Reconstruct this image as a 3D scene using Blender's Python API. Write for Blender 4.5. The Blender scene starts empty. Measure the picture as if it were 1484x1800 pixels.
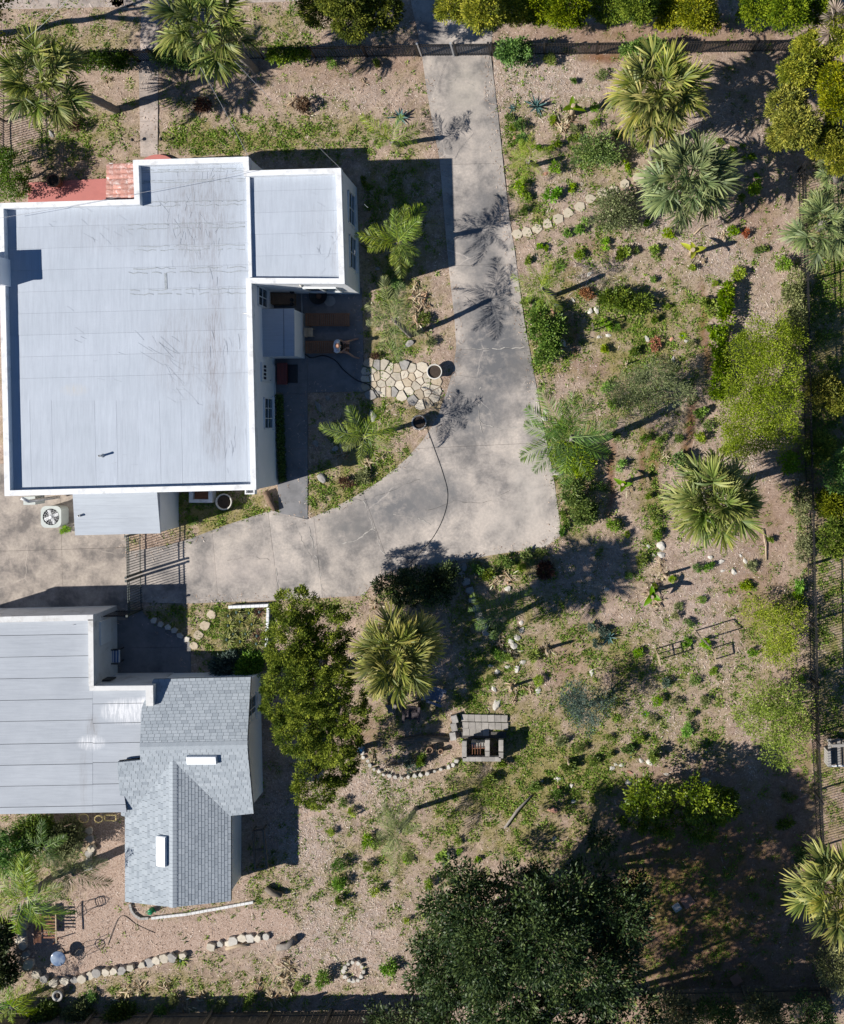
import bpy, bmesh, math, random
import numpy as np
from mathutils import Vector, Matrix
from mathutils.geometry import tessellate_polygon

# ------------------------------------------------------------------ camera, sky, sun, exposure
scene = bpy.context.scene
COL = scene.collection
CAM_H = 42.0                       # drone height above the ground
S = 40.0                           # photograph pixels per metre on the ground
NX, NY = 980.0, 750.0              # photograph pixel straight below the drone
CX, CY = (NX - 742.0) / S, (900.0 - NY) / S
cam = bpy.data.cameras.new('drone_camera')
camo = bpy.data.objects.new('drone_camera', cam)
COL.objects.link(camo)
camo.location = (CX, CY, CAM_H)
camo.rotation_euler = (0, 0, 0)
cam.sensor_fit = 'HORIZONTAL'
cam.sensor_width = 36.0
cam.lens = 36.0 * CAM_H / (1484.0 / S)
cam.shift_x = (742.0 - NX) / 1484.0
cam.shift_y = (NY - 900.0) / 1484.0
cam.clip_start = 0.5
cam.clip_end = 2000.0
scene.camera = camo

SUN_EL = math.radians(35.5)
SUN_DIR = math.radians(17.0)       # shadows fall this far above +X
wd = bpy.data.worlds.new('World')
scene.world = wd
wd.use_nodes = True
nt = wd.node_tree
bg = nt.nodes['Background']
sky = nt.nodes.new('ShaderNodeTexSky')
sky.sky_type = 'NISHITA'
sky.sun_disc = False
sky.sun_elevation = SUN_EL
# the sun stands towards -X and a little -Y
sx, sy = -math.cos(SUN_DIR), -math.sin(SUN_DIR)
sky.sun_rotation = math.atan2(sx, sy)
sky.altitude = 0
sky.air_density = 1.0
sky.dust_density = 0.0
sky.ozone_density = 8.0
nt.links.new(sky.outputs[0], bg.inputs[0])
bg.inputs[1].default_value = 0.050
sl = bpy.data.lights.new('sun', 'SUN')
sl.energy = 5.0
sl.angle = math.radians(0.53)
sl.color = (1.0, 0.955, 0.89)
so = bpy.data.objects.new('sun', sl)
COL.objects.link(so)
so.location = (-30, -10, 40)
ldir = Vector((math.cos(SUN_EL) * math.cos(SUN_DIR), math.cos(SUN_EL) * math.sin(SUN_DIR), -math.sin(SUN_EL)))
so.rotation_euler = ldir.to_track_quat('-Z', 'Y').to_euler()
vs = scene.view_settings
vs.view_transform = 'Standard'
vs.look = 'None'
vs.gamma = 1.0
vs.use_curve_mapping = False
vs.exposure = 0.48
scene.cycles.max_bounces = 6
scene.cycles.transparent_max_bounces = 4
scene.cycles.use_denoising = True

# ------------------------------------------------------------------ helpers
rng = np.random.default_rng(7)
random.seed(7)

def P(px, py, z=0.0):
    """world point at height z that stands where the photograph shows pixel (px, py)"""
    k = (CAM_H - z) / CAM_H
    return Vector((CX + (px - NX) / S * k, CY - (py - NY) / S * k, z))

def tag(o, label=None, cat=None, group=None, kind=None):
    if label: o['label'] = label
    if cat: o['category'] = cat
    if group: o['group'] = group
    if kind: o['kind'] = kind
    return o

def empty(name, loc, label=None, cat=None, group=None, rz=0.0, scale=1.0):
    o = bpy.data.objects.new(name, None)
    o.empty_display_size = 0.2
    COL.objects.link(o)
    o.location = loc
    o.rotation_euler = (0, 0, rz)
    o.scale = (scale, scale, scale)
    return tag(o, label, cat, group)

def link(name, me, parent=None, loc=None):
    o = bpy.data.objects.new(name, me)
    COL.objects.link(o)
    if parent: o.parent = parent
    if loc is not None: o.location = loc
    return o

def base_of(o):
    v = Vector((0, 0, 0))
    while o is not None:
        v += o.location
        o = o.parent
    return v

class MB:
    """collects boxes, prisms, tubes; build() links them as ONE mesh object"""
    def __init__(s):
        s.v = []; s.f = []; s.sm = []
    def add(s, vs_, fs_, smooth=False):
        n = len(s.v)
        s.v.extend([tuple(v) for v in vs_])
        s.f.extend([tuple(i + n for i in f) for f in fs_])
        s.sm.extend([smooth] * len(fs_))
        return s
    def box(s, c, d, rz=0.0, M=None):
        hx, hy, hz = d[0] / 2, d[1] / 2, d[2] / 2
        pts = [Vector((x, y, z)) for z in (-hz, hz) for x, y in ((-hx, -hy), (hx, -hy), (hx, hy), (-hx, hy))]
        R = Matrix.Rotation(rz, 3, 'Z') if M is None else M
        pts = [R @ p + Vector(c) for p in pts]
        return s.add(pts, [(3, 2, 1, 0), (4, 5, 6, 7), (0, 1, 5, 4), (1, 2, 6, 5), (2, 3, 7, 6), (3, 0, 4, 7)])
    def bar(s, a, b, w, h=None):
        a, b = Vector(a), Vector(b)
        h = h or w
        d = (b - a)
        L = d.length
        d.normalize()
        up = Vector((0, 0, 1)) if abs(d.z) < 0.95 else Vector((0, 1, 0))
        sd = d.cross(up).normalized()
        up = sd.cross(d).normalized()
        M = Matrix((d, sd, up)).transposed()
        return s.box((a + b) / 2, (L, w, h), M=M)
    def prism(s, poly, z0, z1, cap=True):
        """poly: list of (x, y); extruded z0..z1"""
        n = len(poly)
        ar = sum(poly[i][0] * poly[(i + 1) % n][1] - poly[(i + 1) % n][0] * poly[i][1] for i in range(n))
        if ar < 0: poly = list(reversed(poly))
        vs_ = [(p[0], p[1], z0) for p in poly] + [(p[0], p[1], z1) for p in poly]
        fs_ = [(i, (i + 1) % n, n + (i + 1) % n, n + i) for i in range(n)]
        s.add(vs_, fs_)
        if cap:
            tr = tessellate_polygon([[Vector((p[0], p[1], 0)) for p in poly]])
            top = []
            for t in tr:
                a, b, c = [poly[i] for i in t]
                if (b[0] - a[0]) * (c[1] - a[1]) - (b[1] - a[1]) * (c[0] - a[0]) < 0: t = (t[0], t[2], t[1])
                top.append(t)
            s.add([(p[0], p[1], z1) for p in poly], top)
            s.add([(p[0], p[1], z0) for p in poly], [(t[0], t[2], t[1]) for t in top])
        return s
    def tube(s, pts, r, seg=8, cap=True, smooth=True):
        pts = [Vector(p) for p in pts]
        n = len(pts)
        rs = r if hasattr(r, '__len__') else [r] * n
        base = []
        prev = None
        for i, p in enumerate(pts):
            d = (pts[min(i + 1, n - 1)] - pts[max(i - 1, 0)]).normalized()
            if prev is None:
                ref = Vector((0, 0, 1)) if abs(d.z) < 0.9 else Vector((1, 0, 0))
                u = d.cross(ref).normalized()
            else:
                u = (prev - d * prev.dot(d)).normalized()
            prev = u
            w = d.cross(u)
            for k in range(seg):
                a = 2 * math.pi * k / seg
                base.append(p + (u * math.cos(a) + w * math.sin(a)) * rs[i])
        fs_ = []
        for i in range(n - 1):
            for k in range(seg):
                k2 = (k + 1) % seg
                fs_.append((i * seg + k, i * seg + k2, (i + 1) * seg + k2, (i + 1) * seg + k))
        m = len(s.v)
        s.add(base, fs_, smooth)
        if cap:
            s.f.append(tuple(m + k for k in reversed(range(seg)))); s.sm.append(False)
            s.f.append(tuple(m + (n - 1) * seg + k for k in range(seg))); s.sm.append(False)
        return s
    def lathe(s, prof, c=(0, 0, 0), seg=24, smooth=True):
        """prof: list of (r, z)"""
        vs_ = []
        for r, z in prof:
            for k in range(seg):
                a = 2 * math.pi * k / seg
                vs_.append((c[0] + r * math.cos(a), c[1] + r * math.sin(a), c[2] + z))
        fs_ = []
        for i in range(len(prof) - 1):
            for k in range(seg):
                k2 = (k + 1) % seg
                fs_.append((i * seg + k, i * seg + k2, (i + 1) * seg + k2, (i + 1) * seg + k))
        return s.add(vs_, fs_, smooth)
    def build(s, name, mat, parent=None, loc=None, local=False):
        """vertices are world coordinates unless local; parents must be unrotated then"""
        me = bpy.data.meshes.new(name)
        off = Vector((0, 0, 0))
        if not local:
            if loc is not None: off = Vector(loc)
            if parent is not None: off = off + base_of(parent)
        me.from_pydata([(v[0] - off[0], v[1] - off[1], v[2] - off[2]) for v in s.v], [], s.f)
        me.polygons.foreach_set('use_smooth', s.sm)
        me.materials.append(mat)
        me.update()
        return link(name, me, parent, loc)

def copy_tree(o, parent=None):
    c = o.copy()
    COL.objects.link(c)
    c.parent = parent
    for ch in list(o.children):
        copy_tree(ch, c)
    return c

def place(proto, used, loc, rz=0.0, scale=1.0, label=None, group=None):
    """first use moves the prototype, then copies"""
    o = proto if not used.get(proto.name) else copy_tree(proto)
    used[proto.name] = True
    o.location = loc
    o.rotation_euler = (0, 0, rz)
    o.scale = (scale, scale, scale) if not hasattr(scale, '__len__') else scale
    if label: o['label'] = label
    if group: o['group'] = group
    return o

def in_poly(x, y, poly):
    c = False
    j = len(poly) - 1
    for i in range(len(poly)):
        if (poly[i][1] > y) != (poly[j][1] > y) and x < (poly[j][0] - poly[i][0]) * (y - poly[i][1]) / (poly[j][1] - poly[i][1]) + poly[i][0]:
            c = not c
        j = i
    return c

def np_in_poly(X, Y, poly):
    c = np.zeros(X.shape, bool)
    j = len(poly) - 1
    for i in range(len(poly)):
        xi, yi = poly[i]; xj, yj = poly[j]
        if yi != yj:
            c ^= ((yi > Y) != (yj > Y)) & (X < (xj - xi) * (Y - yi) / (yj - yi) + xi)
        j = i
    return c

def clip_half(poly, p, n):
    """keep the side where (q - p).n >= 0"""
    out = []
    for i in range(len(poly)):
        a, b = poly[i], poly[(i + 1) % len(poly)]
        da = (a[0] - p[0]) * n[0] + (a[1] - p[1]) * n[1]
        db = (b[0] - p[0]) * n[0] + (b[1] - p[1]) * n[1]
        if da >= 0: out.append(a)
        if (da > 0 > db) or (da < 0 < db):
            t = da / (da - db)
            out.append((a[0] + t * (b[0] - a[0]), a[1] + t * (b[1] - a[1])))
    return out

# ------------------------------------------------------------------ materials (all procedural)
MATS = {}
def nodes_of(name):
    m = bpy.data.materials.new(name)
    m.use_nodes = True
    t = m.node_tree
    return m, t, t.nodes['Principled BSDF']

def ramp(t, stops):
    r = t.nodes.new('ShaderNodeValToRGB')
    el = r.color_ramp.elements
    while len(el) > 1: el.remove(el[-1])
    el[0].position = stops[0][0]; el[0].color = (*stops[0][1], 1)
    for p, c in stops[1:]:
        e = el.new(p); e.color = (*c, 1)
    return r

def noise(t, scale, detail=5.0, rough=0.6, vec=None, dist=0.0):
    n = t.nodes.new('ShaderNodeTexNoise')
    n.inputs['Scale'].default_value = scale
    n.inputs['Detail'].default_value = detail
    n.inputs['Roughness'].default_value = rough
    n.inputs['Distortion'].default_value = dist
    if vec is not None: t.links.new(vec, n.inputs['Vector'])
    return n

def position(t, stretch=None):
    g = t.nodes.new('ShaderNodeNewGeometry')
    out = g.outputs['Position']
    if stretch:
        mp = t.nodes.new('ShaderNodeMapping')
        mp.inputs['Scale'].default_value = stretch
        t.links.new(out, mp.inputs['Vector'])
        out = mp.outputs[0]
    return out

def mixc(t, fac, a, b, mode='MIX'):
    n = t.nodes.new('ShaderNodeMix')
    n.data_type = 'RGBA'
    n.blend_type = mode
    for sock, v in ((n.inputs[0], fac), (n.inputs[6], a), (n.inputs[7], b)):
        if isinstance(v, (int, float)): sock.default_value = v
        elif isinstance(v, tuple): sock.default_value = (*v, 1)
        else: t.links.new(v, sock)
    return n.outputs[2]

def mathn(t, op, a, b=None, clamp=False):
    n = t.nodes.new('ShaderNodeMath')
    n.operation = op
    n.use_clamp = clamp
    for i, v in enumerate((a, b)):
        if v is None: continue
        if isinstance(v, (int, float)): n.inputs[i].default_value = v
        else: t.links.new(v, n.inputs[i])
    return n.outputs[0]

def bump(t, b, h, strength, dist=0.02):
    n = t.nodes.new('ShaderNodeBump')
    n.inputs['Strength'].default_value = strength
    n.inputs['Distance'].default_value = dist
    t.links.new(h, n.inputs['Height'])
    t.links.new(n.outputs[0], b.inputs['Normal'])

def mat(name, c1, c2=None, scale=4.0, rough=0.8, bmp=0.0, rnd=0.0, metallic=0.0, stretch=None, dirt=None, dirt_scale=0.8, spec=0.5, fine=0.0):
    if name in MATS: return MATS[name]
    m, t, b = nodes_of(name)
    c2 = c2 or tuple(min(1, x * 0.8) for x in c1)
    pos = position(t, stretch)
    n = noise(t, scale, 6, 0.65, pos)
    r = ramp(t, [(0.3, c2), (0.7, c1)])
    t.links.new(n.outputs['Fac'], r.inputs['Fac'])
    col = r.outputs['Color']
    if dirt:
        n2 = noise(t, dirt_scale, 7, 0.7, pos)
        r2 = ramp(t, [(0.5, (0, 0, 0)), (0.72, (1, 1, 1))])
        t.links.new(n2.outputs['Fac'], r2.inputs['Fac'])
        col = mixc(t, r2.outputs['Color'], col, dirt)
    if fine:
        n3 = noise(t, scale * 14, 3, 0.7, pos)
        r3 = ramp(t, [(0.2, (1 - fine,) * 3), (0.8, (1.0,) * 3)])
        t.links.new(n3.outputs['Fac'], r3.inputs['Fac'])
        col = mixc(t, 1.0, col, r3.outputs['Color'], 'MULTIPLY')
    if rnd:
        oi = t.nodes.new('ShaderNodeObjectInfo')
        v = mathn(t, 'MULTIPLY_ADD', oi.outputs['Random'], rnd)
        t.nodes[-1].inputs[2].default_value = 1.0 - rnd / 2
        hs = t.nodes.new('ShaderNodeHueSaturation')
        t.links.new(v, hs.inputs['Value'])
        t.links.new(col, hs.inputs['Color'])
        col = hs.outputs[0]
    t.links.new(col, b.inputs['Base Color'])
    b.inputs['Roughness'].default_value = rough
    b.inputs['Metallic'].default_value = metallic
    b.inputs['Specular IOR Level'].default_value = spec
    if bmp: bump(t, b, n.outputs['Fac'], bmp)
    MATS[name] = m
    return m

def leafmat(name, dark, mid, light, rough=0.55, trans=0.35, spec=0.35, rnd=0.15):
    """colour runs dark..light along the leaf's own 'tint' attribute"""
    if name in MATS: return MATS[name]
    m, t, b = nodes_of(name)
    at = t.nodes.new('ShaderNodeAttribute')
    at.attribute_name = 'tint'
    r = ramp(t, [(0.0, dark), (0.5, mid), (1.0, light)])
    t.links.new(at.outputs['Fac'], r.inputs['Fac'])
    col = r.outputs['Color']
    if rnd:
        oi = t.nodes.new('ShaderNodeObjectInfo')
        v = mathn(t, 'MULTIPLY_ADD', oi.outputs['Random'], rnd * 2)
        t.nodes[-1].inputs[2].default_value = 1.0 - rnd
        hs = t.nodes.new('ShaderNodeHueSaturation')
        t.links.new(v, hs.inputs['Value'])
        w_ = mathn(t, 'FRACT', mathn(t, 'MULTIPLY', oi.outputs['Random'], 7.31))
        hu = mathn(t, 'MULTIPLY_ADD', w_, rnd * .22); t.nodes[-1].inputs[2].default_value = .5 - rnd * .11
        t.links.new(hu, hs.inputs['Hue'])
        sa = mathn(t, 'MULTIPLY_ADD', mathn(t, 'FRACT', mathn(t, 'MULTIPLY', oi.outputs['Random'], 13.7)), rnd * 1.2); t.nodes[-1].inputs[2].default_value = 1.0 - rnd * .5
        t.links.new(sa, hs.inputs['Saturation'])
        t.links.new(col, hs.inputs['Color'])
        col = hs.outputs[0]
    t.links.new(col, b.inputs['Base Color'])
    b.inputs['Roughness'].default_value = rough
    b.inputs['Specular IOR Level'].default_value = spec
    tr = t.nodes.new('ShaderNodeBsdfTranslucent')
    t.links.new(col, tr.inputs['Color'])
    mx = t.nodes.new('ShaderNodeMixShader')
    mx.inputs[0].default_value = trans
    t.links.new(b.outputs[0], mx.inputs[1])
    t.links.new(tr.outputs[0], mx.inputs[2])
    t.links.new(mx.outputs[0], t.nodes['Material Output'].inputs['Surface'])
    MATS[name] = m
    return m

M_WHITE = mat('white_paint', (0.80, 0.81, 0.82), (0.73, 0.745, 0.76), 1.5, 0.7, dirt=(0.50, 0.50, 0.49), dirt_scale=2.6, bmp=.15)
M_STUCCO = mat('white_stucco', (0.86, 0.87, 0.88), (0.80, 0.81, 0.82), 2.0, 0.85, 0.25, fine=0.06)
M_STUCCO_OLD = mat('old_white_stucco', (0.70, 0.70, 0.69), (0.60, 0.60, 0.59), 2.0, 0.85, 0.3, dirt=(0.40, 0.38, 0.35), dirt_scale=1.6)
M_GLASS = mat('window_glass', (0.05, 0.09, 0.12), (0.03, 0.05, 0.07), 1.0, 0.06, spec=0.8)
M_FRAME = mat('window_frame', (0.75, 0.77, 0.78), (0.68, 0.7, 0.7), 5, 0.5)
M_IRON = mat('black_iron', (0.022, 0.022, 0.024), (0.012, 0.012, 0.013), 8, 0.5)
M_IRON_G = mat('green_black_iron', (0.03, 0.05, 0.045), (0.02, 0.03, 0.03), 8, 0.5)
M_IRON_GREY = mat('grey_weathered_iron', (0.20, 0.20, 0.20), (0.09, 0.085, 0.08), 6, 0.6)
M_CONC = mat('plain_concrete', (0.36, 0.34, 0.31), (0.26, 0.25, 0.235), 1.2, 0.9, 0.15, dirt=(0.17, 0.16, 0.155), dirt_scale=0.5, fine=0.12)
M_PATIO = mat('patio_concrete', (0.25, 0.245, 0.25), (0.17, 0.17, 0.175), 1.6, 0.85, 0.15, dirt=(0.11, 0.11, 0.115), dirt_scale=0.9, fine=0.12)
M_TERRA = mat('terracotta_tile', (0.44, 0.22, 0.18), (0.30, 0.15, 0.125), 10, 0.85, 0.2, dirt=(0.58, 0.54, 0.53), dirt_scale=5.0, rnd=0.5)
M_PINK = mat('salmon_painted_floor', (0.50, 0.17, 0.145), (0.44, 0.15, 0.13), 2, 0.7, 0.1, dirt=(0.42, 0.14, 0.12), dirt_scale=1.5)
M_TEAK = mat('brown_wood', (0.24, 0.115, 0.055), (0.15, 0.07, 0.035), 9, 0.65, 0.2, rnd=0.35, stretch=(0.6, 3, 3))
M_GREYWOOD = mat('weathered_grey_wood', (0.20, 0.165, 0.125), (0.11, 0.09, 0.07), 7, 0.85, 0.3, rnd=0.4)
M_PALEWOOD = mat('pale_wood', (0.48, 0.38, 0.26), (0.36, 0.27, 0.18), 7, 0.8, 0.2, rnd=0.3)
M_BARK = mat('brown_bark', (0.16, 0.12, 0.09), (0.07, 0.05, 0.04), 9, 0.95, 0.8)
M_PTRUNK = mat('palm_trunk_grey', (0.30, 0.27, 0.24), (0.16, 0.14, 0.12), 6, 0.95, 0.7, stretch=(1, 1, 5))
M_ROCK = mat('pale_limestone', (0.60, 0.57, 0.51), (0.44, 0.41, 0.36), 6, 0.9, 0.5, rnd=0.3)
M_ROCKT = mat('tan_stone', (0.52, 0.44, 0.33), (0.38, 0.31, 0.22), 5, 0.9, 0.5, rnd=0.35)
M_ROCKG = mat('grey_stone', (0.40, 0.38, 0.35), (0.24, 0.225, 0.21), 6, 0.9, 0.6, rnd=0.35)
M_ROCKP = mat('pinkish_brick_stone', (0.50, 0.26, 0.18), (0.38, 0.20, 0.14), 6, 0.9, 0.4, rnd=0.3)
M_BLOCK = mat('grey_concrete_block', (0.44, 0.41, 0.37), (0.30, 0.28, 0.255), 5, 0.95, 0.4, rnd=0.3, fine=0.2)
M_SOOT = mat('sooty_block', (0.12, 0.11, 0.10), (0.06, 0.055, 0.05), 5, 0.95, 0.3)
M_METAL = mat('galvanised_metal', (0.55, 0.56, 0.57), (0.42, 0.43, 0.44), 5, 0.45, metallic=0.4)
M_ACPAINT = mat('pale_grey_green_metal', (0.46, 0.50, 0.47), (0.40, 0.43, 0.41), 5, 0.5)
M_DARK = mat('dark_plastic', (0.03, 0.032, 0.035), (0.02, 0.02, 0.022), 5, 0.5)
M_HOSE = mat('black_rubber_hose', (0.02, 0.022, 0.02), (0.012, 0.012, 0.012), 5, 0.5)
M_CABLE = mat('grey_cable', (0.45, 0.45, 0.46), (0.35, 0.35, 0.36), 5, 0.5)
M_SOIL = mat('potting_soil', (0.07, 0.05, 0.035), (0.035, 0.025, 0.02), 14, 1.0, 0.8)
M_POTW = mat('cream_pot', (0.68, 0.65, 0.58), (0.56, 0.53, 0.47), 4, 0.7)
M_POTG = mat('grey_pot', (0.40, 0.38, 0.36), (0.28, 0.27, 0.25), 4, 0.7)
M_TERRAPOT = mat('brown_clay_pot', (0.26, 0.16, 0.10), (0.16, 0.10, 0.06), 6, 0.8)
M_REDSTEP = mat('dark_red_paint', (0.22, 0.05, 0.045), (0.16, 0.04, 0.035), 4, 0.7)
M_BLUE = mat('blue_fabric', (0.05, 0.14, 0.36), (0.04, 0.10, 0.28), 6, 0.8)
M_CUSH = mat('white_fabric', (0.72, 0.72, 0.72), (0.62, 0.62, 0.63), 6, 0.9)
M_GREENP = mat('green_plastic', (0.02, 0.30, 0.12), (0.015, 0.22, 0.09), 6, 0.4)
M_BLUEP = mat('blue_drum_plastic', (0.03, 0.16, 0.34), (0.02, 0.12, 0.26), 6, 0.4)
M_YELLOW = mat('pale_yellow_hoop', (0.62, 0.50, 0.22), (0.52, 0.40, 0.16), 6, 0.6)
M_RUST = mat('rusty_iron', (0.28, 0.12, 0.06), (0.16, 0.07, 0.04), 9, 0.8)
# ------------------------------------------------------------------ the setting: ground sheet
# what grows or lies where, and shade painted beside the magnolia: soft blobs in photograph pixels (x, y, rx, ry, strength)
GRASS = [(150, 235, 80, 45, .45), (430, 245, 170, 28, .8), (570, 235, 90, 40, .6), (330, 190, 60, 60, .25), (130, 70, 90, 40, .45), (490, 50, 60, 45, .5),
    (230, 330, 60, 30, .5), (690, 490, 55, 90, .6), (690, 600, 55, 40, .75), (700, 720, 60, 30, .6), (690, 840, 110, 45, .75), (610, 870, 75, 35, .9), (640, 800, 60, 60, .55),
    (700, 360, 60, 90, .55), (560, 340, 90, 30, .5), (1040, 290, 70, 50, .45), (1090, 550, 60, 60, .8), (1125, 600, 80, 60, .8), (1195, 560, 50, 90, .5), (960, 590, 40, 60, .9),
    (915, 270, 22, 80, .8), (940, 375, 40, 20, .6), (1000, 800, 45, 60, .9), (1020, 880, 30, 55, .8), (1150, 890, 22, 100, .65), (1140, 780, 45, 45, .4), (1180, 620, 60, 50, .5), (1100, 690, 90, 50, .5),
    (900, 1000, 70, 25, .8), (960, 1090, 70, 50, .5), (890, 1160, 45, 55, .8), (1090, 1150, 80, 50, .55), (1060, 1260, 80, 80, .6), (990, 1350, 100, 70, .95), (900, 1390, 120, 60, .85), (840, 1210, 30, 60, 1.0),
    (830, 1130, 30, 80, .6), (910, 1460, 110, 60, .5), (1190, 1180, 70, 60, .5), (1130, 1290, 60, 60, .4), (600, 1530, 28, 90, .6), (690, 1490, 50, 90, .5), (800, 1420, 60, 60, .55), (930, 1290, 60, 60, .8),
    (300, 1745, 200, 40, .4), (450, 1740, 120, 40, .35), (60, 1500, 80, 60, .4), (1400, 560, 22, 70, .6), (1412, 900, 16, 90, .5), (1360, 1090, 70, 60, .4), (390, 895, 110, 35, .9), (400, 1105, 75, 50, .8), (300, 1090, 40, 30, .6),
    (1455, 600, 45, 220, .9), (1460, 1150, 40, 260, .6), (1050, 430, 60, 40, .3), (1330, 470, 40, 40, .15), (1150, 1600, 200, 120, .3), (750, 1050, 60, 40, .5), (560, 1060, 80, 15, .5), (740, 1250, 100, 60, .35),
    (480, 1560, 60, 60, .3), (780, 1600, 60, 80, .25), (1290, 1200, 60, 60, .3), (1000, 510, 50, 60, .5), (1010, 210, 60, 40, .2), (1230, 1290, 60, 60, .35)]
CHIPS = [(945, 140, 75, 60, .9), (1290, 440, 90, 60, .7), (1250, 240, 80, 50, .8), (1030, 150, 60, 30, .5), (600, 1640, 130, 90, .7), (560, 1480, 60, 70, .7), (1240, 1110, 90, 90, .5), (1040, 480, 60, 50, .7), (1340, 560, 60, 40, .6),
    (1000, 330, 60, 30, .5), (1180, 400, 70, 40, .7), (680, 1380, 60, 60, .8), (1130, 700, 60, 60, .4), (1300, 830, 60, 60, .6), (1290, 960, 70, 60, .4), (1330, 1300, 60, 60, .5), (650, 1580, 80, 60, .5), (1150, 1260, 60, 40, .6), (1200, 1340, 60, 40, .5), (620, 160, 90, 40, .4), (1000, 640, 60, 40, .5)]
SOIL_SHADE = [(1236, 560, 7, 60, 1), (1243, 620, 7, 40, 1), (1215, 740, 8, 50, 1), (1207, 800, 9, 30, .9), (1150, 815, 9, 60, 1), (1131, 810, 7, 55, .9), (1074, 840, 7, 70, .9), (1011, 600, 8, 40, .9), (1001, 580, 6, 40, .7), (1002, 490, 12, 40, .5),
    (1058, 102, 36, 9, 1), (1010, 650, 40, 10, .5), (1030, 645, 90, 22, .45), (1040, 435, 30, 15, .6), (1100, 1180, 40, 40, .3), (1330, 1050, 60, 80, .45), (1340, 920, 60, 80, .4), (1000, 1160, 40, 50, .4), (120, 300, 60, 40, .4), (700, 110, 60, 30, .3), (1330, 400, 40, 60, .4), (1150, 60, 240, 30, .5), (600, 120, 100, 30, .3), (1230, 1570, 200, 200, .95), (1380, 1480, 60, 260, .6), (640, 1290, 50, 40, .4), (1450, 800, 40, 100, .5)]  # the widest blob paints the magnolia's deep shade into the ground as dark brown
GRAVEL_POLY = [(140, 1440), (225, 1440), (222, 1590), (250, 1620), (330, 1622), (440, 1595), (510, 1600), (520, 1640), (460, 1655), (380, 1665), (300, 1685), (180, 1705), (110, 1722), (60, 1700), (45, 1640), (70, 1600), (150, 1580), (172, 1530), (170, 1470)]

def blob_field(PX, PY, blobs):
    f = np.zeros(PX.shape)
    for x, y, rx, ry, s_ in blobs:
        d = ((PX - x) / rx) ** 2 + ((PY - y) / ry) ** 2
        f = np.maximum(f, s_ * np.exp(-0.7 * d ** 1.3))
    return f

def vnoise(X, Y, sc, seed):
    r = np.random.default_rng(seed)
    g = r.random((256, 256))
    x = X * sc + 1000; y = Y * sc + 1000
    xi = np.floor(x).astype(int); yi = np.floor(y).astype(int)
    fx = x - xi; fy = y - yi
    fx = fx * fx * (3 - 2 * fx); fy = fy * fy * (3 - 2 * fy)
    a = g[xi % 256, yi % 256]; b = g[(xi + 1) % 256, yi % 256]; c = g[xi % 256, (yi + 1) % 256]; d = g[(xi + 1) % 256, (yi + 1) % 256]
    return (a * (1 - fx) + b * fx) * (1 - fy) + (c * (1 - fx) + d * fx) * fy

def fbm(X, Y, sc, seed, o=4):
    f = 0; a = .5; tot = 0
    for i in range(o):
        f = f + a * vnoise(X, Y, sc * 2 ** i, seed + i); tot += a; a *= .55
    return f / tot

def PXw(X, Y):
    return NX + (X - CX) * S, NY - (Y - CY) * S

DRIVE = [(718, -60), (722, 0), (735, 60), (742, 100), (752, 170), (765, 240), (773, 280), (781, 380), (790, 480), (799, 560), (802, 610), (797, 650), (785, 690), (768, 735), (745, 772), (715, 806), (668, 845), (622, 874), (580, 896), (540, 913),
    (490, 901), (478, 897), (400, 922), (325, 950), (300, 957), (226, 970), (226, 1058), (330, 1061), (470, 1056), (640, 1047), (650, 1032), (668, 1016), (692, 1002), (745, 993), (802, 986), (870, 975), (960, 961), (986, 941), (984, 915), (975, 850), (964, 790), (952, 735),
    (945, 690), (936, 640), (922, 565), (912, 495), (905, 440), (897, 395), (886, 300), (876, 205), (868, 140), (863, 95), (866, 40), (868, -60)]
PARK = [(-120, 815), (20, 815), (20, 868), (226, 868), (226, 1090), (-120, 1096)]
WALK = [(244, 130), (250, -8), (279, -8), (278, 130), (277, 275), (247, 275)]
PATIO = [(456, 508), (636, 506), (641, 688), (541, 690), (541, 912), (491, 902), (488, 850), (499, 848), (498, 690), (486, 690)]
GPAVE = [(206, 1069), (249, 1074), (262, 1088), (335, 1130), (336, 1215), (206, 1215)]
def w2(poly): return [tuple(P(x, y)[:2]) for x, y in poly]

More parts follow.
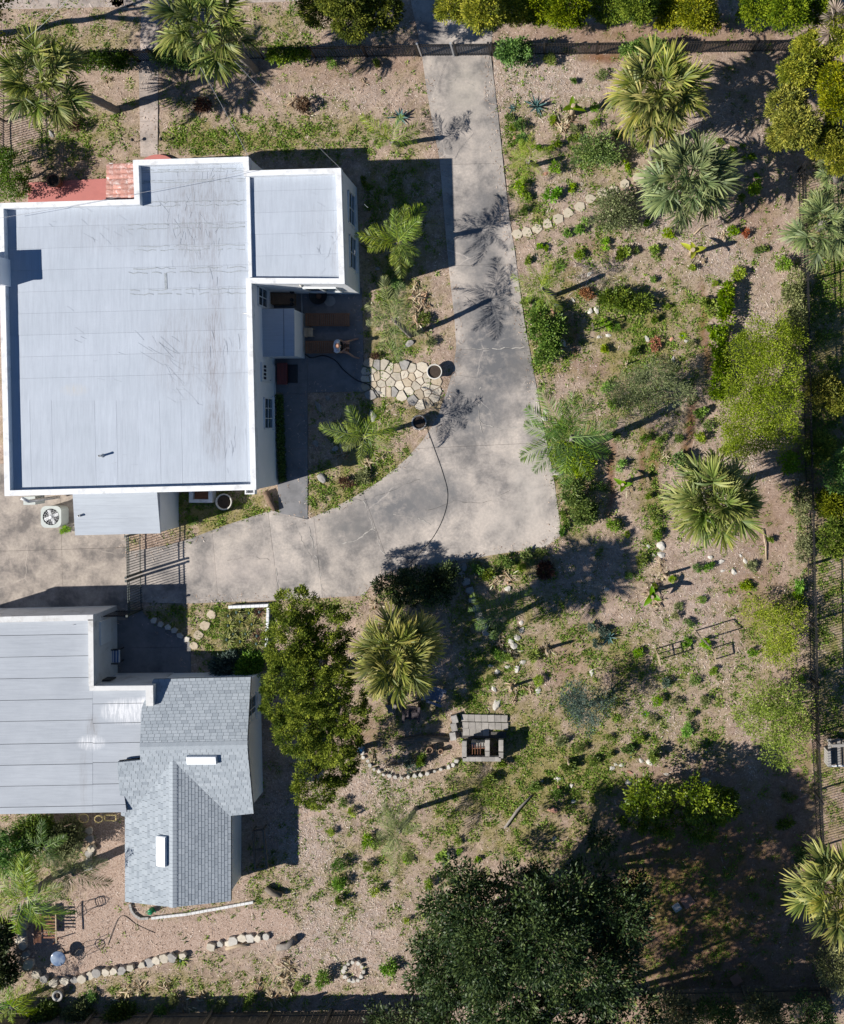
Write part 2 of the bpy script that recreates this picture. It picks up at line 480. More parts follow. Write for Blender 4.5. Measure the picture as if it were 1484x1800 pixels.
def ground():
    fine = 0.13
    xs = np.concatenate([[-400, -150, -70, -35], np.arange(-23, 23.01, fine), [35, 70, 150, 400]])
    ys = np.concatenate([[-400, -150, -70, -38], np.arange(-27, 27.01, fine), [38, 70, 150, 400]])
    X, Y = np.meshgrid(xs, ys)
    px, py = PXw(X, Y)
    Z = np.minimum(-0.025 + (fbm(X, Y, .35, 3) - .5) * .06 + (fbm(X, Y, 2.2, 11) - .5) * .05, -.008)
    hard = np.zeros(X.shape, bool)
    for poly in (DRIVE, PARK, WALK, PATIO, GPAVE):
        hard |= np_in_poly(px, py, poly)
    er = hard.copy()
    er[1:-1, 1:-1] &= hard[:-2, 1:-1] & hard[2:, 1:-1] & hard[1:-1, :-2] & hard[1:-1, 2:]
    Z = np.where(er, np.minimum(Z, -0.09), Z)
    nz = fbm(X, Y, 1.1, 21) ; nz2 = fbm(X, Y, 3.2, 31)
    wob = (nz - .5) * 50
    wob2 = (fbm(X, Y, 1.3, 41) - .5) * 50
    g = np.clip(blob_field(px + wob, py + wob2, GRASS) * (.55 + 1.2 * nz2) + (nz2 - .47) * 1.1, 0, 1)
    c = np.clip(blob_field(px + wob, py + wob2, CHIPS) * (.5 + nz2), 0, 1)
    so_ = np.clip(blob_field(px + wob * .25, py + wob2 * .25, SOIL_SHADE) * (.6 + .8 * nz2), 0, 1)
    gr = np_in_poly(px + wob * .1, py + wob2 * .1, GRAVEL_POLY).astype(float)
    g = np.where(gr > .5, 0, g)
    ny, nx = X.shape
    v = np.stack([X, Y, Z], -1).reshape(-1, 3)
    i = np.arange(ny - 1)[:, None] * nx + np.arange(nx - 1)[None, :]
    f = np.stack([i, i + 1, i + 1 + nx, i + nx], -1).reshape(-1, 4)
    me = bpy.data.meshes.new('ground')
    me.vertices.add(len(v)); me.vertices.foreach_set('co', v.ravel())
    me.loops.add(f.size); me.loops.foreach_set('vertex_index', f.ravel().astype(np.int32))
    me.polygons.add(len(f)); me.polygons.foreach_set('loop_start', np.arange(0, f.size, 4, dtype=np.int32))
    me.polygons.foreach_set('use_smooth', np.ones(len(f), bool))
    me.update(); me.validate()
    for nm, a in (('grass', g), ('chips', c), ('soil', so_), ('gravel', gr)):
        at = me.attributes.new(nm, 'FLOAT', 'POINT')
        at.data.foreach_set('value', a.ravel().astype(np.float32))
    m, t, b = nodes_of('mulched_ground')
    pos = position(t)
    def attr(n_):
        a = t.nodes.new('ShaderNodeAttribute'); a.attribute_name = n_
        return a.outputs['Fac']
    n1 = noise(t, 1.1, 6, .65, pos); n2 = noise(t, 14, 5, .75, pos); n3 = noise(t, 45, 3, .7, pos)
    r1 = ramp(t, [(.22, (.25, .175, .135)), (.5, (.48, .375, .30)), (.78, (.68, .57, .49))])
    t.links.new(n2.outputs['Fac'], r1.inputs['Fac'])
    r1b = ramp(t, [(.28, (.66, .62, .60)), (.5, (.95, .93, .92)), (.72, (1.18, 1.14, 1.10))])
    t.links.new(n1.outputs['Fac'], r1b.inputs['Fac'])
    base = mixc(t, 1.0, r1.outputs[0], r1b.outputs[0], 'MULTIPLY')
    n5 = noise(t, 4.5, 6, .7, pos); r5 = ramp(t, [(.3, (.74, .71, .69)), (.52, (1.03, 1.02, 1.02)), (.75, (1.24, 1.2, 1.18))]); t.links.new(n5.outputs['Fac'], r5.inputs['Fac'])
    base = mixc(t, 1.0, base, r5.outputs[0], 'MULTIPLY')
    rc = ramp(t, [(.25, (.32, .255, .225)), (.5, (.52, .445, .41)), (.72, (.70, .62, .58))])
    t.links.new(n3.outputs['Fac'], rc.inputs['Fac'])
    nch = noise(t, 5, 6, .75, pos); rch = ramp(t, [(.40, (0, 0, 0)), (.6, (1, 1, 1))]); t.links.new(nch.outputs['Fac'], rch.inputs['Fac'])
    base = mixc(t, mathn(t, 'MULTIPLY', attr('chips'), rch.outputs[0]), base, rc.outputs[0])
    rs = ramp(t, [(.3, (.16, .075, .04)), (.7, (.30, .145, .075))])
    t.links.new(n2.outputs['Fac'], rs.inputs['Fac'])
    base = mixc(t, attr('soil'), base, rs.outputs[0])  # bare earth, plus the shade painted beside the magnolia
    rg = ramp(t, [(.2, (.13, .125, .035)), (.5, (.29, .26, .085)), (.8, (.46, .39, .17))])
    t.links.new(n2.outputs['Fac'], rg.inputs['Fac'])
    base = mixc(t, mathn(t, 'MULTIPLY', attr('grass'), .85), base, rg.outputs[0])
    vor = t.nodes.new('ShaderNodeTexVoronoi'); vor.inputs['Scale'].default_value = 34
    t.links.new(pos, vor.inputs['Vector'])
    rv = ramp(t, [(0, (.26, .17, .125)), (.35, (.46, .33, .255)), (.7, (.60, .47, .39)), (1, (.34, .22, .16))])
    t.links.new(vor.outputs['Color'], rv.inputs['Fac'])
    base = mixc(t, attr('gravel'), base, rv.outputs[0])
    rf = ramp(t, [(.25, (.62, .62, .62)), (.7, (1.1, 1.1, 1.1))])
    t.links.new(n3.outputs['Fac'], rf.inputs['Fac'])
    base = mixc(t, 1.0, base, rf.outputs[0], 'MULTIPLY')
    t.links.new(base, b.inputs['Base Color'])
    b.inputs['Roughness'].default_value = 1.0
    b.inputs['Specular IOR Level'].default_value = .1
    bump(t, b, n3.outputs['Fac'], .8, .03)
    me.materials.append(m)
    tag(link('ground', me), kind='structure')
    h2 = er.copy()
    for _ in range(2): h2[1:-1, 1:-1] &= h2[:-2, 1:-1] & h2[2:, 1:-1] & h2[1:-1, :-2] & h2[1:-1, 2:]
    return xs, ys, g, c, so_, gr, hard, Z, h2

GX, GY, G_GRASS, G_CHIPS, G_SOIL_SHADE, G_GRAVEL, G_HARD, G_Z, G_HARD2 = ground()
def gsample(F, x, y):
    """field value at world x, y (arrays)"""
    i = np.clip(np.searchsorted(GX, x), 0, len(GX) - 1); j = np.clip(np.searchsorted(GY, y), 0, len(GY) - 1)
    return F[j, i]
def gz(px, py):
    p = P(px, py)
    return float(gsample(G_Z, np.array([p.x]), np.array([p.y]))[0])
def G(px, py, dz=0.0):
    p = P(px, py)
    p.z = gz(px, py) + dz
    return p

# ------------------------------------------------------------------ concrete: driveway slabs, walk, patio, parking slab
def concrete_mat(name, light, mid, dark, spots=(), scale=.55):
    m, t, b = nodes_of(name)
    pos = position(t)
    n1 = noise(t, scale, 8, .66, pos, .15); n2 = noise(t, 9, 6, .7, pos); n3 = noise(t, 70, 3, .7, pos)
    r1 = ramp(t, [(.37, dark), (.49, mid), (.60, light)])
    t.links.new(n1.outputs['Fac'], r1.inputs['Fac'])
    r2 = ramp(t, [(.28, (.76, .76, .765)), (.72, (1.12, 1.11, 1.10))])
    t.links.new(n2.outputs['Fac'], r2.inputs['Fac'])
    c = mixc(t, 1.0, r1.outputs[0], r2.outputs[0], 'MULTIPLY')
    r3 = ramp(t, [(.2, (.82, .82, .82)), (.8, (1.08, 1.08, 1.08))])
    t.links.new(n3.outputs['Fac'], r3.inputs['Fac'])
    c = mixc(t, 1.0, c, r3.outputs[0], 'MULTIPLY')
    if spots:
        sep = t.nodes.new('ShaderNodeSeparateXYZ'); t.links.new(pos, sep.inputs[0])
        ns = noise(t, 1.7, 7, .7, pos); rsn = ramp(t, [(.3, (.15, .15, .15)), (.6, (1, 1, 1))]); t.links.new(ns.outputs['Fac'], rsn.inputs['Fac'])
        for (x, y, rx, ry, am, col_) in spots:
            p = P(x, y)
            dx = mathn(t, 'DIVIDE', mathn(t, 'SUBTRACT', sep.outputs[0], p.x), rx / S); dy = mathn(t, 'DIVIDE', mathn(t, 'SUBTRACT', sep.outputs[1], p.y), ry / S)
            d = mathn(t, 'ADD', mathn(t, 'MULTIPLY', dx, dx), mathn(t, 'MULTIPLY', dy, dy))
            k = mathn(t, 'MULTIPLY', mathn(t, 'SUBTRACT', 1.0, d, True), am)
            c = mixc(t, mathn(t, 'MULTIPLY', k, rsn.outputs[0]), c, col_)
    # hairline cracks, filled pale
    v = t.nodes.new('ShaderNodeTexVoronoi'); v.feature = 'DISTANCE_TO_EDGE'; v.inputs['Scale'].default_value = .33
    wv = noise(t, 1.6, 5, .6, pos)
    mp = mixc(t, .16, pos, wv.outputs['Color'], 'LINEAR_LIGHT')
    t.links.new(mp, v.inputs['Vector'])
    rk = ramp(t, [(0, (1, 1, 1)), (.008, (0, 0, 0))])
    t.links.new(v.outputs['Distance'], rk.inputs['Fac'])
    nb = noise(t, .5, 2, .5, pos)
    rb = ramp(t, [(.52, (0, 0, 0)), (.66, (1, 1, 1))])
    t.links.new(nb.outputs['Fac'], rb.inputs['Fac'])
    k = mathn(t, 'MULTIPLY', rk.outputs[0], rb.outputs[0])
    c = mixc(t, mathn(t, 'MULTIPLY', k, .4), c, tuple(min(1, x * 1.35) for x in light))
    oi = t.nodes.new('ShaderNodeObjectInfo')
    vv = mathn(t, 'MULTIPLY_ADD', oi.outputs['Random'], .14); t.nodes[-1].inputs[2].default_value = .93
    hs = t.nodes.new('ShaderNodeHueSaturation'); t.links.new(vv, hs.inputs['Value']); t.links.new(c, hs.inputs['Color'])
    t.links.new(hs.outputs[0], b.inputs['Base Color'])
    b.inputs['Roughness'].default_value = .92
    b.inputs['Specular IOR Level'].default_value = .2
    bump(t, b, n3.outputs['Fac'], .35, .01)
    return m
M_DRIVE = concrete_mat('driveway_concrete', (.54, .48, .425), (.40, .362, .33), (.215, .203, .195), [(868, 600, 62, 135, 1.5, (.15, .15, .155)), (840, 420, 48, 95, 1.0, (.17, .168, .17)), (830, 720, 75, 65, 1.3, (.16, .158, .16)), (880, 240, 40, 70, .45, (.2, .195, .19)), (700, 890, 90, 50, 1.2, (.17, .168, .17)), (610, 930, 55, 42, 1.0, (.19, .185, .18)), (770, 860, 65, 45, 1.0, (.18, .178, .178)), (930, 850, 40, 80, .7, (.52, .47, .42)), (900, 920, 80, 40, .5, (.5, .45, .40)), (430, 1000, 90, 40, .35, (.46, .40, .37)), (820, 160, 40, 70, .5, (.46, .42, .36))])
M_PARK = concrete_mat('old_tan_concrete', (.47, .41, .35), (.36, .315, .275), (.20, .18, .165), scale=.9)
M_WALK = concrete_mat('walk_concrete', (.52, .44, .39), (.44, .375, .33), (.31, .27, .245), scale=.9)

def slabs(name, poly_px, cuts, matl, z1, z0=-.12, gap=.009, piece='slab'):
    """a paved surface as an Empty with one mesh per slab; cuts are lines (p, q) in pixels"""
    polys = [w2(poly_px)]
    for (a, b_) in cuts:
        a, b_ = P(*a), P(*b_)
        d = (b_ - a).normalized(); n = (-d.y, d.x)
        new = []
        for q in polys:
            for sgn in (1, -1):
                k = clip_half(q, (a.x + sgn * n[0] * gap / 2, a.y + sgn * n[1] * gap / 2), (n[0] * sgn, n[1] * sgn))
                if len(k) > 2 and abs(sum(k[i][0] * k[(i + 1) % len(k)][1] - k[(i + 1) % len(k)][0] * k[i][1] for i in range(len(k)))) > .05: new.append(k)
        polys = new
    c = P(*poly_px[0]); c.z = z1
    e = empty(name, c)
    tag(e, kind='structure')
    for i, q in enumerate(polys):
        dz = ((i * 37) % 5) * .0015
        MB().prism(q, z0, z1 + dz).build(piece, matl, e)
    # joint filler
    return e

# the drive: cut into slabs along its joints, one region at a time so that joints stop at the slab edges
def sub(poly, a, b_, side):
    d = (b_[0] - a[0], b_[1] - a[1]); n = (-d[1] * side, d[0] * side)
    return clip_half(poly, a, n)
upper = clip_half(DRIVE, (0, 690), (0, -1))
lower = clip_half(DRIVE, (0, 690), (0, 1))
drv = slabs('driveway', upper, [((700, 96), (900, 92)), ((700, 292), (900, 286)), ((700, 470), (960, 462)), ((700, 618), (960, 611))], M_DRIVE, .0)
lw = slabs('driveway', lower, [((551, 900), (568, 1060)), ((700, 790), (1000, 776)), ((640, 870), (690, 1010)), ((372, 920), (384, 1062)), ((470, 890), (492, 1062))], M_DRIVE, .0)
for ch in list(lw.children):
    ch.parent = drv
    ch.location = lw.location - drv.location
bpy.data.objects.remove(lw)
slabs('parking_pad', PARK, [((-200, 975), (300, 960)), ((104, 800), (112, 1100))], M_PARK, -.004)
slabs('front_path', WALK, [((200, k), (320, k - 2)) for k in (12, 55, 96, 137, 176, 214, 249)], M_WALK, -.002)
slabs('patio_floor', PATIO, [((440, 600), (700, 596)), ((440, 693), (700, 691)), ((440, 790), (600, 788)), ((541, 450), (541, 700))], M_PATIO, .006)
slabs('courtyard_floor', GPAVE, [((190, 1140), (400, 1136))], M_PATIO, -.006)
sw = slabs('sidewalk', [(-120, -60), (-120, 16), (70, 15), (246, 11), (540, 1), (700, -6), (700, -60)], [((k, -60), (k + 4, 40)) for k in (-60, 20, 100, 180, 260, 340, 420, 500, 580)], M_WALK, -.008)

# pale worn crack fillings in the drive, each a ragged strip of its own
M_CRACK = mat('pale_crack_filler', (.48, .45, .41), (.36, .34, .31), 12, .95, .2)
M_CRACKD = mat('dark_crack', (.10, .098, .095), (.06, .058, .056), 12, .95)
CR = random.Random(5)
def crack(pts_px, w, matl):
    mb = MB(); q = []
    for i in range(len(pts_px) - 1):
        for k_ in range(7):
            t_ = k_ / 7; q.append((pts_px[i][0] + (pts_px[i + 1][0] - pts_px[i][0]) * t_ + CR.uniform(-1.6, 1.6), pts_px[i][1] + (pts_px[i + 1][1] - pts_px[i][1]) * t_ + CR.uniform(-1.6, 1.6)))
    pts = [P(x, y, .0105) for x, y in q]
    for a, b_ in zip(pts[:-1], pts[1:]):
        if CR.random() < .85: mb.bar(a, b_, w * CR.uniform(.15, .9), .004)
    return mb.build('crack', matl, drv)
for pts_, w, m_ in (([(543, 925), (551, 965), (562, 1000), (567, 1045)], .05, M_CRACK), ([(640, 880), (654, 920), (668, 960), (686, 995)], .05, M_CRACK), ([(600, 955), (625, 950), (645, 935), (662, 925)], .07, M_CRACK), ([(520, 925), (535, 960), (555, 995)], .02, M_CRACK), ([(610, 875), (640, 880), (690, 862), (745, 838)], .02, M_CRACKD), ([(690, 905), (735, 910), (760, 925)], .04, M_CRACK),
    ([(745, 900), (800, 880), (850, 885), (905, 860)], .018, M_CRACKD), ([(840, 740), (880, 755), (945, 748)], .05, M_CRACK), ([(800, 660), (842, 665), (900, 640)], .014, M_CRACKD), ([(830, 614), (880, 612), (930, 610)], .05, M_CRACK), ([(815, 520), (850, 545), (890, 540)], .014, M_CRACKD), ([(770, 150), (800, 140), (815, 120)], .02, M_CRACK), ([(820, 145), (850, 160)], .02, M_CRACK), ([(487, 1000), (490, 1045)], .03, M_CRACK), ([(400, 985), (440, 978), (480, 985)], .012, M_CRACKD), ([(845, 680), (840, 720), (850, 770)], .045, M_CRACK)):
    crack(pts_, w, m_)
# ------------------------------------------------------------------ buildings
def roof_mat(name, light, mid, streak_dir, stains):
    """silver roof coating with brush lines, dirt streaks; stains: (px, py, rx, ry, amount) spots of their own"""
    m, t, b = nodes_of(name)
    pos = position(t)
    st = position(t, (9.0, .55, 1) if streak_dir == 'y' else (.55, 9.0, 1))
    n1 = noise(t, .8, 6, .6, pos); n2 = noise(t, 1.6, 7, .7, st); n3 = noise(t, 60, 3, .7, pos)
    r1 = ramp(t, [(.3, mid), (.7, light)]); t.links.new(n1.outputs['Fac'], r1.inputs['Fac'])
    c = r1.outputs[0]
    r2 = ramp(t, [(.30, (.88, .88, .89)), (.6, (1.02, 1.02, 1.02))]); t.links.new(n2.outputs['Fac'], r2.inputs['Fac'])
    c = mixc(t, 1.0, c, r2.outputs[0], 'MULTIPLY')
    sep = t.nodes.new('ShaderNodeSeparateXYZ'); t.links.new(pos, sep.inputs[0])
    sty = noise(t, 2.2, 8, .75, position(t, (7.0, .8, 1)), .4)
    rs = ramp(t, [(.46, (0, 0, 0)), (.64, (1, 1, 1))]); t.links.new(sty.outputs['Fac'], rs.inputs['Fac'])
    for (x, y, rx, ry, am, colr) in stains:
        p = P(x, y, 2.9)
        dx = mathn(t, 'DIVIDE', mathn(t, 'SUBTRACT', sep.outputs[0], p.x), rx / S)
        dy = mathn(t, 'DIVIDE', mathn(t, 'SUBTRACT', sep.outputs[1], p.y), ry / S)
        d = mathn(t, 'ADD', mathn(t, 'MULTIPLY', dx, dx), mathn(t, 'MULTIPLY', dy, dy))
        k = mathn(t, 'SUBTRACT', 1.0, d, True)
        k = mathn(t, 'MULTIPLY', mathn(t, 'MULTIPLY', k, am), mathn(t, 'MULTIPLY_ADD', rs.outputs[0], .75)); t.nodes[-1].inputs[2].default_value = .25
        k = mathn(t, 'MULTIPLY', mathn(t, 'SUBTRACT', 1.0, d, True), am)
        k2 = mathn(t, 'ADD', mathn(t, 'MULTIPLY', rs.outputs[0], .75), .2)
        c = mixc(t, mathn(t, 'MULTIPLY', k, k2), c, colr)
    r3 = ramp(t, [(.2, (.93, .93, .93)), (.8, (1.03, 1.03, 1.03))]); t.links.new(n3.outputs['Fac'], r3.inputs['Fac'])
    c = mixc(t, 1.0, c, r3.outputs[0], 'MULTIPLY')
    oi = t.nodes.new('ShaderNodeObjectInfo')
    vv = mathn(t, 'MULTIPLY_ADD', oi.outputs['Random'], .06); t.nodes[-1].inputs[2].default_value = .97
    hs = t.nodes.new('ShaderNodeHueSaturation'); t.links.new(vv, hs.inputs['Value']); t.links.new(c, hs.inputs['Color'])
    t.links.new(hs.outputs[0], b.inputs['Base Color'])
    b.inputs['Roughness'].default_value = .75
    b.inputs['Specular IOR Level'].default_value = .3
    bump(t, b, n2.outputs['Fac'], .25, .01)
    return m
DIRT = (.22, .20, .20)
M_ROOF = roof_mat('silver_roof_coating', (.47, .515, .58), (.43, .475, .535), 'y',
    [(378, 610, 20, 190, 1.0, (.29, .28, .30)), (350, 370, 70, 90, .8, DIRT), (330, 620, 80, 90, .55, DIRT), (200, 400, 120, 60, .25, DIRT), (420, 640, 18, 200, .35, DIRT), (340, 440, 45, 60, .4, DIRT), (130, 685, 26, 12, .45, (.55, .48, .36)), (380, 760, 30, 60, .6, DIRT), (590, 440, 12, 60, .5, DIRT), (560, 400, 40, 50, .2, DIRT)])
M_ROOF2 = roof_mat('grey_roof_felt', (.42, .45, .49), (.37, .40, .44), 'x', [(145, 1290, 14, 26, .7, (.2, .18, .17)), (128, 1380, 8, 70, .35, DIRT), (208, 1262, 50, 25, 2.2, (.70, .71, .73)), (142, 1318, 26, 15, 1.8, (.68, .69, .71)), (235, 1250, 20, 15, 1.8, (.7, .71, .73))])
M_COAT = mat('white_roof_patch', (.58, .60, .63), (.42, .45, .49), 4, .8, .3)
M_SEAM = mat('black_tar_seam', (.09, .10, .12), (.05, .055, .06), 9, .8)
M_SEAMG = mat('grey_patched_seam', (.40, .43, .46), (.24, .27, .29), 12, .8, .3)
M_LEAN = roof_mat('lean_to_roof_coating', (.45, .49, .535), (.41, .445, .49), 'x', [])

def offset_poly(poly, d):
    """inset a CCW polygon by d"""
    n = len(poly); out = []
    for i in range(n):
        p0, p1, p2 = Vector(poly[i - 1]), Vector(poly[i]), Vector(poly[(i + 1) % n])
        e1 = (p1 - p0).normalized(); e2 = (p2 - p1).normalized()
        n1 = Vector((-e1.y, e1.x)); n2 = Vector((-e2.y, e2.x))
        k = n1 + n2
        k = k / max(.2, k.dot(n1))
        out.append(tuple(p1 + k * d))
    return out
def ccw(poly):
    a = sum(poly[i][0] * poly[(i + 1) % len(poly)][1] - poly[(i + 1) % len(poly)][0] * poly[i][1] for i in range(len(poly)))
    return poly if a > 0 else list(reversed(poly))
def ring(mb, outer, inner, z0, z1, zi=None):
    """a wall band between two matching polygons"""
    n = len(outer); zi = z0 if zi is None else zi
    o0 = [(x, y, z0) for x, y in outer]; o1 = [(x, y, z1) for x, y in outer]; i0 = [(x, y, zi) for x, y in inner]; i1 = [(x, y, z1) for x, y in inner]
    fs_ = []
    for k in range(n):
        j = (k + 1) % n
        fs_ += [(k, j, n + j, n + k), (n + k, n + j, 3 * n + j, 3 * n + k), (3 * n + k, 3 * n + j, 2 * n + j, 2 * n + k), (2 * n + k, 2 * n + j, j, k)]
    mb.add(o0 + o1 + i0 + i1, fs_)

def cut_sheets(poly, cuts, gap):
    polys = [poly]
    for a, b_ in cuts:
        d = (b_ - a).normalized(); n = (-d.y, d.x); new = []
        for q in polys:
            for sgn in (1, -1):
                k = clip_half(q, (a.x + sgn * n[0] * gap / 2, a.y + sgn * n[1] * gap / 2), (n[0] * sgn, n[1] * sgn))
                if len(k) > 2 and abs(sum(k[i][0] * k[(i + 1) % len(k)][1] - k[(i + 1) % len(k)][0] * k[i][1] for i in range(len(k)))) > .05: new.append(k)
        polys = new
    return polys

HP, HD = 3.13, 2.86      # parapet top, roof deck
MAIN = ccw([tuple(P(x, y, HP)[:2]) for x, y in [(-4, 357), (236, 350), (233.5, 281), (437, 275), (438, 299.5), (599.5, 295), (606, 499), (442, 498), (450.5, 861), (8, 872)]])
house = empty('main_house', P(250, 580), 'large white stucco flat-roofed house with silver roof and bright parapet', 'house')
M_IN = offset_poly(MAIN, .02)
MB().prism(M_IN, -.1, HD - .06).build('wall', M_STUCCO, house)
pb = MB(); ring(pb, MAIN, offset_poly(MAIN, .225), HD - .10, HP)
pb.build('parapet', M_WHITE, house)
roof = MB().prism(offset_poly(MAIN, .03), HD - .055, HD - .03).build('roof', M_SEAMG, house)
inner = offset_poly(MAIN, .226)
def Pw(x, y): return P(x, y, HD)
spl = (Pw(-20, 704), Pw(470, 693))
north = clip_half(inner, tuple(spl[0][:2]), (0, 1))
south = clip_half(inner, tuple(spl[0][:2]), (0, -1))
# north part: strips run east-west; NE room has its own
div = (Pw(440, 260), Pw(447, 520))
dd = (div[1] - div[0]).normalized()
nw = clip_half(north, tuple(div[0][:2]), (dd.y, -dd.x)); ne = clip_half(north, tuple(div[0][:2]), (-dd.y, dd.x))
if sum(p[0] for p in nw) / len(nw) > sum(p[0] for p in ne) / len(ne): nw, ne = ne, nw
k = 0
def sheets(poly, cuts, thick=.006, gap=.005):
    global k
    for q in cut_sheets(poly, cuts, gap):
        k += 1
        MB().prism(q, HD - .028, HD + (k % 3) * .0025).build('roof_sheet', M_ROOF, roof)
sheets(nw, [(Pw(-20, y + 5), Pw(470, y - 8)) for y in range(320, 700, 38)])
sheets(ne, [(Pw(420, y + 2), Pw(620, y - 4)) for y in range(335, 490, 38)])
sheets(south, [(Pw(x, 690), Pw(x + 4, 880)) for x in range(52, 450, 38)])
dv = MB(); a, b_ = Pw(436.5, 284), Pw(441.5, 489)
dv.bar(a + Vector((0, 0, .05)), b_ + Vector((0, 0, .05)), .14, .12); dv.build('roof_curb', M_WHITE, roof)
for x0, x1, y0, y1, w in [(250, 428, 301, 298, .10), (250, 430, 320, 316, .08), (255, 432, 359, 356, .16), (226, 430, 399, 396, .17), (228, 430, 437, 434, .16), (226, 440, 476, 473, .17), (229, 440, 514, 511, .17)]:
    a, b_ = Pw(x0, y0), Pw(x1, y1); pts = []
    L = 26
    top = [a.lerp(b_, i / L) + Vector((0, w * (.5 + .22 * random.uniform(-1, 1)), 0)) for i in range(L + 1)]
    bot = [a.lerp(b_, i / L) - Vector((0, w * (.5 + .22 * random.uniform(-1, 1)), 0)) for i in range(L + 1)]
    for seq in (top, bot):
        ms = MB()
        for i in range(L):
            if random.random() < .82:
                q, r_ = seq[i], seq[i + 1]; hw = random.uniform(.008, .022)
                ms.box((q + r_) / 2 + Vector((0, 0, .010)), ((r_ - q).length * 1.02, hw * 2, .004), rz=math.atan2(r_.y - q.y, r_.x - q.x))
        tag(ms.build('tar_seam', M_SEAMG, roof), kind='stuff')
ms = MB(); a, b_ = Pw(291, 480), Pw(292, 508); ms.bar(a + Vector((0, 0, .008)), b_ + Vector((0, 0, .008)), .10, .008); ms.build('tar_seam', M_SEAMG, roof)
# scuffs left by branches and boots: loose bundles of short curved strokes
M_SCUFF = mat('grey_roof_scuff', (.43, .47, .52), (.31, .335, .37), 9, .9)
sr = random.Random(12)
for cx_, cy_, n_, L_, ang, spread_ in ((350, 305, 26, 18, 90, 30), (330, 385, 34, 20, 90, 40), (345, 440, 26, 18, 80, 40), (260, 600, 16, 40, -40, 14), (320, 640, 18, 44, -50, 14), (310, 680, 26, 16, -15, 20), (390, 620, 22, 26, 90, 8), (400, 780, 20, 20, 90, 10), (560, 400, 26, 14, -25, 30), (585, 450, 14, 16, 60, 20), (130, 380, 16, 16, -25, 14), (200, 420, 18, 18, -45, 14), (110, 560, 8, 16, -30, 10), (175, 640, 8, 14, -15, 20), (380, 815, 14, 12, 88, 8), (210, 820, 10, 12, 8, 8), (380, 500, 14, 20, 88, 10)):
    ms = MB()
    for _ in range(int(n_ * .6)):
        x, y = cx_ + sr.gauss(0, 26), cy_ + sr.gauss(0, 22); a = math.radians(ang + sr.uniform(-spread_, spread_)); l = L_ * sr.uniform(.4, 1.2); cv = sr.uniform(-.25, .25)
        pts = [Pw(x + math.cos(a + cv * t_) * l * t_, y - math.sin(a + cv * t_) * l * t_) + Vector((0, 0, .0075)) for t_ in (0, .33, .66, 1)]
        w = sr.uniform(.004, .011)
        for q, r_ in zip(pts[:-1], pts[1:]): ms.bar(q, r_, w, .002)
    tag(ms.build('scuff_marks', M_SCUFF, roof), kind='stuff')
# roof vent pipes, chimney, scupper, leader heads
def vent(px, py, z, h, parent, r=.045):
    p = P(px, py, z); mb = MB()
    mb.lathe([(r * 1.9, 0), (r * 1.6, .03), (r, .05), (r, h), (r * 1.15, h), (r * 1.15, h + .03), (r * .75, h + .03), (r * .7, h - .05)], p, 14)
    return mb.build('vent_pipe', M_METAL, parent)
vent(180.5, 801, HD, .28, roof); vent(143, 906, 2.12, .2, house)
ch = MB(); c = P(-14, 478, HD + .45); ch.box((c.x, c.y, HD + .4), (1.0, 1.1, .9), math.radians(2)); chim = ch.build('chimney', M_STUCCO, house)
ch = MB(); ch.box((c.x, c.y, HD + .88), (1.12, 1.22, .07), math.radians(2)); ch.build('chimney_cap', M_WHITE, chim)
mb = MB(); a = P(427, 551, HP - .1); mb.tube([a, a + Vector((.35, .02, .03))], .03, 8); mb.build('roof_pipe', M_METAL, roof)
for px, py in ((597.5, 494), (440, 864)):
    p = P(px, py, 2.75); mb = MB()
    ring(mb, ccw([(p.x - .2, p.y - .11), (p.x + .2, p.y - .11), (p.x + .2, p.y + .11), (p.x - .2, p.y + .11)]), ccw([(p.x - .15, p.y - .06), (p.x + .15, p.y - .06), (p.x + .15, p.y + .06), (p.x - .15, p.y + .06)]), 2.5, 2.82)
    mb.box((p.x, p.y, 2.52), (.36, .18, .03))
    mb.build('leader_head', M_WHITE, house)
def wall_window(y0, y1, zlo, zhi, xface, parent=house, nm='window', sash=2, rot=math.radians(-2)):
    """a window in an east-facing wall; y in world"""
    yc, w = (y0 + y1) / 2, abs(y1 - y0); zc, h = (zlo + zhi) / 2, zhi - zlo
    f = MB()
    for s_ in (-1, 1):
        f.box((xface + .02, yc + s_ * (w / 2), zc), (.07, .06, h + .06)); f.box((xface + .02, yc, zc + s_ * h / 2), (.072, w, .06))
    for i in range(1, sash): f.box((xface + .018, yc - w / 2 + w * i / sash, zc), (.05, .03, h))
    f.box((xface + .016, yc, zc), (.045, w, .03))
    win = f.build(nm, M_FRAME, parent)
    MB().box((xface + .004, yc, zc), (.02, w - .02, h - .02)).build('pane', M_GLASS, win)
    MB().box((xface + .05, yc, zlo - .05), (.12, w + .12, .05)).build('sill', M_WHITE, win)
    return win
def face_x(py, side):   # world x of the east wall faces at a photograph row
    a, b_ = (P(599.5, 295, HP), P(606, 499, HP)) if side == 'ne' else (P(442, 498, HP), P(450.5, 861, HP))
    y = P(0, py).y
    return a.x + (b_.x - a.x) * (y - a.y) / (b_.y - a.y) - .02
def zrow(py): return P(0, py, 1.3).y
wall_window(zrow(341), zrow(396), .85, 1.95, face_x(380, 'ne') + .01)
wall_window(zrow(418), zrow(474), .85, 1.95, face_x(450, 'ne') + .01)
wall_window(zrow(700), zrow(753), .75, 1.85, face_x(725, 'm') + .01, sash=3)
wall_window(zrow(509), zrow(541), 1.1, 2.3, face_x(525, 'm') + .01, sash=2)
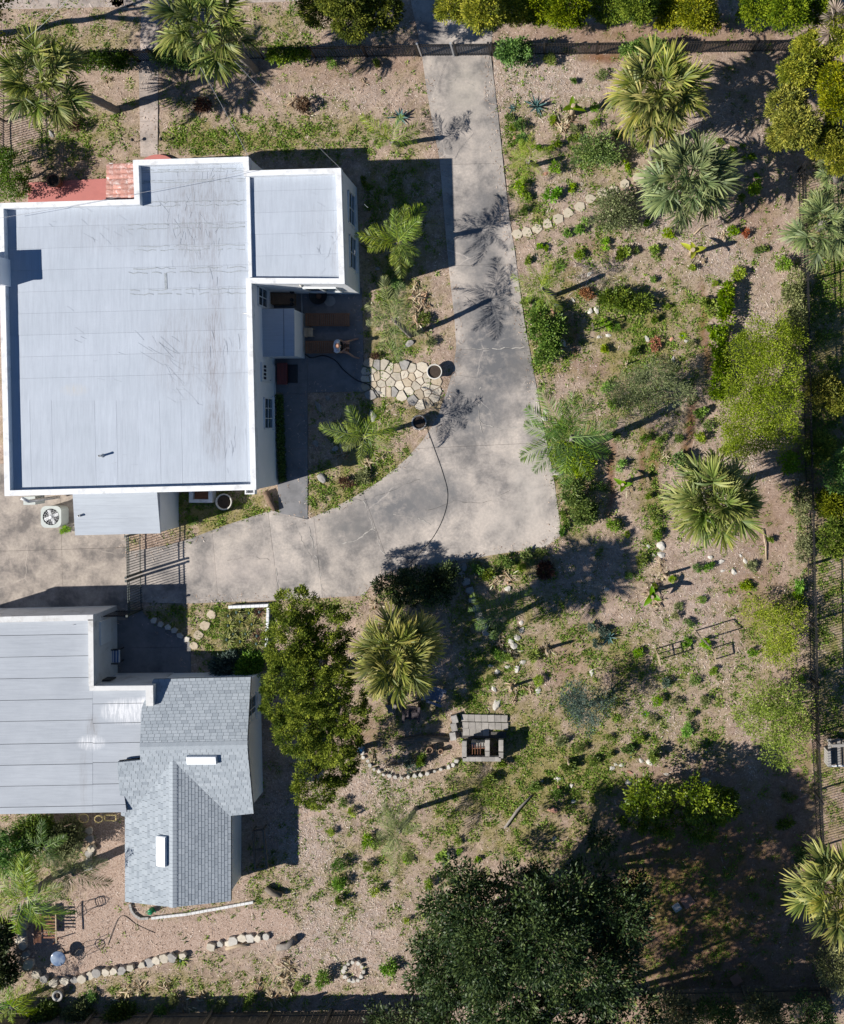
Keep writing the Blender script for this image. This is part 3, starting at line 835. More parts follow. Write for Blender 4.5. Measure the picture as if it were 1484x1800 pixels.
# door with glazed lights
x = face_x(655, 'm') + .015; y0, y1 = zrow(672), zrow(639)
d = MB().box((x + .02, (y0 + y1) / 2, 1.12), (.06, y1 - y0, 2.05)).build('door', M_FRAME, house)
for i in range(4): MB().box((x + .056, y0 + (y1 - y0) * (.2 + .2 * i), 1.75), (.02, .11, .32)).build('pane', M_GLASS, d)
mb = MB(); mb.lathe([(.0, .0), (.03, 0), (.03, .05), (0, .05)], (x + .07, y0 + .1, 1.0), 8); mb.build('handle', M_METAL, d)
# south wall of the NE room, window and lamp
p0, p1 = P(535, 506, 1.9), P(592, 506, 1.9); yw = P(520, 498.6, HP).y
f = MB()
for zc in (.95, 2.05): f.box(((p0.x + p1.x) / 2, yw - .01, zc), (p1.x - p0.x, .08, .06))
for xx in (p0.x, (p0.x + p1.x) / 2, p1.x): f.box((xx, yw - .012, 1.5), (.06, .085, 1.1))
wn = f.build('window', M_FRAME, house)
MB().box(((p0.x + p1.x) / 2, yw + .005, 1.5), (p1.x - p0.x - .02, .03, 1.06)).build('pane', M_GLASS, wn)
lp = P(529.5, 501, 2.75); mb = MB(); mb.lathe([(.02, .1), (.05, .09), (.085, -.05), (.08, -.12), (0, -.12)], lp, 12); lo = mb.build('wall_lamp', M_POTW, house)
MB().bar((lp.x, lp.y + .25, lp.z), (lp.x, lp.y, lp.z + .05), .03).build('lamp_arm', M_METAL, lo)
# small lean-to box on the patio (walls, flat roof) and the lean-to on the south side
HB = 1.75
bx_ = ccw([tuple(P(x, y, HB)[:2]) for x, y in [(446, 543), (517.3, 542), (517.8, 626), (447, 627)]])
MB().prism(offset_poly(bx_, .03), -.05, HB - .05).build('lean_to_wall', M_STUCCO, house)
bxo = MB().prism(bx_, HB - .045, HB).build('lean_to_roof', M_LEAN, house)
for f_ in (.14, .74):
    a = Vector(bx_[0]).lerp(Vector(bx_[1]), f_); b2 = Vector(bx_[3]).lerp(Vector(bx_[2]), f_)
    MB().bar((a.x, a.y, HB + .003), (b2.x, b2.y, HB + .003), .015, .008).build('roof_seam', M_SEAM, bxo)
lt = [P(127.6, 868, 2.4), P(276, 865, 2.4), P(282, 937.5, 2.05), P(132, 941, 2.05)]
ltm = MB(); ltm.add([tuple(q) for q in lt] + [(q.x, q.y, q.z - .06) for q in lt], [(3, 2, 1, 0), (4, 5, 6, 7), (0, 1, 5, 4), (1, 2, 6, 5), (2, 3, 7, 6), (3, 0, 4, 7)])
lto = ltm.build('lean_to_roof', M_LEAN, house)
wl = offset_poly(ccw([(q.x, q.y) for q in lt]), .05)
MB().prism(wl, -.05, 1.96).build('lean_to_wall', M_STUCCO, house)
for i in (.3, .62):
    a, b2 = lt[0].lerp(lt[3], i), lt[1].lerp(lt[2], i)
    MB().bar(a + Vector((0, 0, .004)), b2 + Vector((0, 0, .004)), .012, .006).build('roof_seam', M_LEAN, lto)
# electric riser box on the south wall
q = P(52, 880, 1.6); MB().box((q.x, q.y, 1.25), (.5, .35, .75), .03).build('service_box', M_ACPAINT, house)
mb = MB(); mb.tube([(q.x + .5, q.y + .05, .2), (q.x + .5, q.y + .05, 2.6), (q.x + .3, q.y + .2, 2.75)], .07, 10); mb.build('conduit', M_METAL, house)
q = P(90, 868, 1.4); MB().box((q.x, q.y + .15, 1.1), (1.25, .3, 2.2), .03).build('wall_bump', mat('cream_stucco', (.62, .52, .40), (.54, .45, .35), 3), house)
# tiled porch hood on the north side: individual barrel tiles on a sloping bed
hood_z0, hood_z1 = 2.15, 2.55
c0, c1, c2, c3 = P(188, 351, hood_z0), P(189, 288, hood_z0), P(239, 286, hood_z1), P(240, 349, hood_z1)
ho = MB(); ho.add([tuple(q) for q in (c0, c1, c2, c3)] + [(q.x, q.y, q.z - .1) for q in (c0, c1, c2, c3)], [(3, 2, 1, 0), (4, 5, 6, 7), (0, 1, 5, 4), (1, 2, 6, 5), (2, 3, 7, 6), (3, 0, 4, 7)])
hood = ho.build('porch_hood', M_TERRA, house)
tile = MB(); n = 7
for i in range(n):
    a = math.pi * i / (n - 1)
    tile.v += [(0, -.105 * math.cos(a), .06 * math.sin(a) + .012), (.40, -.085 * math.cos(a), .05 * math.sin(a))]
    tile.sm += []
for i in range(n - 1): tile.f.append((2 * i, 2 * i + 1, 2 * i + 3, 2 * i + 2)); tile.sm.append(True)
tile.f.append(tuple(range(0, 2 * n, 2))); tile.sm.append(False)
tme = None
rows = 7; cols = 4
for r in range(rows):
    for cc in range(cols):
        u = (cc) / cols; v = (r + .5) / rows
        p = (c0.lerp(c1, v)).lerp(c3.lerp(c2, v), u); pn = (c0.lerp(c1, v)).lerp(c3.lerp(c2, v), u + .01)
        if tme is None:
            to = tile.build('roof_tile', M_TERRA, hood, local=True); tme = to.data
        else: to = link('roof_tile', tme, hood)
        d = (pn - p).normalized()
        to.location = p + Vector((0, 0, .012)) - base_of(hood)
        to.rotation_euler = (random.uniform(-.05, .05), -math.asin(d.z) + .05, math.atan2(d.y, d.x) + random.uniform(-.03, .03))
for yy in (289, 346):
    q = P(190, yy, 2.1); MB().box((q.x + .1, q.y, 1.0), (.14, .14, 2.1)).build('porch_post', M_WHITE, house)
# salmon terrace in front with a low step, and the round doorstep
MB().prism(w2([(52, 322), (205, 314), (300, 316), (300, 400), (52, 400)]), -.1, .12).build('porch_floor', M_PINK, house)
q = P(280, 303); pts = [(q.x + 1.0 * math.cos(a), q.y - .2 + .95 * math.sin(a)) for a in np.linspace(0, math.pi, 14)]
MB().prism(pts + [(q.x - 1.0, q.y - 1.2), (q.x + 1.0, q.y - 1.2)], -.1, .16).build('doorstep', M_PINK, house)
q = P(300, 320); MB().box((q.x, q.y - .0, 1.0), (1.2, .5, 2.0)).build('door_recess', M_STUCCO, house)
# step box in front of the patio door
q = P(500, 657, .2); st_ = empty('door_step', (q.x, q.y, 0), 'dark red wooden box step below the glazed patio door', 'step')
for i in range(3): MB().box((q.x - .22 + .14 * i, q.y, .30), (.135, .95, .03)).build('plank', M_REDSTEP, st_)
MB().box((q.x - .09, q.y, .145), (.38, .90, .28)).build('riser', M_REDSTEP, st_)
q2 = P(512, 657); MB().box((q2.x + .08, q2.y, .03), (.42, .8, .03)).build('mat', M_DARK, st_)

# ------------------------------------------------------------------ garage with felted flat roof
GP, GD = 2.25, 2.02
gar = empty('garage', P(90, 1250), 'low white garage with grey felt strip roof and weathered parapet', 'garage')
GOUT = ccw([tuple(P(x, y, GP)[:2]) for x, y in [(-80, 1086), (163.5, 1080.5), (164.8, 1206), (269, 1205), (269.5, 1241), (256, 1262), (247, 1335), (206, 1340), (219, 1432), (-80, 1437)]])
MB().prism(offset_poly(GOUT, .04), -.1, GD - .06).build('wall', M_STUCCO_OLD, gar)
groof = MB().prism(offset_poly(GOUT, .01), GD - .055, GD - .01).build('roof', M_SEAM, gar)
def Pg(x, y): return P(x, y, GD)
gin = offset_poly(GOUT, .015)
dv_ = (Pg(163, 1200), Pg(163, 1440))
gl = clip_half(gin, tuple(dv_[0][:2]), (-1, 0)); gr_ = clip_half(gin, (dv_[0].x + .006, dv_[0].y), (1, 0))
k = 0
for poly, ys in ((gl, [1117, 1155, 1193, 1231, 1268, 1308, 1345, 1382, 1419]), (gr_, [1240, 1274, 1309, 1343, 1381, 1418])):
    for q in cut_sheets(poly, [(Pg(-90, y + 2), Pg(300, y - 5)) for y in ys], .022):
        k += 1
        MB().prism(q, GD - .008, GD + .004 + (k % 3) * .003).build('roof_sheet', M_ROOF2, groof)
# parapet along north and east edges
def par_seg(px0, px1, w, parent, matl, z1=GP, nm='parapet'):
    a, b2 = P(*px0, z1), P(*px1, z1); d = (b2 - a).normalized(); n = Vector((-d.y, d.x, 0)) * w
    MB().prism([(a.x, a.y), (b2.x, b2.y), (b2.x - n.x, b2.y - n.y), (a.x - n.x, a.y - n.y)], GD - .07, z1).build(nm, matl, parent)
par_seg((163.5, 1080.5), (-80, 1086), -.24, gar, M_STUCCO_OLD)
par_seg((164.8, 1206), (163.6, 1089), -.21, gar, M_STUCCO_OLD)
par_seg((256, 1205.2), (157, 1206), -.20, gar, M_STUCCO_OLD)
par_seg((269.5, 1241), (269, 1205), -.31, gar, M_STUCCO_OLD)
# east wall details: door, window, chair-side lamp
xw = P(164, 1140, GP).x - .02
MB().box((xw, zrow(1107) - .1, 1.15), (.06, 1.0, .95)).build('window', M_FRAME, gar)
q = P(183, 1198, 1.0); MB().box((q.x + .2, P(0, 1206, GP).y + .02, 1.2), (.6, .05, .5)).build('vent_grille', M_DARK, gar)
q = P(185, 1073, .2); mb = MB(); mb.add([(q.x - .5, q.y - .25, 0), (q.x + .45, q.y - .25, 0), (q.x + .45, q.y + .05, 0), (q.x - .5, q.y - .25, 2.1), (q.x - .42, q.y - .25, 2.1)], [(0, 1, 4, 3), (0, 2, 1), (0, 3, 2), (2, 3, 4), (1, 2, 4)])
mb.build('buttress', M_STUCCO_OLD, gar)

# ------------------------------------------------------------------ shingled cottage
M_SHIN = None
def shingle_mat():
    m, t, b = nodes_of('blue_grey_shingle')
    at = t.nodes.new('ShaderNodeAttribute'); at.attribute_name = 'tint'
    oi = t.nodes.new('ShaderNodeObjectInfo')
    f = mathn(t, 'ADD', at.outputs['Fac'], mathn(t, 'MULTIPLY', oi.outputs['Random'], .0))
    r = ramp(t, [(0, (.29, .325, .36)), (.35, (.345, .385, .42)), (.7, (.38, .42, .455)), (1, (.41, .45, .485))]); t.links.new(f, r.inputs['Fac'])
    n = noise(t, 80, 3, .8, position(t)); r2 = ramp(t, [(.2, (.84, .84, .84)), (.8, (1.08, 1.08, 1.08))]); t.links.new(n.outputs['Fac'], r2.inputs['Fac'])
    t.links.new(mixc(t, 1.0, r.outputs[0], r2.outputs[0], 'MULTIPLY'), b.inputs['Base Color'])
    b.inputs['Roughness'].default_value = .95; b.inputs['Specular IOR Level'].default_value = .15
    bump(t, b, n.outputs['Fac'], .5, .01)
    return m
M_SHIN = shingle_mat()
M_SHINB = mat('dark_shingle_gap', (.16, .19, .22), (.12, .14, .16), 6, .95)
cot = empty('cottage', P(330, 1400), 'small cottage with blue-grey shingled cross-gable roof and two white skylights', 'cottage')
ZE, ZR, ZS = 1.80, 2.50, 2.36
def plane(a, b_, c):
    n = (b_ - a).cross(c - a).normalized()
    return a, (n if n.z > 0 else -n)
def on_plane(px, py, pl):
    o = Vector((CX, CY, CAM_H)); d = P(px, py) - o
    t_ = (pl[0] - o).dot(pl[1]) / d.dot(pl[1])
    return o + d * t_
RE, RW = P(434.5, 1309, ZR), P(246, 1313, ZR)
pN = plane(RE, RW, P(441, 1190, ZE)); pS = plane(RE, RW, P(446, 1430, ZE))
rs0, rs1 = P(304, 1332, ZS), P(304, 1595, ZS)
pW = plane(rs0, rs1, P(220, 1585, ZE - .05)); pE = plane(rs0, rs1, P(406, 1584, ZE - .05))
cap_polys = {
    'N': (pN, [(270, 1194), (441, 1190), (434.5, 1309), (246, 1313), (249, 1245)], (RW, RE)),
    'S': (pS, [(246, 1313), (434.5, 1309), (446, 1430), (404, 1434), (304, 1336), (232, 1438), (214, 1434), (206, 1340), (247, 1336)], (RW, RE)),
    'W': (pW, [(304, 1332), (304, 1595), (220, 1585), (220, 1434), (213, 1433), (214, 1400), (262, 1350)], (rs1, rs0)),
    'E': (pE, [(304, 1332), (406, 1432), (406, 1584), (304, 1595)], (rs0, rs1))}
croof = empty('roof', P(330, 1400, ZE), rz=0); croof.parent = cot; croof.location = Vector((0, 0, ZE))
tabw, tabe = .26, .13
tab_me = {}
nshare = 0
def tab_mesh(q):
    """one shingle tab, origin at its lower left, x along the course, y up the slope"""
    if q in tab_me: return tab_me[q]
    w = tabw - .012
    me = bpy.data.meshes.new('shingle')
    vv = [(0, 0, .014), (w, 0, .014), (w, tabe + .02, .003), (0, tabe + .02, .003), (0, 0, .0), (w, 0, .0), (w, tabe + .02, -.004), (0, tabe + .02, -.004)]
    me.from_pydata(vv, [], [(0, 1, 2, 3), (4, 5, 1, 0), (5, 6, 2, 1), (7, 4, 0, 3)])
    a = me.attributes.new('tint', 'FLOAT', 'POINT'); a.data.foreach_set('value', np.full(8, q / 7.0, np.float32))
    me.materials.append(M_SHIN); tab_me[q] = me
    return me
for key, (pl, poly, rd) in cap_polys.items():
    pts3 = [on_plane(x, y, pl) for x, y in poly]
    u = (rd[1] - rd[0]).normalized(); n = pl[1]; v = n.cross(u)
    if v.z < 0: v = -v; u = -u
    o = min(pts3, key=lambda p: p.dot(v))
    loc2 = [((p - o).dot(u), (p - o).dot(v)) for p in pts3]
    bd = MB()
    top = [o + u * a + v * b2 + n * -.004 for a, b2 in loc2]; bot = [p - Vector((0, 0, .12)) for p in top]
    tri = tessellate_polygon([[Vector((a, b2, 0)) for a, b2 in loc2]])
    m_ = len(top)
    fl = []
    for t3 in tri:
        a, b2, c = [loc2[i] for i in t3]
        if (b2[0] - a[0]) * (c[1] - a[1]) - (b2[1] - a[1]) * (c[0] - a[0]) < 0: t3 = (t3[0], t3[2], t3[1])
        fl.append(tuple(t3)); fl.append((t3[0] + m_, t3[2] + m_, t3[1] + m_))
    fl += [(i, (i + 1) % m_, m_ + (i + 1) % m_, m_ + i) for i in range(m_)]
    bd.add(top + bot, fl); bd.build('roof_deck', M_SHINB, croof)
    amin, amax = min(a for a, _ in loc2), max(a for a, _ in loc2); bmax = max(b2 for _, b2 in loc2)
    V_, F_, T_ = [], [], []
    row = 0; yv = 0.0
    while yv < bmax:
        xo = amin - tabw + (row % 2) * tabw / 2 + (row % 3) * .05
        while xo < amax:
            cx_, cy_ = xo + tabw / 2, yv + tabe / 2
            w = tabw - .012
            corner = [in_poly(a, b2, loc2) for a in (xo, xo + w) for b2 in (yv, yv + tabe)]
            if not all(corner):
                q_ = loc2
                for pt, nn_ in (((xo, 0), (1, 0)), ((xo + w, 0), (-1, 0)), ((0, yv), (0, 1)), ((0, yv + tabe), (0, -1))): q_ = clip_half(q_, pt, nn_) if q_ else q_
                if len(q_) > 2:
                    k0 = len(V_); qq = min(7, max(0, int(random.gauss(4.2, 1.7)))) / 7.0
                    ar_ = sum(q_[i][0] * q_[(i + 1) % len(q_)][1] - q_[(i + 1) % len(q_)][0] * q_[i][1] for i in range(len(q_)))
                    if ar_ < 0: q_ = list(reversed(q_))
                    for a, b2 in q_:
                        V_.append(tuple(o + u * a + v * b2 + n * (.018 - .075 * (b2 - yv)) - base_of(croof))); T_.append(qq)
                    F_.append(tuple(range(k0, k0 + len(q_))))
            else:
                q = min(7, max(0, int(random.gauss(4.2, 1.7))))
                org = o + u * xo + v * yv + n * .004
                if key == 'E' and nshare < 300:
                    so_ = link('shingle', tab_mesh(q), croof)
                    so_.matrix_local = Matrix.Translation(org - base_of(croof)) @ Matrix((u, v, n)).transposed().to_4x4()
                    nshare += 1
                else:
                    w = tabw - .012; k0 = len(V_)
                    for a, b2, h in ((0, 0, .014), (w, 0, .014), (w, tabe + .02, .003), (0, tabe + .02, .003), (0, 0, 0), (w, 0, 0)):
                        V_.append(tuple(org + u * a + v * b2 + n * h - base_of(croof))); T_.append(q / 7.0)
                    F_ += [(k0, k0 + 1, k0 + 2, k0 + 3), (k0 + 4, k0 + 5, k0 + 1, k0)]
            xo += tabw
        yv += tabe; row += 1
    me = bpy.data.meshes.new('shingles'); me.from_pydata(V_, [], F_)
    a = me.attributes.new('tint', 'FLOAT', 'POINT'); a.data.foreach_set('value', np.array(T_, np.float32)); me.materials.append(M_SHIN)
    tag(link('shingles', me, croof), kind='stuff')
# ridge caps
for a, b2 in ((RW, RE), (rs0, rs1)):
    L = (b2 - a).length; nn = int(L / .15); d = (b2 - a).normalized(); sd = d.cross(Vector((0, 0, 1))).normalized()
    V_, F_, T_ = [], [], []
    for i in range(nn):
        p = a + d * (i * L / nn); k0 = len(V_); l = L / nn + .015
        for e, hh in ((0, .032), (l, .022)):
            for s_, z in ((-.16, -.045), (0, 0), (.16, -.045)):
                V_.append(tuple(p + d * e + sd * s_ + Vector((0, 0, z + hh)) - base_of(croof))); T_.append(random.uniform(.4, 1))
        F_ += [(k0 + 1, k0, k0 + 3, k0 + 4), (k0 + 2, k0 + 1, k0 + 4, k0 + 5), (k0, k0 + 1, k0 + 1 + 0, k0)][:2]
    me = bpy.data.meshes.new('ridge_caps'); me.from_pydata(V_, [], F_)
    at_ = me.attributes.new('tint', 'FLOAT', 'POINT'); at_.data.foreach_set('value', np.array(T_, np.float32)); me.materials.append(M_SHIN)
    tag(link('ridge_caps', me, croof), kind='stuff')
# walls below the eaves
cw = MB(); cw.prism([tuple(P(x, y, ZE)[:2]) for x, y in [(255, 1203), (434, 1200), (439, 1421), (255, 1425)]], -.1, ZE - .1)
cw.build('wall', M_STUCCO, cot)
MB().prism([tuple(P(x, y, ZE)[:2]) for x, y in [(226, 1415), (399, 1415), (399, 1577), (226, 1577)]], -.1, ZE - .15).build('wall', M_STUCCO, cot)
pe = [P(435, 1203, ZE - .14), P(433, 1309, ZR - .16), P(440, 1420, ZE - .14)]
g_ = MB(); g_.add([(q.x, q.y, q.z) for q in pe] + [(q.x - .1, q.y, q.z) for q in pe], [(2, 1, 0), (3, 4, 5), (0, 1, 4, 3), (1, 2, 5, 4), (2, 0, 3, 5)]); g_.build('gable_wall', M_STUCCO, cot)
pe = [P(228, 1576, ZE - .16), P(304, 1576, ZS - .16), P(398, 1576, ZE - .16)]
g_ = MB(); g_.add([tuple(q) for q in pe] + [(q.x, q.y + .1, q.z) for q in pe], [(0, 2, 1), (3, 4, 5), (0, 1, 4, 3), (1, 2, 5, 4), (2, 0, 3, 5)]); g_.build('gable_wall', M_STUCCO, cot)
xw = P(439, 1350, ZE).x
wall_window(zrow(1268), zrow(1225), .8, 1.8, P(434, 1203, ZE).x + .02, cot)
# white skylights: a curb with a domed lid each
def skylight(px, py, pl, du, dv_2):
    p = on_plane(px, py, pl); n = pl[1]; u = Vector((1, 0, 0)); u = (u - n * u.dot(n)).normalized(); v = n.cross(u)
    M = Matrix((u, v, n)).transposed()
    c = MB().box(p + n * .06, (du, dv_2, .13), M=M).build('skylight', M_WHITE, croof)
    MB().box(p + n * .14, (du * .97, dv_2 * .95, .035), M=M).build('lid', mat('white_plastic', (.86, .88, .9), (.8, .82, .84), 4, .35), c)
skylight(356, 1334, pS, 1.25, .36)
skylight(286.5, 1495, pW, .42, 1.25)
# ------------------------------------------------------------------ fences and gates
def fence(name, pts_px, h, spacing, label, cat='fence', matl=None, post_every=2.4, rails=(.12, .86, 1.0), r=.011, cap=None, group=None, max_pickets=295):
    """iron picket fence along pixel points on the ground: posts, rails and pickets are parts"""
    matl = matl or M_IRON
    pts = [P(x, y) for x, y in pts_px]
    root = empty(name, pts[0], label, cat, group)
    segs = [(pts[i], pts[i + 1]) for i in range(len(pts) - 1)]
    tot = sum((b - a).length for a, b in segs)
    def at(d):
        for a, b in segs:
            L = (b - a).length
            if d <= L: return a.lerp(b, d / L)
            d -= L
        return segs[-1][1].copy()
    pk = MB().box((0, 0, h / 2), (r * 2, r * 2, h)); pk.add([(-r, -r, h), (r, -r, h), (r, r, h), (-r, r, h), (0, 0, h + .05)], [(0, 1, 4), (1, 2, 4), (2, 3, 4), (3, 0, 4)])
    me = None
    n = int(tot / spacing)
    for i in range(n):
        p = at((i + .5) * spacing)
        if me is None:
            o = pk.build('picket', matl, root, local=True); me = o.data
        else: o = link('picket', me, root)
        o.location = p - pts[0]
    for a, b in segs:
        for z in rails:
            MB().bar(a + Vector((0, 0, h * z - .02)), b + Vector((0, 0, h * z - .02)), .03, .035).build('rail', matl, root)
    m = max(1, int(round(tot / post_every)))
    pm = None
    for i in range(m + 1):
        p = at(tot * i / m)
        if pm is None:
            q = MB().box((0, 0, (h + .08) / 2), (.07, .07, h + .08)); q.box((0, 0, h + .10), (.09, .09, .04))
            o = q.build('post', cap or matl, root, local=True); pm = o.data
        else: o = link('post', pm, root)
        o.location = p - pts[0]
    return root
fence('iron_gate', [(248.6, 1006), (248, 936)], 1.42, .112, 'open-barred iron driveway gate leaf next to the lean-to', 'gate', M_IRON_G, 3, (.1, .88, .99), group='iron drive gate leaves')
fence('iron_gate', [(249, 1012), (250.5, 1071)], 1.42, .112, 'iron driveway gate leaf next to the garage corner', 'gate', M_IRON_G, 3, (.1, .88, .99), group='iron drive gate leaves')
fence('iron_fence', [(204, 1073.5), (246, 1073)], 1.3, .11, 'short black iron fence panel between garage corner and drive gate', 'fence', M_IRON, 3)
fence('iron_fence', [(90, 110), (243, 108)], 1.2, .12, 'black iron picket fence under vines, left of the front walk')
fence('garden_gate', [(246, 107.5), (278, 107)], 1.15, .11, 'black iron garden gate across the narrow front walk', 'gate')
fence('iron_fence', [(281, 107), (550, 102), (737, 98.5)], 1.22, .12, 'black iron picket fence between front walk and driveway')
fence('iron_gate', [(741, 98), (798, 97.5)], 1.25, .11, 'black iron gate leaf across the upper driveway, house side', 'gate', cap=M_METAL)
fence('iron_gate', [(803, 97.5), (862, 97)], 1.25, .11, 'black iron gate leaf across the upper driveway, vine bush side', 'gate')
fence('iron_fence', [(867, 97), (1110, 94), (1412, 89)], 1.22, .12, 'long black iron picket fence along the top of the garden')
fence('iron_fence', [(1403, 300), (1408, 480), (1414, 760), (1420, 1000), (1427, 1290), (1436, 1490)], 1.30, .112, 'very long grey iron picket fence down the side boundary', matl=M_IRON, r=.009)
fence('iron_fence', [(9, 130), (9, 296)], 1.35, .105, 'black iron picket fence beside the front corner shrub', matl=M_IRON)

def board_fence(name, a_px, b_px, h, label, nail=2.35):
    a, b = P(*a_px), P(*b_px)
    root = empty(name, a, label, 'fence')
    L = (b - a).length; d = (b - a).normalized(); n = int(L / .148)
    me = None
    nv = Vector((-d.y, d.x, 0))
    for i in range(n):
        if me is None:
            mb = MB(); w, t_ = .138, .02
            mb.add([(-w / 2, -t_ / 2, 0), (w / 2, -t_ / 2, 0), (w / 2, t_ / 2, 0), (-w / 2, t_ / 2, 0), (-w / 2, -t_ / 2, h - .04), (w / 2, -t_ / 2, h - .04), (w / 2, t_ / 2, h - .04), (-w / 2, t_ / 2, h - .04), (-w / 4, -t_ / 2, h), (w / 4, -t_ / 2, h), (w / 4, t_ / 2, h), (-w / 4, t_ / 2, h)],
                [(0, 1, 5, 4), (1, 2, 6, 5), (2, 3, 7, 6), (3, 0, 4, 7), (4, 5, 9, 8), (5, 6, 10, 9), (6, 7, 11, 10), (7, 4, 8, 11), (8, 9, 10, 11)])
            o = mb.build('board', M_GREYWOOD, root, local=True); me = o.data
        else: o = link('board', me, root)
        o.location = d * ((i + .5) * L / n) + Vector((0, 0, random.uniform(-.02, .02)))
        o.rotation_euler = (random.uniform(-.01, .01), 0, math.atan2(d.y, d.x) + random.uniform(-.03, .03))
    for z in (.3, .95, h - .25): MB().bar(a + nv * .04 + Vector((0, 0, z)), b + nv * .04 + Vector((0, 0, z)), .04, .09).build('rail', M_GREYWOOD, root)
    m = int(L / nail)
    for i in range(m + 1):
        p = a + d * (L * i / max(1, m)) + nv * .10; MB().box((p.x, p.y, h / 2), (.10, .10, h)).build('post', M_GREYWOOD, root)
    return root
board_fence('board_fence', (-40, 1783), (790, 1776), 1.75, 'weathered board fence along the bottom, below the leaf litter bed')
board_fence('board_fence', (1165, 1741), (1444, 1734), 1.15, 'dark board fence in deep shade behind the magnolia')
board_fence('board_fence', (1449, 1640), (1446, 1738), 1.2, 'short board fence beside the big palm at the shaded corner')

# ------------------------------------------------------------------ patio: loungers, table, person, pots, hose
def lounger(px0, py0, px1, py1, label):
    a, b = P(px0, py0, .33), P(px1, py1, .33)
    root = empty('sun_lounger', (a.x, (a.y + b.y) / 2, 0), label, 'sun lounger', 'wooden sun loungers on the patio')
    L, W = b.x - a.x, abs(b.y - a.y)
    for s_ in (-1, 1):
        MB().box((a.x + L / 2, (a.y + b.y) / 2 + s_ * (W / 2 - .025), .30), (L, .045, .07)).build('side_rail', M_TEAK, root)
    me = None; n = 23
    for i in range(n):
        if me is None:
            o = MB().box((0, 0, 0), (.062, W - .10, .02)).build('slat', M_TEAK, root, local=True); me = o.data
        else: o = link('slat', me, root)
        o.location = ((i + .5) * L / n, 0, .345)
    for x in (.15, L - .15):
        for s_ in (-1, 1): MB().box((a.x + x, (a.y + b.y) / 2 + s_ * (W / 2 - .03), .14), (.06, .05, .27)).build('leg', M_TEAK, root)
    return root
lounger(537, 550.5, 615, 573, 'empty brown slatted sun lounger nearest the house wall')
lounger(537, 599, 614, 621, 'brown slatted sun lounger with a seated person on it')
q = P(542.5, 584, .38); tb = empty('side_table', (q.x, q.y, 0), 'small square wooden side table between the two loungers', 'side table')
for i in range(4): MB().box((q.x - .14 + .094 * i, q.y, .37), (.088, .38, .02)).build('slat', M_PALEWOOD, tb)
for sx_ in (-1, 1):
    for sy_ in (-1, 1): MB().box((q.x + sx_ * .16, q.y + sy_ * .16, .18), (.04, .04, .36)).build('leg', M_PALEWOOD, tb)
# the person: one skinned body, clothes as children
M_SKIN = mat('skin', (.50, .27, .18), (.44, .23, .155), 6, .55)
M_SHIRT = mat('white_shirt', (.68, .71, .76), (.60, .63, .68), 9, .9, .3)
M_SHORTS = mat('dark_shorts', (.02, .022, .028), (.014, .015, .018), 9, .9)
M_HAIR = mat('short_grey_hair', (.16, .12, .09), (.08, .06, .05), 20, .9)
def skin_body(name, verts, edges, radii, matl, parent=None, root=0, sub=2):
    me = bpy.data.meshes.new(name); me.from_pydata(verts, edges, [])
    me.materials.append(matl)
    o = link(name, me, parent)
    sk = o.modifiers.new('skin', 'SKIN'); sk.use_smooth_shade = True
    lay = me.skin_vertices[0].data
    for i, r_ in enumerate(radii):
        lay[i].radius = (r_, r_) if not hasattr(r_, '__len__') else r_
        lay[i].use_root = (i == root)
    ss = o.modifiers.new('sub', 'SUBSURF'); ss.levels = sub; ss.render_levels = sub
    return o
pp = P(593, 609.5, .4)
per = empty('person', (pp.x, pp.y, 0), 'person in a white shirt and dark shorts sitting on the lounger end, legs apart', 'person')
# local axes: +x towards the feet; seat at z .36
V0 = [(0, 0, .46), (.03, 0, .62), (.08, 0, .80), (.11, 0, .90), (.15, 0, .975), (.20, 0, 1.06), (.22, 0, 1.12),      # pelvis .. head top (leaning forward)
    (.04, .12, .46), (.40, .20, .49), (.62, .33, .10), (.74, .36, .05),                                              # left leg
    (.04, -.12, .46), (.42, -.24, .49), (.66, -.42, .10), (.78, -.46, .05),                                          # right leg
    (.10, .19, .86), (.20, .27, .64), (.42, .14, .58), (.10, -.19, .86), (.20, -.27, .64), (.42, -.08, .58)]         # arms
E0 = [(0, 1), (1, 2), (2, 3), (3, 4), (4, 5), (5, 6), (0, 7), (7, 8), (8, 9), (9, 10), (0, 11), (11, 12), (12, 13), (13, 14), (3, 15), (15, 16), (16, 17), (3, 18), (18, 19), (19, 20)]
R0 = [.13, .12, .13, .10, .055, .085, .065, .085, .06, .04, .035, .085, .06, .04, .035, .055, .042, .032, .055, .042, .032]
body = skin_body('body', V0, E0, R0, M_SKIN, per)
body.location = (0, 0, 0)
TV = [(-.02, 0, .50), (.03, 0, .62), (.08, 0, .80), (.115, 0, .905), (.10, .19, .865), (.16, .245, .74), (.10, -.19, .865), (.16, -.245, .74)]
shirt = skin_body('shirt', TV, [(0, 1), (1, 2), (2, 3), (3, 4), (4, 5), (3, 6), (6, 7)], [(.16, .17), .165, .19, .15, .11, .085, .11, .085], M_SHIRT, body)
SV = [(0, 0, .45), (.04, .12, .455), (.30, .18, .48), (.04, -.12, .455), (.31, -.20, .48)]
skin_body('shorts', SV, [(0, 1), (1, 2), (0, 3), (3, 4)], [.14, .105, .085, .105, .085], M_SHORTS, body)
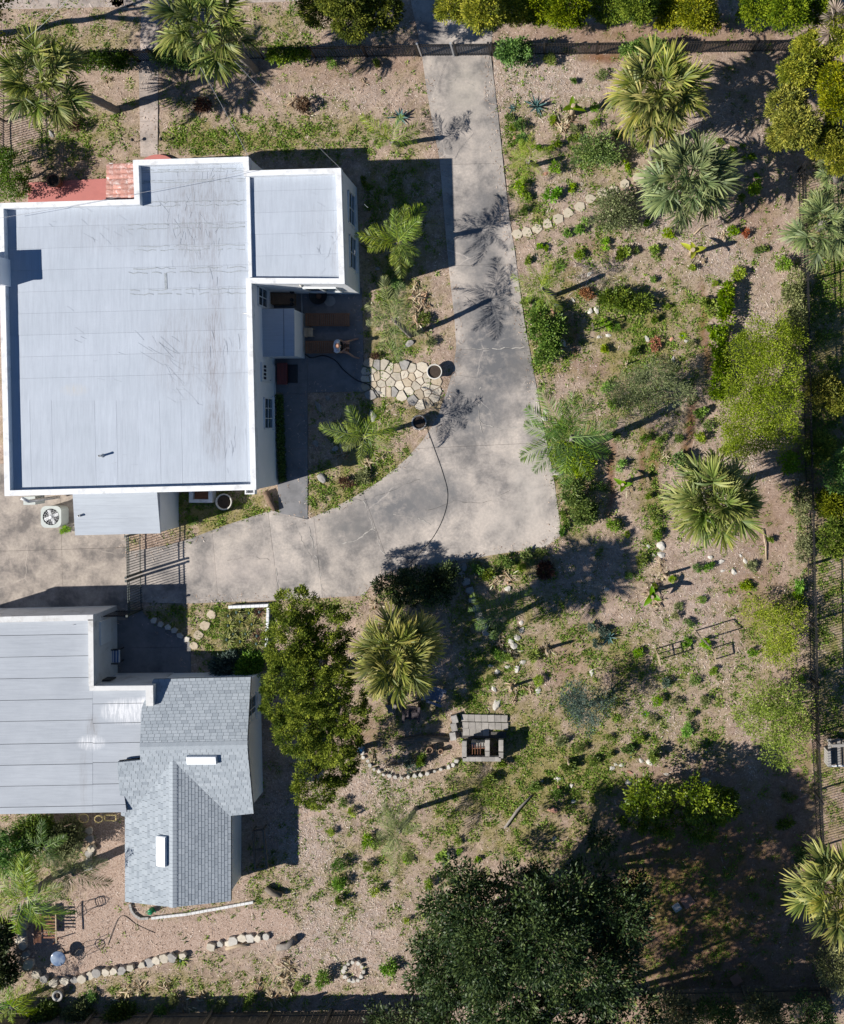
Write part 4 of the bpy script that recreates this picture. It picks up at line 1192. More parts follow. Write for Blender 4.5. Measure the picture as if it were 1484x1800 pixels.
# head details: hair fringe, nose, ears, eyes, mouth; fingers; feet
hm = MB(); hc = Vector((.205, 0, 1.075))
for i in range(26):
    a = math.pi * .35 + math.pi * 1.3 * i / 25
    hm.box(hc + Vector((math.cos(a) * .085, math.sin(a) * .08, -.035)), (.02, .02, .05), a)
hm.build('hair', M_HAIR, body, local=True)
fm = MB(); fm.lathe([(.0, .02), (.012, .0), (.014, -.02), (0, -.025)], hc + Vector((.095, 0, -.01)), 8)
for s_ in (-1, 1): fm.lathe([(0, .03), (.012, .02), (.014, -.02), (0, -.03)], hc + Vector((.0, s_ * .088, -.01)), 8)
fm.build('nose_and_ears', M_SKIN, body, local=True)
em = MB()
for s_ in (-1, 1): em.lathe([(0, .008), (.009, 0), (0, -.008)], hc + Vector((.083, s_ * .032, .02)), 8)
em.box(hc + Vector((.085, 0, -.055)), (.01, .04, .008)); em.build('eyes_and_mouth', M_HAIR, body, local=True)
for s_, w in ((1, (.42, .14, .58)), (-1, (.42, -.08, .58))):
    hv = [Vector(w)]; he = []; hr = [.03]
    hv.append(Vector(w) + Vector((.06, 0, -.01))); he.append((0, 1)); hr.append(.032)
    for f_ in range(4):
        b0 = len(hv)
        hv += [hv[1] + Vector((.04, (f_ - 1.5) * .019, .0)), hv[1] + Vector((.075 - abs(f_ - 1.5) * .006, (f_ - 1.5) * .021, -.015)), hv[1] + Vector((.09 - abs(f_ - 1.5) * .01, (f_ - 1.5) * .021, -.04))]
        he += [(1, b0), (b0, b0 + 1), (b0 + 1, b0 + 2)]; hr += [.010, .009, .008]
    b0 = len(hv); hv += [hv[0] + Vector((.03, -s_ * .035, -.005)), hv[0] + Vector((.06, -s_ * .05, -.02))]; he += [(0, b0), (b0, b0 + 1)]; hr += [.011, .009]
    skin_body('hand', [tuple(x) for x in hv], he, hr, M_SKIN, body, sub=1)
for (ax, ay) in ((.74, .36), (.78, -.46)):
    skin_body('foot', [(ax - .05, ay * .98, .06), (ax + .02, ay, .045), (ax + .11, ay * 1.03, .03)], [(0, 1), (1, 2)], [.04, .042, .03], M_SKIN, body, sub=1)

def pot(px, py, r, h, label, matl, soil=True, name='plant_pot', rim=.05, fill=.86):
    p = G(px, py); p.z = max(p.z, 0)
    o = empty(name, p, label, 'pot')
    mb = MB(); mb.lathe([(r * .62, 0), (r * .7, 0), (r * .93, h * .88), (r, h * .88), (r, h), (r - rim, h), (r - rim - .01, h * .8), (0, h * .8)], (0, 0, 0), 28)
    mb.build('pot_body', matl, o, local=True)
    if soil:
        sm_ = MB(); sm_.lathe([(r - rim - .012, h * .82), (r * .5, h * fill), (0, h * (fill - .03))], (0, 0, 0), 16); sm_.build('soil', M_SOIL, o, local=True)
    return o
pot(766, 654, .34, .40, 'large cream round pot where flagstone path meets driveway', M_POTW)
pot(739, 742.5, .33, .42, 'dark-filled grey round pot at the lawn point by the driveway', M_POTG)
pot(399, 881, .36, .42, 'cream round pot on the grass beside the lean-to', M_POTW)
pot(104, 322, .30, .55, 'brown clay pot standing on the salmon terrace', M_TERRAPOT)
pot(107, 1744, .24, .3, 'pale ring-shaped pot below the curved stone edging', M_POTG, rim=.10)
pot(757, 1315, .16, .3, 'larger dark clay pot in the shaded bed near the barbecue', M_TERRAPOT)
pot(776, 1318, .12, .24, 'smaller dark clay pot in the shaded bed near the barbecue', M_TERRAPOT)
p = P(562, 521); o = empty('fire_bowl', (p.x, p.y, 0), 'wide dark iron fire bowl against the patio wall', 'fire bowl')
mb = MB(); mb.lathe([(.12, .0), (.2, .02), (.34, .22), (.40, .30), (.38, .30), (.30, .2), (0, .12)], p, 24); mb.build('bowl', M_IRON, o)
mb = MB(); mb.lathe([(.14, .13), (.1, .22), (0, .26)], p, 10); mb.build('ash_heap', M_RUST, o)
p = P(580, 529); tag(MB().prism([(p.x + .24 * math.cos(a) * random.uniform(.95, 1.05), p.y + .24 * math.sin(a)) for a in np.linspace(0, 6.1, 18)], .0, .03).build('stepping_disc', M_POTG), 'round pale paving disc beside the fire bowl', 'paver')
tag(MB().box((P(492, 527).x + .2, P(0, 527).y, .25), (1.05, .5, .5)).build('planter_box', M_TERRAPOT), 'dark brown wooden planter box in the patio corner', 'planter')
for i, (x, y) in enumerate(((521, 517), (521, 531), (521, 538))):
    pp_ = P(x, y); mb = MB(); mb.lathe([(.06, 0), (.075, .2), (.085, .2), (.085, .24), (.07, .24), (.06, .18), (0, .18)], (pp_.x, pp_.y, .5), 14)
    tag(mb.build('small_pot', M_DARK), ['first small black pot on the planter edge, nearest the wall', 'middle small black pot on the planter edge', 'third small black pot on the planter edge, nearest the box'][i], 'pot', 'small pots on the planter box')
mb = MB(); a, b = P(530, 512), P(532, 640); mb.tube([(a.x, a.y, .06), (b.x, P(0, 553).y, .06)], .03, 8); tag(mb.build('drain_pipe', M_METAL), 'pale pipe lying on the patio beside the planter', 'pipe')

def spline(pts, n=6):
    out = []
    pts = [Vector(p) for p in pts]
    for i in range(len(pts) - 1):
        p0, p1, p2, p3 = pts[max(i - 1, 0)], pts[i], pts[i + 1], pts[min(i + 2, len(pts) - 1)]
        for k_ in range(n):
            t_ = k_ / n
            out.append(.5 * ((2 * p1) + (p2 - p0) * t_ + (2 * p0 - 5 * p1 + 4 * p2 - p3) * t_ ** 2 + (3 * p1 - p0 - 3 * p2 + p3) * t_ ** 3))
    return out + [pts[-1]]
def curve(name, pts, r, matl, label, cat):
    return tag(MB().tube(spline(pts), r, 6).build(name, matl), label, cat)
def gp(pts, z=.03): return [P(x, y, z) for x, y in pts]
curve('garden_hose', gp([(536, 622), (548, 629), (569, 625), (590, 634), (604, 650), (627, 668), (648, 676), (662, 690), (668, 700)]), .022, M_HOSE, 'black garden hose curling from the lounger to the flagstones', 'hose')
curve('garden_hose', gp([(750, 752), (764, 790), (778, 830), (787, 868), (781, 905), (763, 942), (738, 972), (720, 990)], .015), .011, M_HOSE, 'thin dark hose curving across the driveway below the dark pot', 'hose')
curve('garden_hose', gp([(190, 1660), (205, 1620), (218, 1610), (240, 1625), (272, 1640)], 0), .012, M_HOSE, 'thin brown hose on the gravel beside the cottage', 'hose')
# service cables from the street to the house
def cable(a, b, sag, label):
    pts = [a.lerp(b, t_) - Vector((0, 0, sag * 4 * t_ * (1 - t_))) for t_ in np.linspace(0, 1, 9)]
    curve('service_cable', pts, .007, M_CABLE, label, 'cable')
cable(P(352, 118, 5.6), P(437, 276, 3.25), .25, 'pale service cable from the front palm to the roof corner')
cable(P(413, 108, 5.6), P(478, 176, 4.5), .1, 'pale cable crossing the tilted palm trunk')
cable(P(555, 253, 4.4), P(600, 297, 3.2), .1, 'pinkish service cable ending at the outer roof corner')
cable(P(-10, 385, 3.5), P(437, 300, 3.5), .2, 'white cable lying across the silver roof')
cable(P(125, -10, 6.5), P(45, 68, 5.6), .1, 'pale cable above the upper corner grass')

# ------------------------------------------------------------------ utility objects by the lean-to
p = P(104, 906); ac = empty('air_conditioner', (p.x, p.y, 0), 'round-topped grey-green air conditioner unit beside the lean-to', 'air conditioner')
def rrect(w, h, r, n=5):
    pts = []
    for cx_, cy_, a0 in ((w / 2 - r, h / 2 - r, 0), (-w / 2 + r, h / 2 - r, 90), (-w / 2 + r, -h / 2 + r, 180), (w / 2 - r, -h / 2 + r, 270)):
        for i in range(n): a = math.radians(a0 + 90 * i / (n - 1)); pts.append((cx_ + r * math.cos(a), cy_ + r * math.sin(a)))
    return pts
c = [(x + p.x, y + p.y) for x, y in rrect(.84, .9, .2)]
MB().prism(c, 0, .62).build('casing', M_ACPAINT, ac)
rim_o = [(x + p.x, y + p.y) for x, y in rrect(.88, .94, .22, 7)]; rim_i = [(p.x + .36 * math.cos(a), p.y + .36 * math.sin(a)) for a in np.linspace(0, 2 * math.pi, 28, endpoint=False)]
mb = MB(); ring(mb, rim_o, rim_i, .62, .68); mb.build('top_rim', M_ACPAINT, ac)
MB().lathe([(.36, .625), (.36, .60), (0, .60)], (p.x, p.y, 0.03), 24).build('fan_well', M_DARK, ac)
for i in range(4):
    a = i * math.pi / 2 + .4; MB().box((p.x + .17 * math.cos(a), p.y + .17 * math.sin(a), .645), (.3, .13, .012), a).build('fan_blade', M_METAL, ac)
mb = MB()
for i in range(16):
    a = 2 * math.pi * i / 16; mb.bar((p.x + .06 * math.cos(a), p.y + .06 * math.sin(a), .68), (p.x + .365 * math.cos(a), p.y + .365 * math.sin(a), .68), .008)
for r_ in (.12, .2, .28): mb.tube([(p.x + r_ * math.cos(a), p.y + r_ * math.sin(a), .684) for a in np.linspace(0, 2 * math.pi, 25)], .005, 5)
mb.lathe([(.07, .69), (.05, .70), (0, .70)], (p.x, p.y, 0), 12); mb.build('fan_guard', M_METAL, ac)
p = P(360, 870); o = empty('well_box', (p.x, p.y, 0), 'white square masonry box against the house behind the grass', 'masonry box')
mb = MB(); ring(mb, [(p.x - .5, p.y - .3), (p.x + .5, p.y - .3), (p.x + .5, p.y + .35), (p.x - .5, p.y + .35)], [(p.x - .34, p.y - .16), (p.x + .34, p.y - .16), (p.x + .34, p.y + .2), (p.x - .34, p.y + .2)], 0, .5); mb.build('box_wall', M_WHITE, o)
MB().box((p.x, p.y + .02, .15), (.66, .34, .3)).build('box_floor', M_RUST, o)
# felled log by the house corner
def log(pts, rs, label, matl=None, name='log'):
    mb = MB(); mb.tube(pts, rs, 10)
    o = mb.build(name, matl or M_BARK); return tag(o, label, 'log')
log([P(466, 864, .14), P(474, 880, .15), P(484, 897, .12)], [.13, .15, .12], 'brown log lying at the house corner beside the walkway', mat('brown_log', (.24, .16, .11), (.12, .08, .05), 8, .9, .6))
log([P(467, 1561, .14), P(480, 1570, .15), P(496, 1573, .13)], [.12, .14, .12], 'mossy grey log on leaf litter near the cottage corner', M_GREYWOOD)
log([P(487, 1666, .14), P(505, 1664, .15), P(519, 1650, .13)], [.13, .14, .15], 'pale sawn log at the end of the stone edging', M_PTRUNK)
log([P(397, 1668, .08), P(420, 1662, .09), P(440, 1660, .07)], [.07, .08, .06], 'thin pale log behind the stone edging', M_PALEWOOD)
log([P(887, 1456, .06), P(910, 1424, .07), P(936, 1397, .05)], [.05, .06, .035], 'long grey branch lying on the grass below the barbecue', M_PTRUNK, 'branch')
log([P(693, 1306, .14), P(740, 1298, .15), P(790, 1300, .13)], [.13, .15, .12], 'dark log in the shaded ring bed', M_GREYWOOD)
log([P(1341, 930, .04), P(1346, 958, .05), P(1347, 985, .03)], [.025, .03, .02], 'thin pale stick on bare ground near the side fence', M_PALEWOOD, 'stick')
log([P(1140, 262, .9), P(1144, 274, .5), P(1150, 290, .05)], [.06, .065, .07], 'pale leaning post between the two upper fan palms', M_PTRUNK, 'leaning_post')
log([P(1263, 382, .05), P(1271, 388, .05), P(1277, 393, .05)], [.03, .035, .03], 'short grey stick below the second fan palm', M_PTRUNK, 'stick')
log([P(1220, 412, .03), P(1232, 400, .04), P(1243, 396, .03)], [.03, .03, .02], 'dry tan frond stalk lying below the second fan palm', M_PALEWOOD, 'stick')
for i, (x, y) in enumerate(((238, 249), (288, 248))):
    q = P(x, y); o = empty('path_light', (q.x, q.y, 0), ['small dark path lamp on the terrace side of the front walk', 'small dark path lamp on the cable side of the front walk'][i], 'path lamp', 'front walk lamps')
    MB().tube([(q.x, q.y, -.05), (q.x, q.y, .28)], .012, 6).build('stake', M_DARK, o)
    MB().lathe([(.02, .26), (.07, .28), (.075, .31), (.01, .36)], (q.x, q.y, 0), 12).build('shade', M_DARK, o)

# ------------------------------------------------------------------ garage court: chair, raised bed
p = P(208, 1149); ch = empty('patio_chair', (p.x, p.y, 0), 'patio chair with blue and white striped cushion against the garage wall', 'chair')
for sx_ in (-1, 1):
    for sy_ in (-1, 1): MB().box((p.x + sx_ * .24, p.y + sy_ * .27, .2), (.04, .04, .4)).build('leg', M_DARK, ch)
MB().box((p.x, p.y, .39), (.54, .6, .04)).build('seat', M_DARK, ch)
cu = MB().box((p.x + .02, p.y, .45), (.5, .54, .08)).build('cushion', M_CUSH, ch)
for i in range(4): MB().box((p.x - .17 + i * .125, p.y, .495), (.05, .545, .012)).build('stripe', M_BLUE, cu)
MB().box((p.x - .27, p.y, .68), (.05, .6, .55), M=Matrix.Rotation(-.2, 3, 'Y')).build('backrest', M_DARK, ch)
for s_ in (-1, 1): MB().box((p.x, p.y + s_ * .3, .6), (.5, .05, .04)).build('armrest', M_DARK, ch)
bed = empty('raised_bed', P(440, 1105), 'raised garden bed with a white painted block border corner', 'raised bed')
def border(a_px, b_px, n, root, matl, w=.14, h=.22, nm='block'):
    a, b = P(*a_px), P(*b_px); d = (b - a)
    for i in range(n):
        c = a + d * ((i + .5) / n); MB().box((c.x, c.y, h / 2 - .02), (d.length / n - .012, w, h), math.atan2(d.y, d.x) + random.uniform(-.02, .02)).build(nm, matl, root)
border((404, 1066), (474, 1063), 9, bed, M_WHITE, .12); border((473.5, 1067), (470, 1142), 9, bed, M_WHITE, .11)

# ------------------------------------------------------------------ barbecue of concrete blocks
bq = empty('block_barbecue', P(852, 1300), 'grey concrete block barbecue with paved apron on the grass', 'barbecue')
def blk(px, py, z, w, d, h, rz=-.03, matl=None, nm='block', ref=None):
    q = P(px, py, z + h); MB().box((q.x, q.y, z + h / 2), (w, d, h), rz).build(nm, matl or M_BLOCK, bq)
for r_, y in enumerate((1262, 1275.5, 1287)):
    for i in range(7):
        if r_ == 2 and i > 3: continue
        blk(817 + i * 11.6 + r_ * 1.2, y + i * .25, -.03, .275, .30, .09 + random.uniform(-.01, .01), random.uniform(-.05, .03), nm='paver')
MB().box(P(850, 1292, .02), (2.0, .28, .04)).build('hearth', M_SOOT, bq)
for lay in range(4):
    z = lay * .2
    for (x, ys_) in ((816, (1308, 1318, 1328)), (856.5, (1306, 1316, 1325)), (880.5, (1306, 1316, 1328))):
        for y in ys_:
            blk(x + (lay % 2) * .4, y, z, .19, .245, .19)
    for i in range(6): blk(819 + i * 11.2, 1334.5 + (lay % 2) * .3, z, .27, .19, .19)
for i in range(5):
    a = P(826 + i * 4.6, 1309, .62); b = P(826 + i * 4.6, 1331, .62); MB().bar(a, b, .02).build('grate_bar', M_RUST, bq)
MB().bar(P(822, 1316, .6), P(854, 1315, .6), .03).build('grate_rail', M_RUST, bq)
for i in range(4): blk(832 + i * 8, 1310 + (i % 2) * .5, .1, .19, .22, .42, matl=M_BLOCK, nm='fire_brick')
# paving blocks standing along its left side
for i, (x, y) in enumerate(((800, 1262), (799, 1276), (797, 1292))):
    q = G(x, y); o = tag(MB().box((q.x, q.y, .1), (.26, .34, .24), random.uniform(-.3, .3)).build('edging_block', M_ROCKG), ['upper dark edging block beside the barbecue apron', 'middle dark edging block beside the barbecue apron', 'lower dark edging block beside the barbecue apron'][i], 'block', 'edging blocks beside the barbecue')

# ------------------------------------------------------------------ garden chairs by the fan palm
def adirondack(px, py, rz, label, matl):
    p = G(px, py); o = empty('garden_chair', p, label, 'chair', 'garden chairs near the fan palm', rz=rz)
    def part(nm, c, d, M=None, rz_=0): return MB().box(c, d, rz_, M).build(nm, matl, o, local=True)
    for i in range(5): part('seat_slat', (.0 + i * .105 - .2, 0, .36 - i * .0), (.095, .52, .02))
    for i in range(5):
        part('back_slat', (-.36, -.2 + i * .1, .68), (.02, .09, .78 - abs(i - 2) * .06), Matrix.Rotation(-.45, 3, 'Y'))
    for s_ in (-1, 1):
        part('armrest', (.02, s_ * .33, .56), (.7, .11, .025)); part('leg', (.27, s_ * .3, .27), (.09, .03, .56)); part('leg', (-.3, s_ * .3, .25), (.09, .03, .5))
    part('front_rail', (.24, 0, .3), (.025, .56, .1))
    return o
M_CHB = mat('faded_blue_wood', (.18, .22, .30), (.12, .14, .20), 8, .8, .2)
M_CHD = mat('dark_stained_wood', (.07, .055, .06), (.04, .03, .035), 8, .8, .2)
adirondack(769, 1218, -.35, 'faded blue wooden garden chair at the edge of the fan palm shade', M_CHB)
adirondack(726, 1250, -1.6, 'dark wooden garden chair below the fan palm crown', M_CHD)
p = G(689, 1243); sk_ = skin_body('driftwood_stump', [tuple(p + Vector(v)) for v in ((0, 0, .0), (.05, .03, .28), (.3, .12, .14), (-.28, .1, .1), (.1, -.3, .1), (-.15, -.22, .12))], [(0, 1), (1, 2), (1, 3), (1, 4), (1, 5)], [.16, .13, .06, .07, .06, .06], M_PTRUNK)
tag(sk_, 'gnarled grey stump on bare ground beside the fan palm', 'stump')
p = G(637, 1314); o = empty('rain_barrel', p, 'blue plastic drum standing at the end of the curved edging', 'barrel')
MB().lathe([(.0, 0), (.11, 0), (.125, .1), (.12, .2), (.13, .3), (.12, .42), (.11, .5), (.09, .51), (0, .51)], (0, 0, 0), 18).build('drum', M_BLUEP, o, local=True)
MB().lathe([(.115, .5), (.12, .52), (.1, .53), (0, .53)], (0, 0, 0), 18).build('lid', M_BLUEP, o, local=True)

# ------------------------------------------------------------------ standing frames in the garden
def stand_frame(a_px, b_px, h, label, bars=0, matl=None, name='trellis', rails=()):
    a, b = G(*a_px), G(*b_px); o = empty(name, a, label, 'trellis'); matl = matl or M_GREYWOOD
    up = Vector((0, 0, h))
    MB().bar(a, a + up, .045).build('post', matl, o); MB().bar(b, b + up, .045).build('post', matl, o)
    MB().bar(a + up, b + up, .05).build('top_bar', matl, o)
    for z in rails: MB().bar(a + Vector((0, 0, z)), b + Vector((0, 0, z)), .035).build('cross_bar', matl, o)
    for i in range(bars):
        q = a.lerp(b, (i + 1) / (bars + 1)); MB().bar(q, q + up, .035).build('bar', matl, o)
    return o
stand_frame((1224, 1109), (1239, 1124), 1.25, 'dark square wooden garden frame with open middle')
stand_frame((1153, 1141), (1157, 1160), 1.15, 'pale ladder-like plant frame on weedy ground', 1, M_PALEWOOD, rails=(.55, .85))
stand_frame((1252, 1140), (1254, 1160), .7, 'small thin stick frame below the square frame', 0, M_PALEWOOD)
stand_frame((1040, 573), (1042, 581), 1.1, 'low dark stake frame next to a lime bush', 0, M_GREYWOOD)
p = P(456, 1493); cf = empty('cold_frame', (p.x, p.y, 0), 'long weathered timber frame standing in the cottage shade', 'frame')
for a, b in (((445, 1460), (449, 1528)), ((463, 1458), (470, 1527))): MB().bar(P(*a, .5), P(*b, .5), .09, .08).build('side_rail', M_GREYWOOD, cf)
for a, b in (((445, 1460), (463, 1458)), ((447, 1494), (466, 1493)), ((449, 1528), (470, 1527))): MB().bar(P(*a, .46), P(*b, .46), .07, .06).build('cross_bar', M_GREYWOOD, cf)
for x, y in ((445, 1460), (449, 1528), (463, 1458), (470, 1527)):
    q = P(x, y, .45); MB().box((q.x, q.y, .21), (.06, .06, .42)).build('leg', M_GREYWOOD, cf)

# ------------------------------------------------------------------ gravel terrace behind the cottage
p = P(80, 1632); bn = empty('garden_bench', (p.x, p.y, 0), 'rusty slatted garden bench on the gravel terrace', 'bench')
for i in range(7):
    q = P(86, 1612 + i * 6, .45); MB().box((q.x, q.y, .45), (.56, .07, .02)).build('slat', M_RUST, bn)
for i in range(6):
    q = P(60 + i * 2.4, 1632, .5 + i * .0); MB().box((q.x, q.y, .5), (.02, 1.25, .03)).build('back_bar', M_RUST, bn)
for x in (64, 97):
    for y in (1609, 1656): q = P(x, y, .3); MB().box((q.x, q.y, .23), (.04, .04, .46)).build('leg', M_RUST, bn)
MB().bar(P(98, 1607, .62), P(99, 1658, .62), .04).build('armrest', M_PALEWOOD, bn)
p = P(111, 1676); tbg = empty('round_table', (p.x, p.y, 0), 'round blue glass garden table on the gravel terrace', 'table')
MB().lathe([(.31, .40), (.33, .41), (.33, .43), (.31, .44), (0, .44)], (p.x, p.y, 0), 28).build('table_top', mat('blue_glass', (.30, .36, .44), (.08, .13, .24), 3, .12, spec=.8), tbg)
MB().tube([(p.x, p.y, 0), (p.x, p.y, .4)], .035, 10).build('stem', M_IRON, tbg)
for i in range(3): a = i * 2.1; MB().bar((p.x, p.y, .05), (p.x + .25 * math.cos(a), p.y + .25 * math.sin(a), .0), .03).build('foot', M_IRON, tbg)
for i, (x, y, rz, lab) in enumerate(((152, 1592, .3, 'thin black wire chair in palm shadow beside the cottage gravel'), (150, 1668, -.7, 'dark wire chair lying in shade beside the round table'))):
    p = P(x, y); c = empty('wire_chair', (p.x, p.y, 0), lab, 'chair', rz=rz)
    MB().tube([(.22 * math.cos(a), .22 * math.sin(a), .44) for a in np.linspace(0, 2 * math.pi, 21)], .013, 6).build('seat_ring', M_IRON, c, local=True)
    mb = MB()
    for k_ in range(5): mb.bar((-.2 + k_ * .1, -.19, .44), (-.2 + k_ * .1, .19, .44), .01)
    mb.build('seat_wires', M_IRON, c, local=True)
    MB().tube([(-.2, -.18, .44), (-.26, -.2, .75), (-.28, 0, .92), (-.26, .2, .75), (-.2, .18, .44)], .013, 6).build('back_hoop', M_IRON, c, local=True)
    for sx_ in (-1, 1):
        for sy_ in (-1, 1): MB().tube([(sx_ * .16, sy_ * .16, .44), (sx_ * .21, sy_ * .21, 0)], .012, 6).build('leg', M_IRON, c, local=True)
cb = empty('garden_kerb', P(340, 1603), 'white painted block kerb along the back of the cottage', 'kerb')
border((267, 1613), (330, 1606), 9, cb, M_STUCCO_OLD, .11, .1); border((330, 1606), (446, 1585), 16, cb, M_STUCCO_OLD, .11, .1)
kc = empty('garden_kerb', P(240, 1612), 'curved grey edging round the small cottage flower bed', 'kerb')
pts = [(229, 1588), (232, 1600), (238, 1608), (248, 1614), (262, 1613)]
for i in range(4): border(pts[i], pts[i + 1], 2, kc, M_POTG, .10, .10, 'kerb_stone')
p = G(267, 1600); wc = empty('watering_can', p, 'green watering can in the small bed under the gable', 'watering can')
MB().lathe([(0, 0), (.13, 0), (.12, .2), (.10, .24), (0, .24)], (0, 0, 0), 16).build('can_body', M_GREENP, wc, local=True)
MB().tube([(.1, 0, .06), (.2, .02, .16), (.28, .03, .27)], [.03, .022, .02], 8).build('spout', M_GREENP, wc, local=True)
MB().tube([(-.11, 0, .06), (-.2, 0, .16), (-.12, 0, .28), (0, 0, .27)], .013, 6).build('handle', M_GREENP, wc, local=True)
for i, (x, y, r_) in enumerate(((147, 1439, .21), (173.5, 1440, .17))):
    p = P(x, y, .5); mb = MB(); mb.tube([(p.x + r_ * math.cos(a), p.y + r_ * .9 * math.sin(a), .5) for a in np.linspace(0, 2 * math.pi, 25)], .028, 8)
    tag(mb.build('hanging_hoop', M_YELLOW), ['larger pale yellow hoop under the garage eave', 'smaller pale yellow hoop under the garage eave'][i], 'hoop', 'yellow hoops under the garage eave')
p = P(194, 1438, .4); mb = MB()
for a, b in (((-.24, -.12), (.24, -.12)), ((.24, -.12), (.24, .12)), ((.24, .12), (-.24, .12)), ((-.24, .12), (-.24, -.12))): mb.bar((p.x + a[0], p.y + a[1], .4), (p.x + b[0], p.y + b[1], .4), .04)
tag(mb.build('wooden_tray_frame', M_YELLOW), 'pale rectangular wooden frame beside the yellow hoops', 'frame')
p = P(124, 1445, 1.0); mb = MB(); mb.bar((p.x - .2, p.y - .4, .0), (p.x + .1, p.y + .1, 1.7), .04, .02); tag(mb.build('leaning_board', M_PALEWOOD), 'pale board leaning on the garage wall above the plants', 'board')
# neighbour's porch at the right edge
p = P(1468, 1320); nb = empty('neighbour_porch', (p.x, p.y, 0), 'grey boarded porch corner with pale rail beyond the side fence', 'porch')
for i in range(9):
    q = P(1459 + i * 5.4, 1322, .4); MB().box((q.x, q.y, .38), (.13, 1.15, .04), .02).build('deck_board', M_GREYWOOD if i % 3 else M_ROCKG, nb)
MB().box((P(1480, 0).x, P(0, 1341).y, .2), (1.3, .08, .36)).build('fascia', M_WHITE, nb)
MB().bar((P(1453, 1299).x, P(0, 1299).y, .9), (P(1500, 1299).x, P(0, 1297).y, .9), .12, .06).build('handrail', M_ROCKG, nb)
for x in (1455, 1478): q = P(x, 1300); MB().box((q.x, q.y, .45), (.09, .09, .9)).build('post', M_ROCKG, nb)
MB().box((P(1452, 1326).x, P(0, 1326).y, .3), (.16, .7, .6)).build('side_panel', M_BLUEP if False else M_ROCKG, nb)
# ------------------------------------------------------------------ vegetation: leaf meshes
L_SABAL = leafmat('fan_palm_leaf', (0.035, 0.07, 0.012), (0.155, 0.205, 0.04), (0.44, 0.43, 0.13), .5, .25)
L_SABALB = leafmat('blue_green_fan_leaf', (0.05, 0.085, 0.035), (0.16, 0.21, 0.08), (0.42, 0.46, 0.19), .5, .25)
L_SABALY = leafmat('yellowing_fan_leaf', (0.04, 0.07, 0.012), (0.175, 0.21, 0.04), (0.52, 0.46, 0.13), .5, .25)
L_DEADFAN = leafmat('dead_fan_leaf', (0.144, 0.108, 0.081), (0.300, 0.240, 0.180), (0.529, 0.437, 0.345), .8, .15)
L_FEATHER = leafmat('feather_palm_leaf', (0.05, 0.1, 0.012), (0.17, 0.26, 0.03), (0.44, 0.5, 0.08), .45, .3)
L_FEATHERG = leafmat('green_feather_leaf', (0.035, 0.085, 0.008), (0.14, 0.25, 0.02), (0.4, 0.5, 0.045), .45, .3)
L_FEATHERD = leafmat('dark_feather_leaf', (0.025, 0.06, 0.02), (0.09, 0.17, 0.035), (0.26, 0.36, 0.07), .45, .3)
L_CEDAR = leafmat('cedar_leaf', (0.02, 0.042, 0.005), (0.1, 0.145, 0.013), (0.3, 0.34, 0.038), .7, .2, .15)
L_CEDARY = leafmat('golden_cedar_leaf', (0.035, 0.06, 0.006), (0.21, 0.25, 0.018), (0.52, 0.5, 0.055), .6, .25)

L_OAK = leafmat('dark_oak_leaf', (0.01, 0.022, 0.007), (0.036, 0.064, 0.017), (0.13, 0.165, 0.045), .5, .15, .3)
L_GLOSS = leafmat('glossy_green_leaf', (0.025, 0.055, 0.006), (0.095, 0.16, 0.014), (0.27, 0.33, 0.04), .4, .25)
L_WILLOW = leafmat('yellow_green_leaf', (0.09, 0.14, 0.012), (0.27, 0.35, 0.035), (0.5, 0.56, 0.09), .6, .35)
L_LIME = leafmat('lime_leaf', (0.06, 0.15, 0.008), (0.19, 0.34, 0.02), (0.42, 0.56, 0.06), .5, .35, rnd=.25)
L_MID = leafmat('mid_green_leaf', (0.03, 0.075, 0.015), (0.12, 0.21, 0.035), (0.3, 0.4, 0.08), .5, .3, rnd=.25)
L_OLIVE = leafmat('grey_green_leaf', (0.06, 0.085, 0.03), (0.18, 0.21, 0.08), (0.38, 0.4, 0.17), .6, .3)
L_BLUE = leafmat('blue_green_leaf', (0.027, 0.059, 0.045), (0.080, 0.130, 0.100), (0.196, 0.276, 0.218), .6, .25)
L_AGAVE = leafmat('agave_leaf', (0.032, 0.081, 0.077), (0.070, 0.150, 0.145), (0.184, 0.299, 0.287), .5, .1, rnd=0)
L_BROM = leafmat('bromeliad_leaf', (0.090, 0.117, 0.027), (0.220, 0.240, 0.060), (0.483, 0.437, 0.161), .5, .2)
L_RED = leafmat('dark_red_leaf', (0.032, 0.018, 0.011), (0.090, 0.045, 0.025), (0.230, 0.115, 0.069), .6, .2)
L_DRY = leafmat('dry_tan_leaf', (0.180, 0.117, 0.068), (0.460, 0.330, 0.200), (0.700, 0.667, 0.483), .8, .15)
L_RUST = leafmat('rusty_dead_leaf', (0.144, 0.045, 0.018), (0.340, 0.120, 0.050), (0.575, 0.276, 0.138), .8, .15)
L_GRASSM = leafmat('grass_blade', (0.1, 0.13, 0.02), (0.27, 0.29, 0.06), (0.54, 0.48, 0.18), .7, .3, rnd=0)
L_WEED = leafmat('weed_leaf', (0.05, 0.11, 0.012), (0.19, 0.32, 0.03), (0.4, 0.52, 0.08), .6, .3, rnd=0)
L_LITTER = leafmat('leaf_litter', (0.22, 0.14, 0.1), (0.52, 0.4, 0.31), (0.78, 0.69, 0.61), .95, .0, rnd=0, spec=.1)

def unit(v):
    return v / np.maximum(np.linalg.norm(v, axis=-1, keepdims=True), 1e-9)

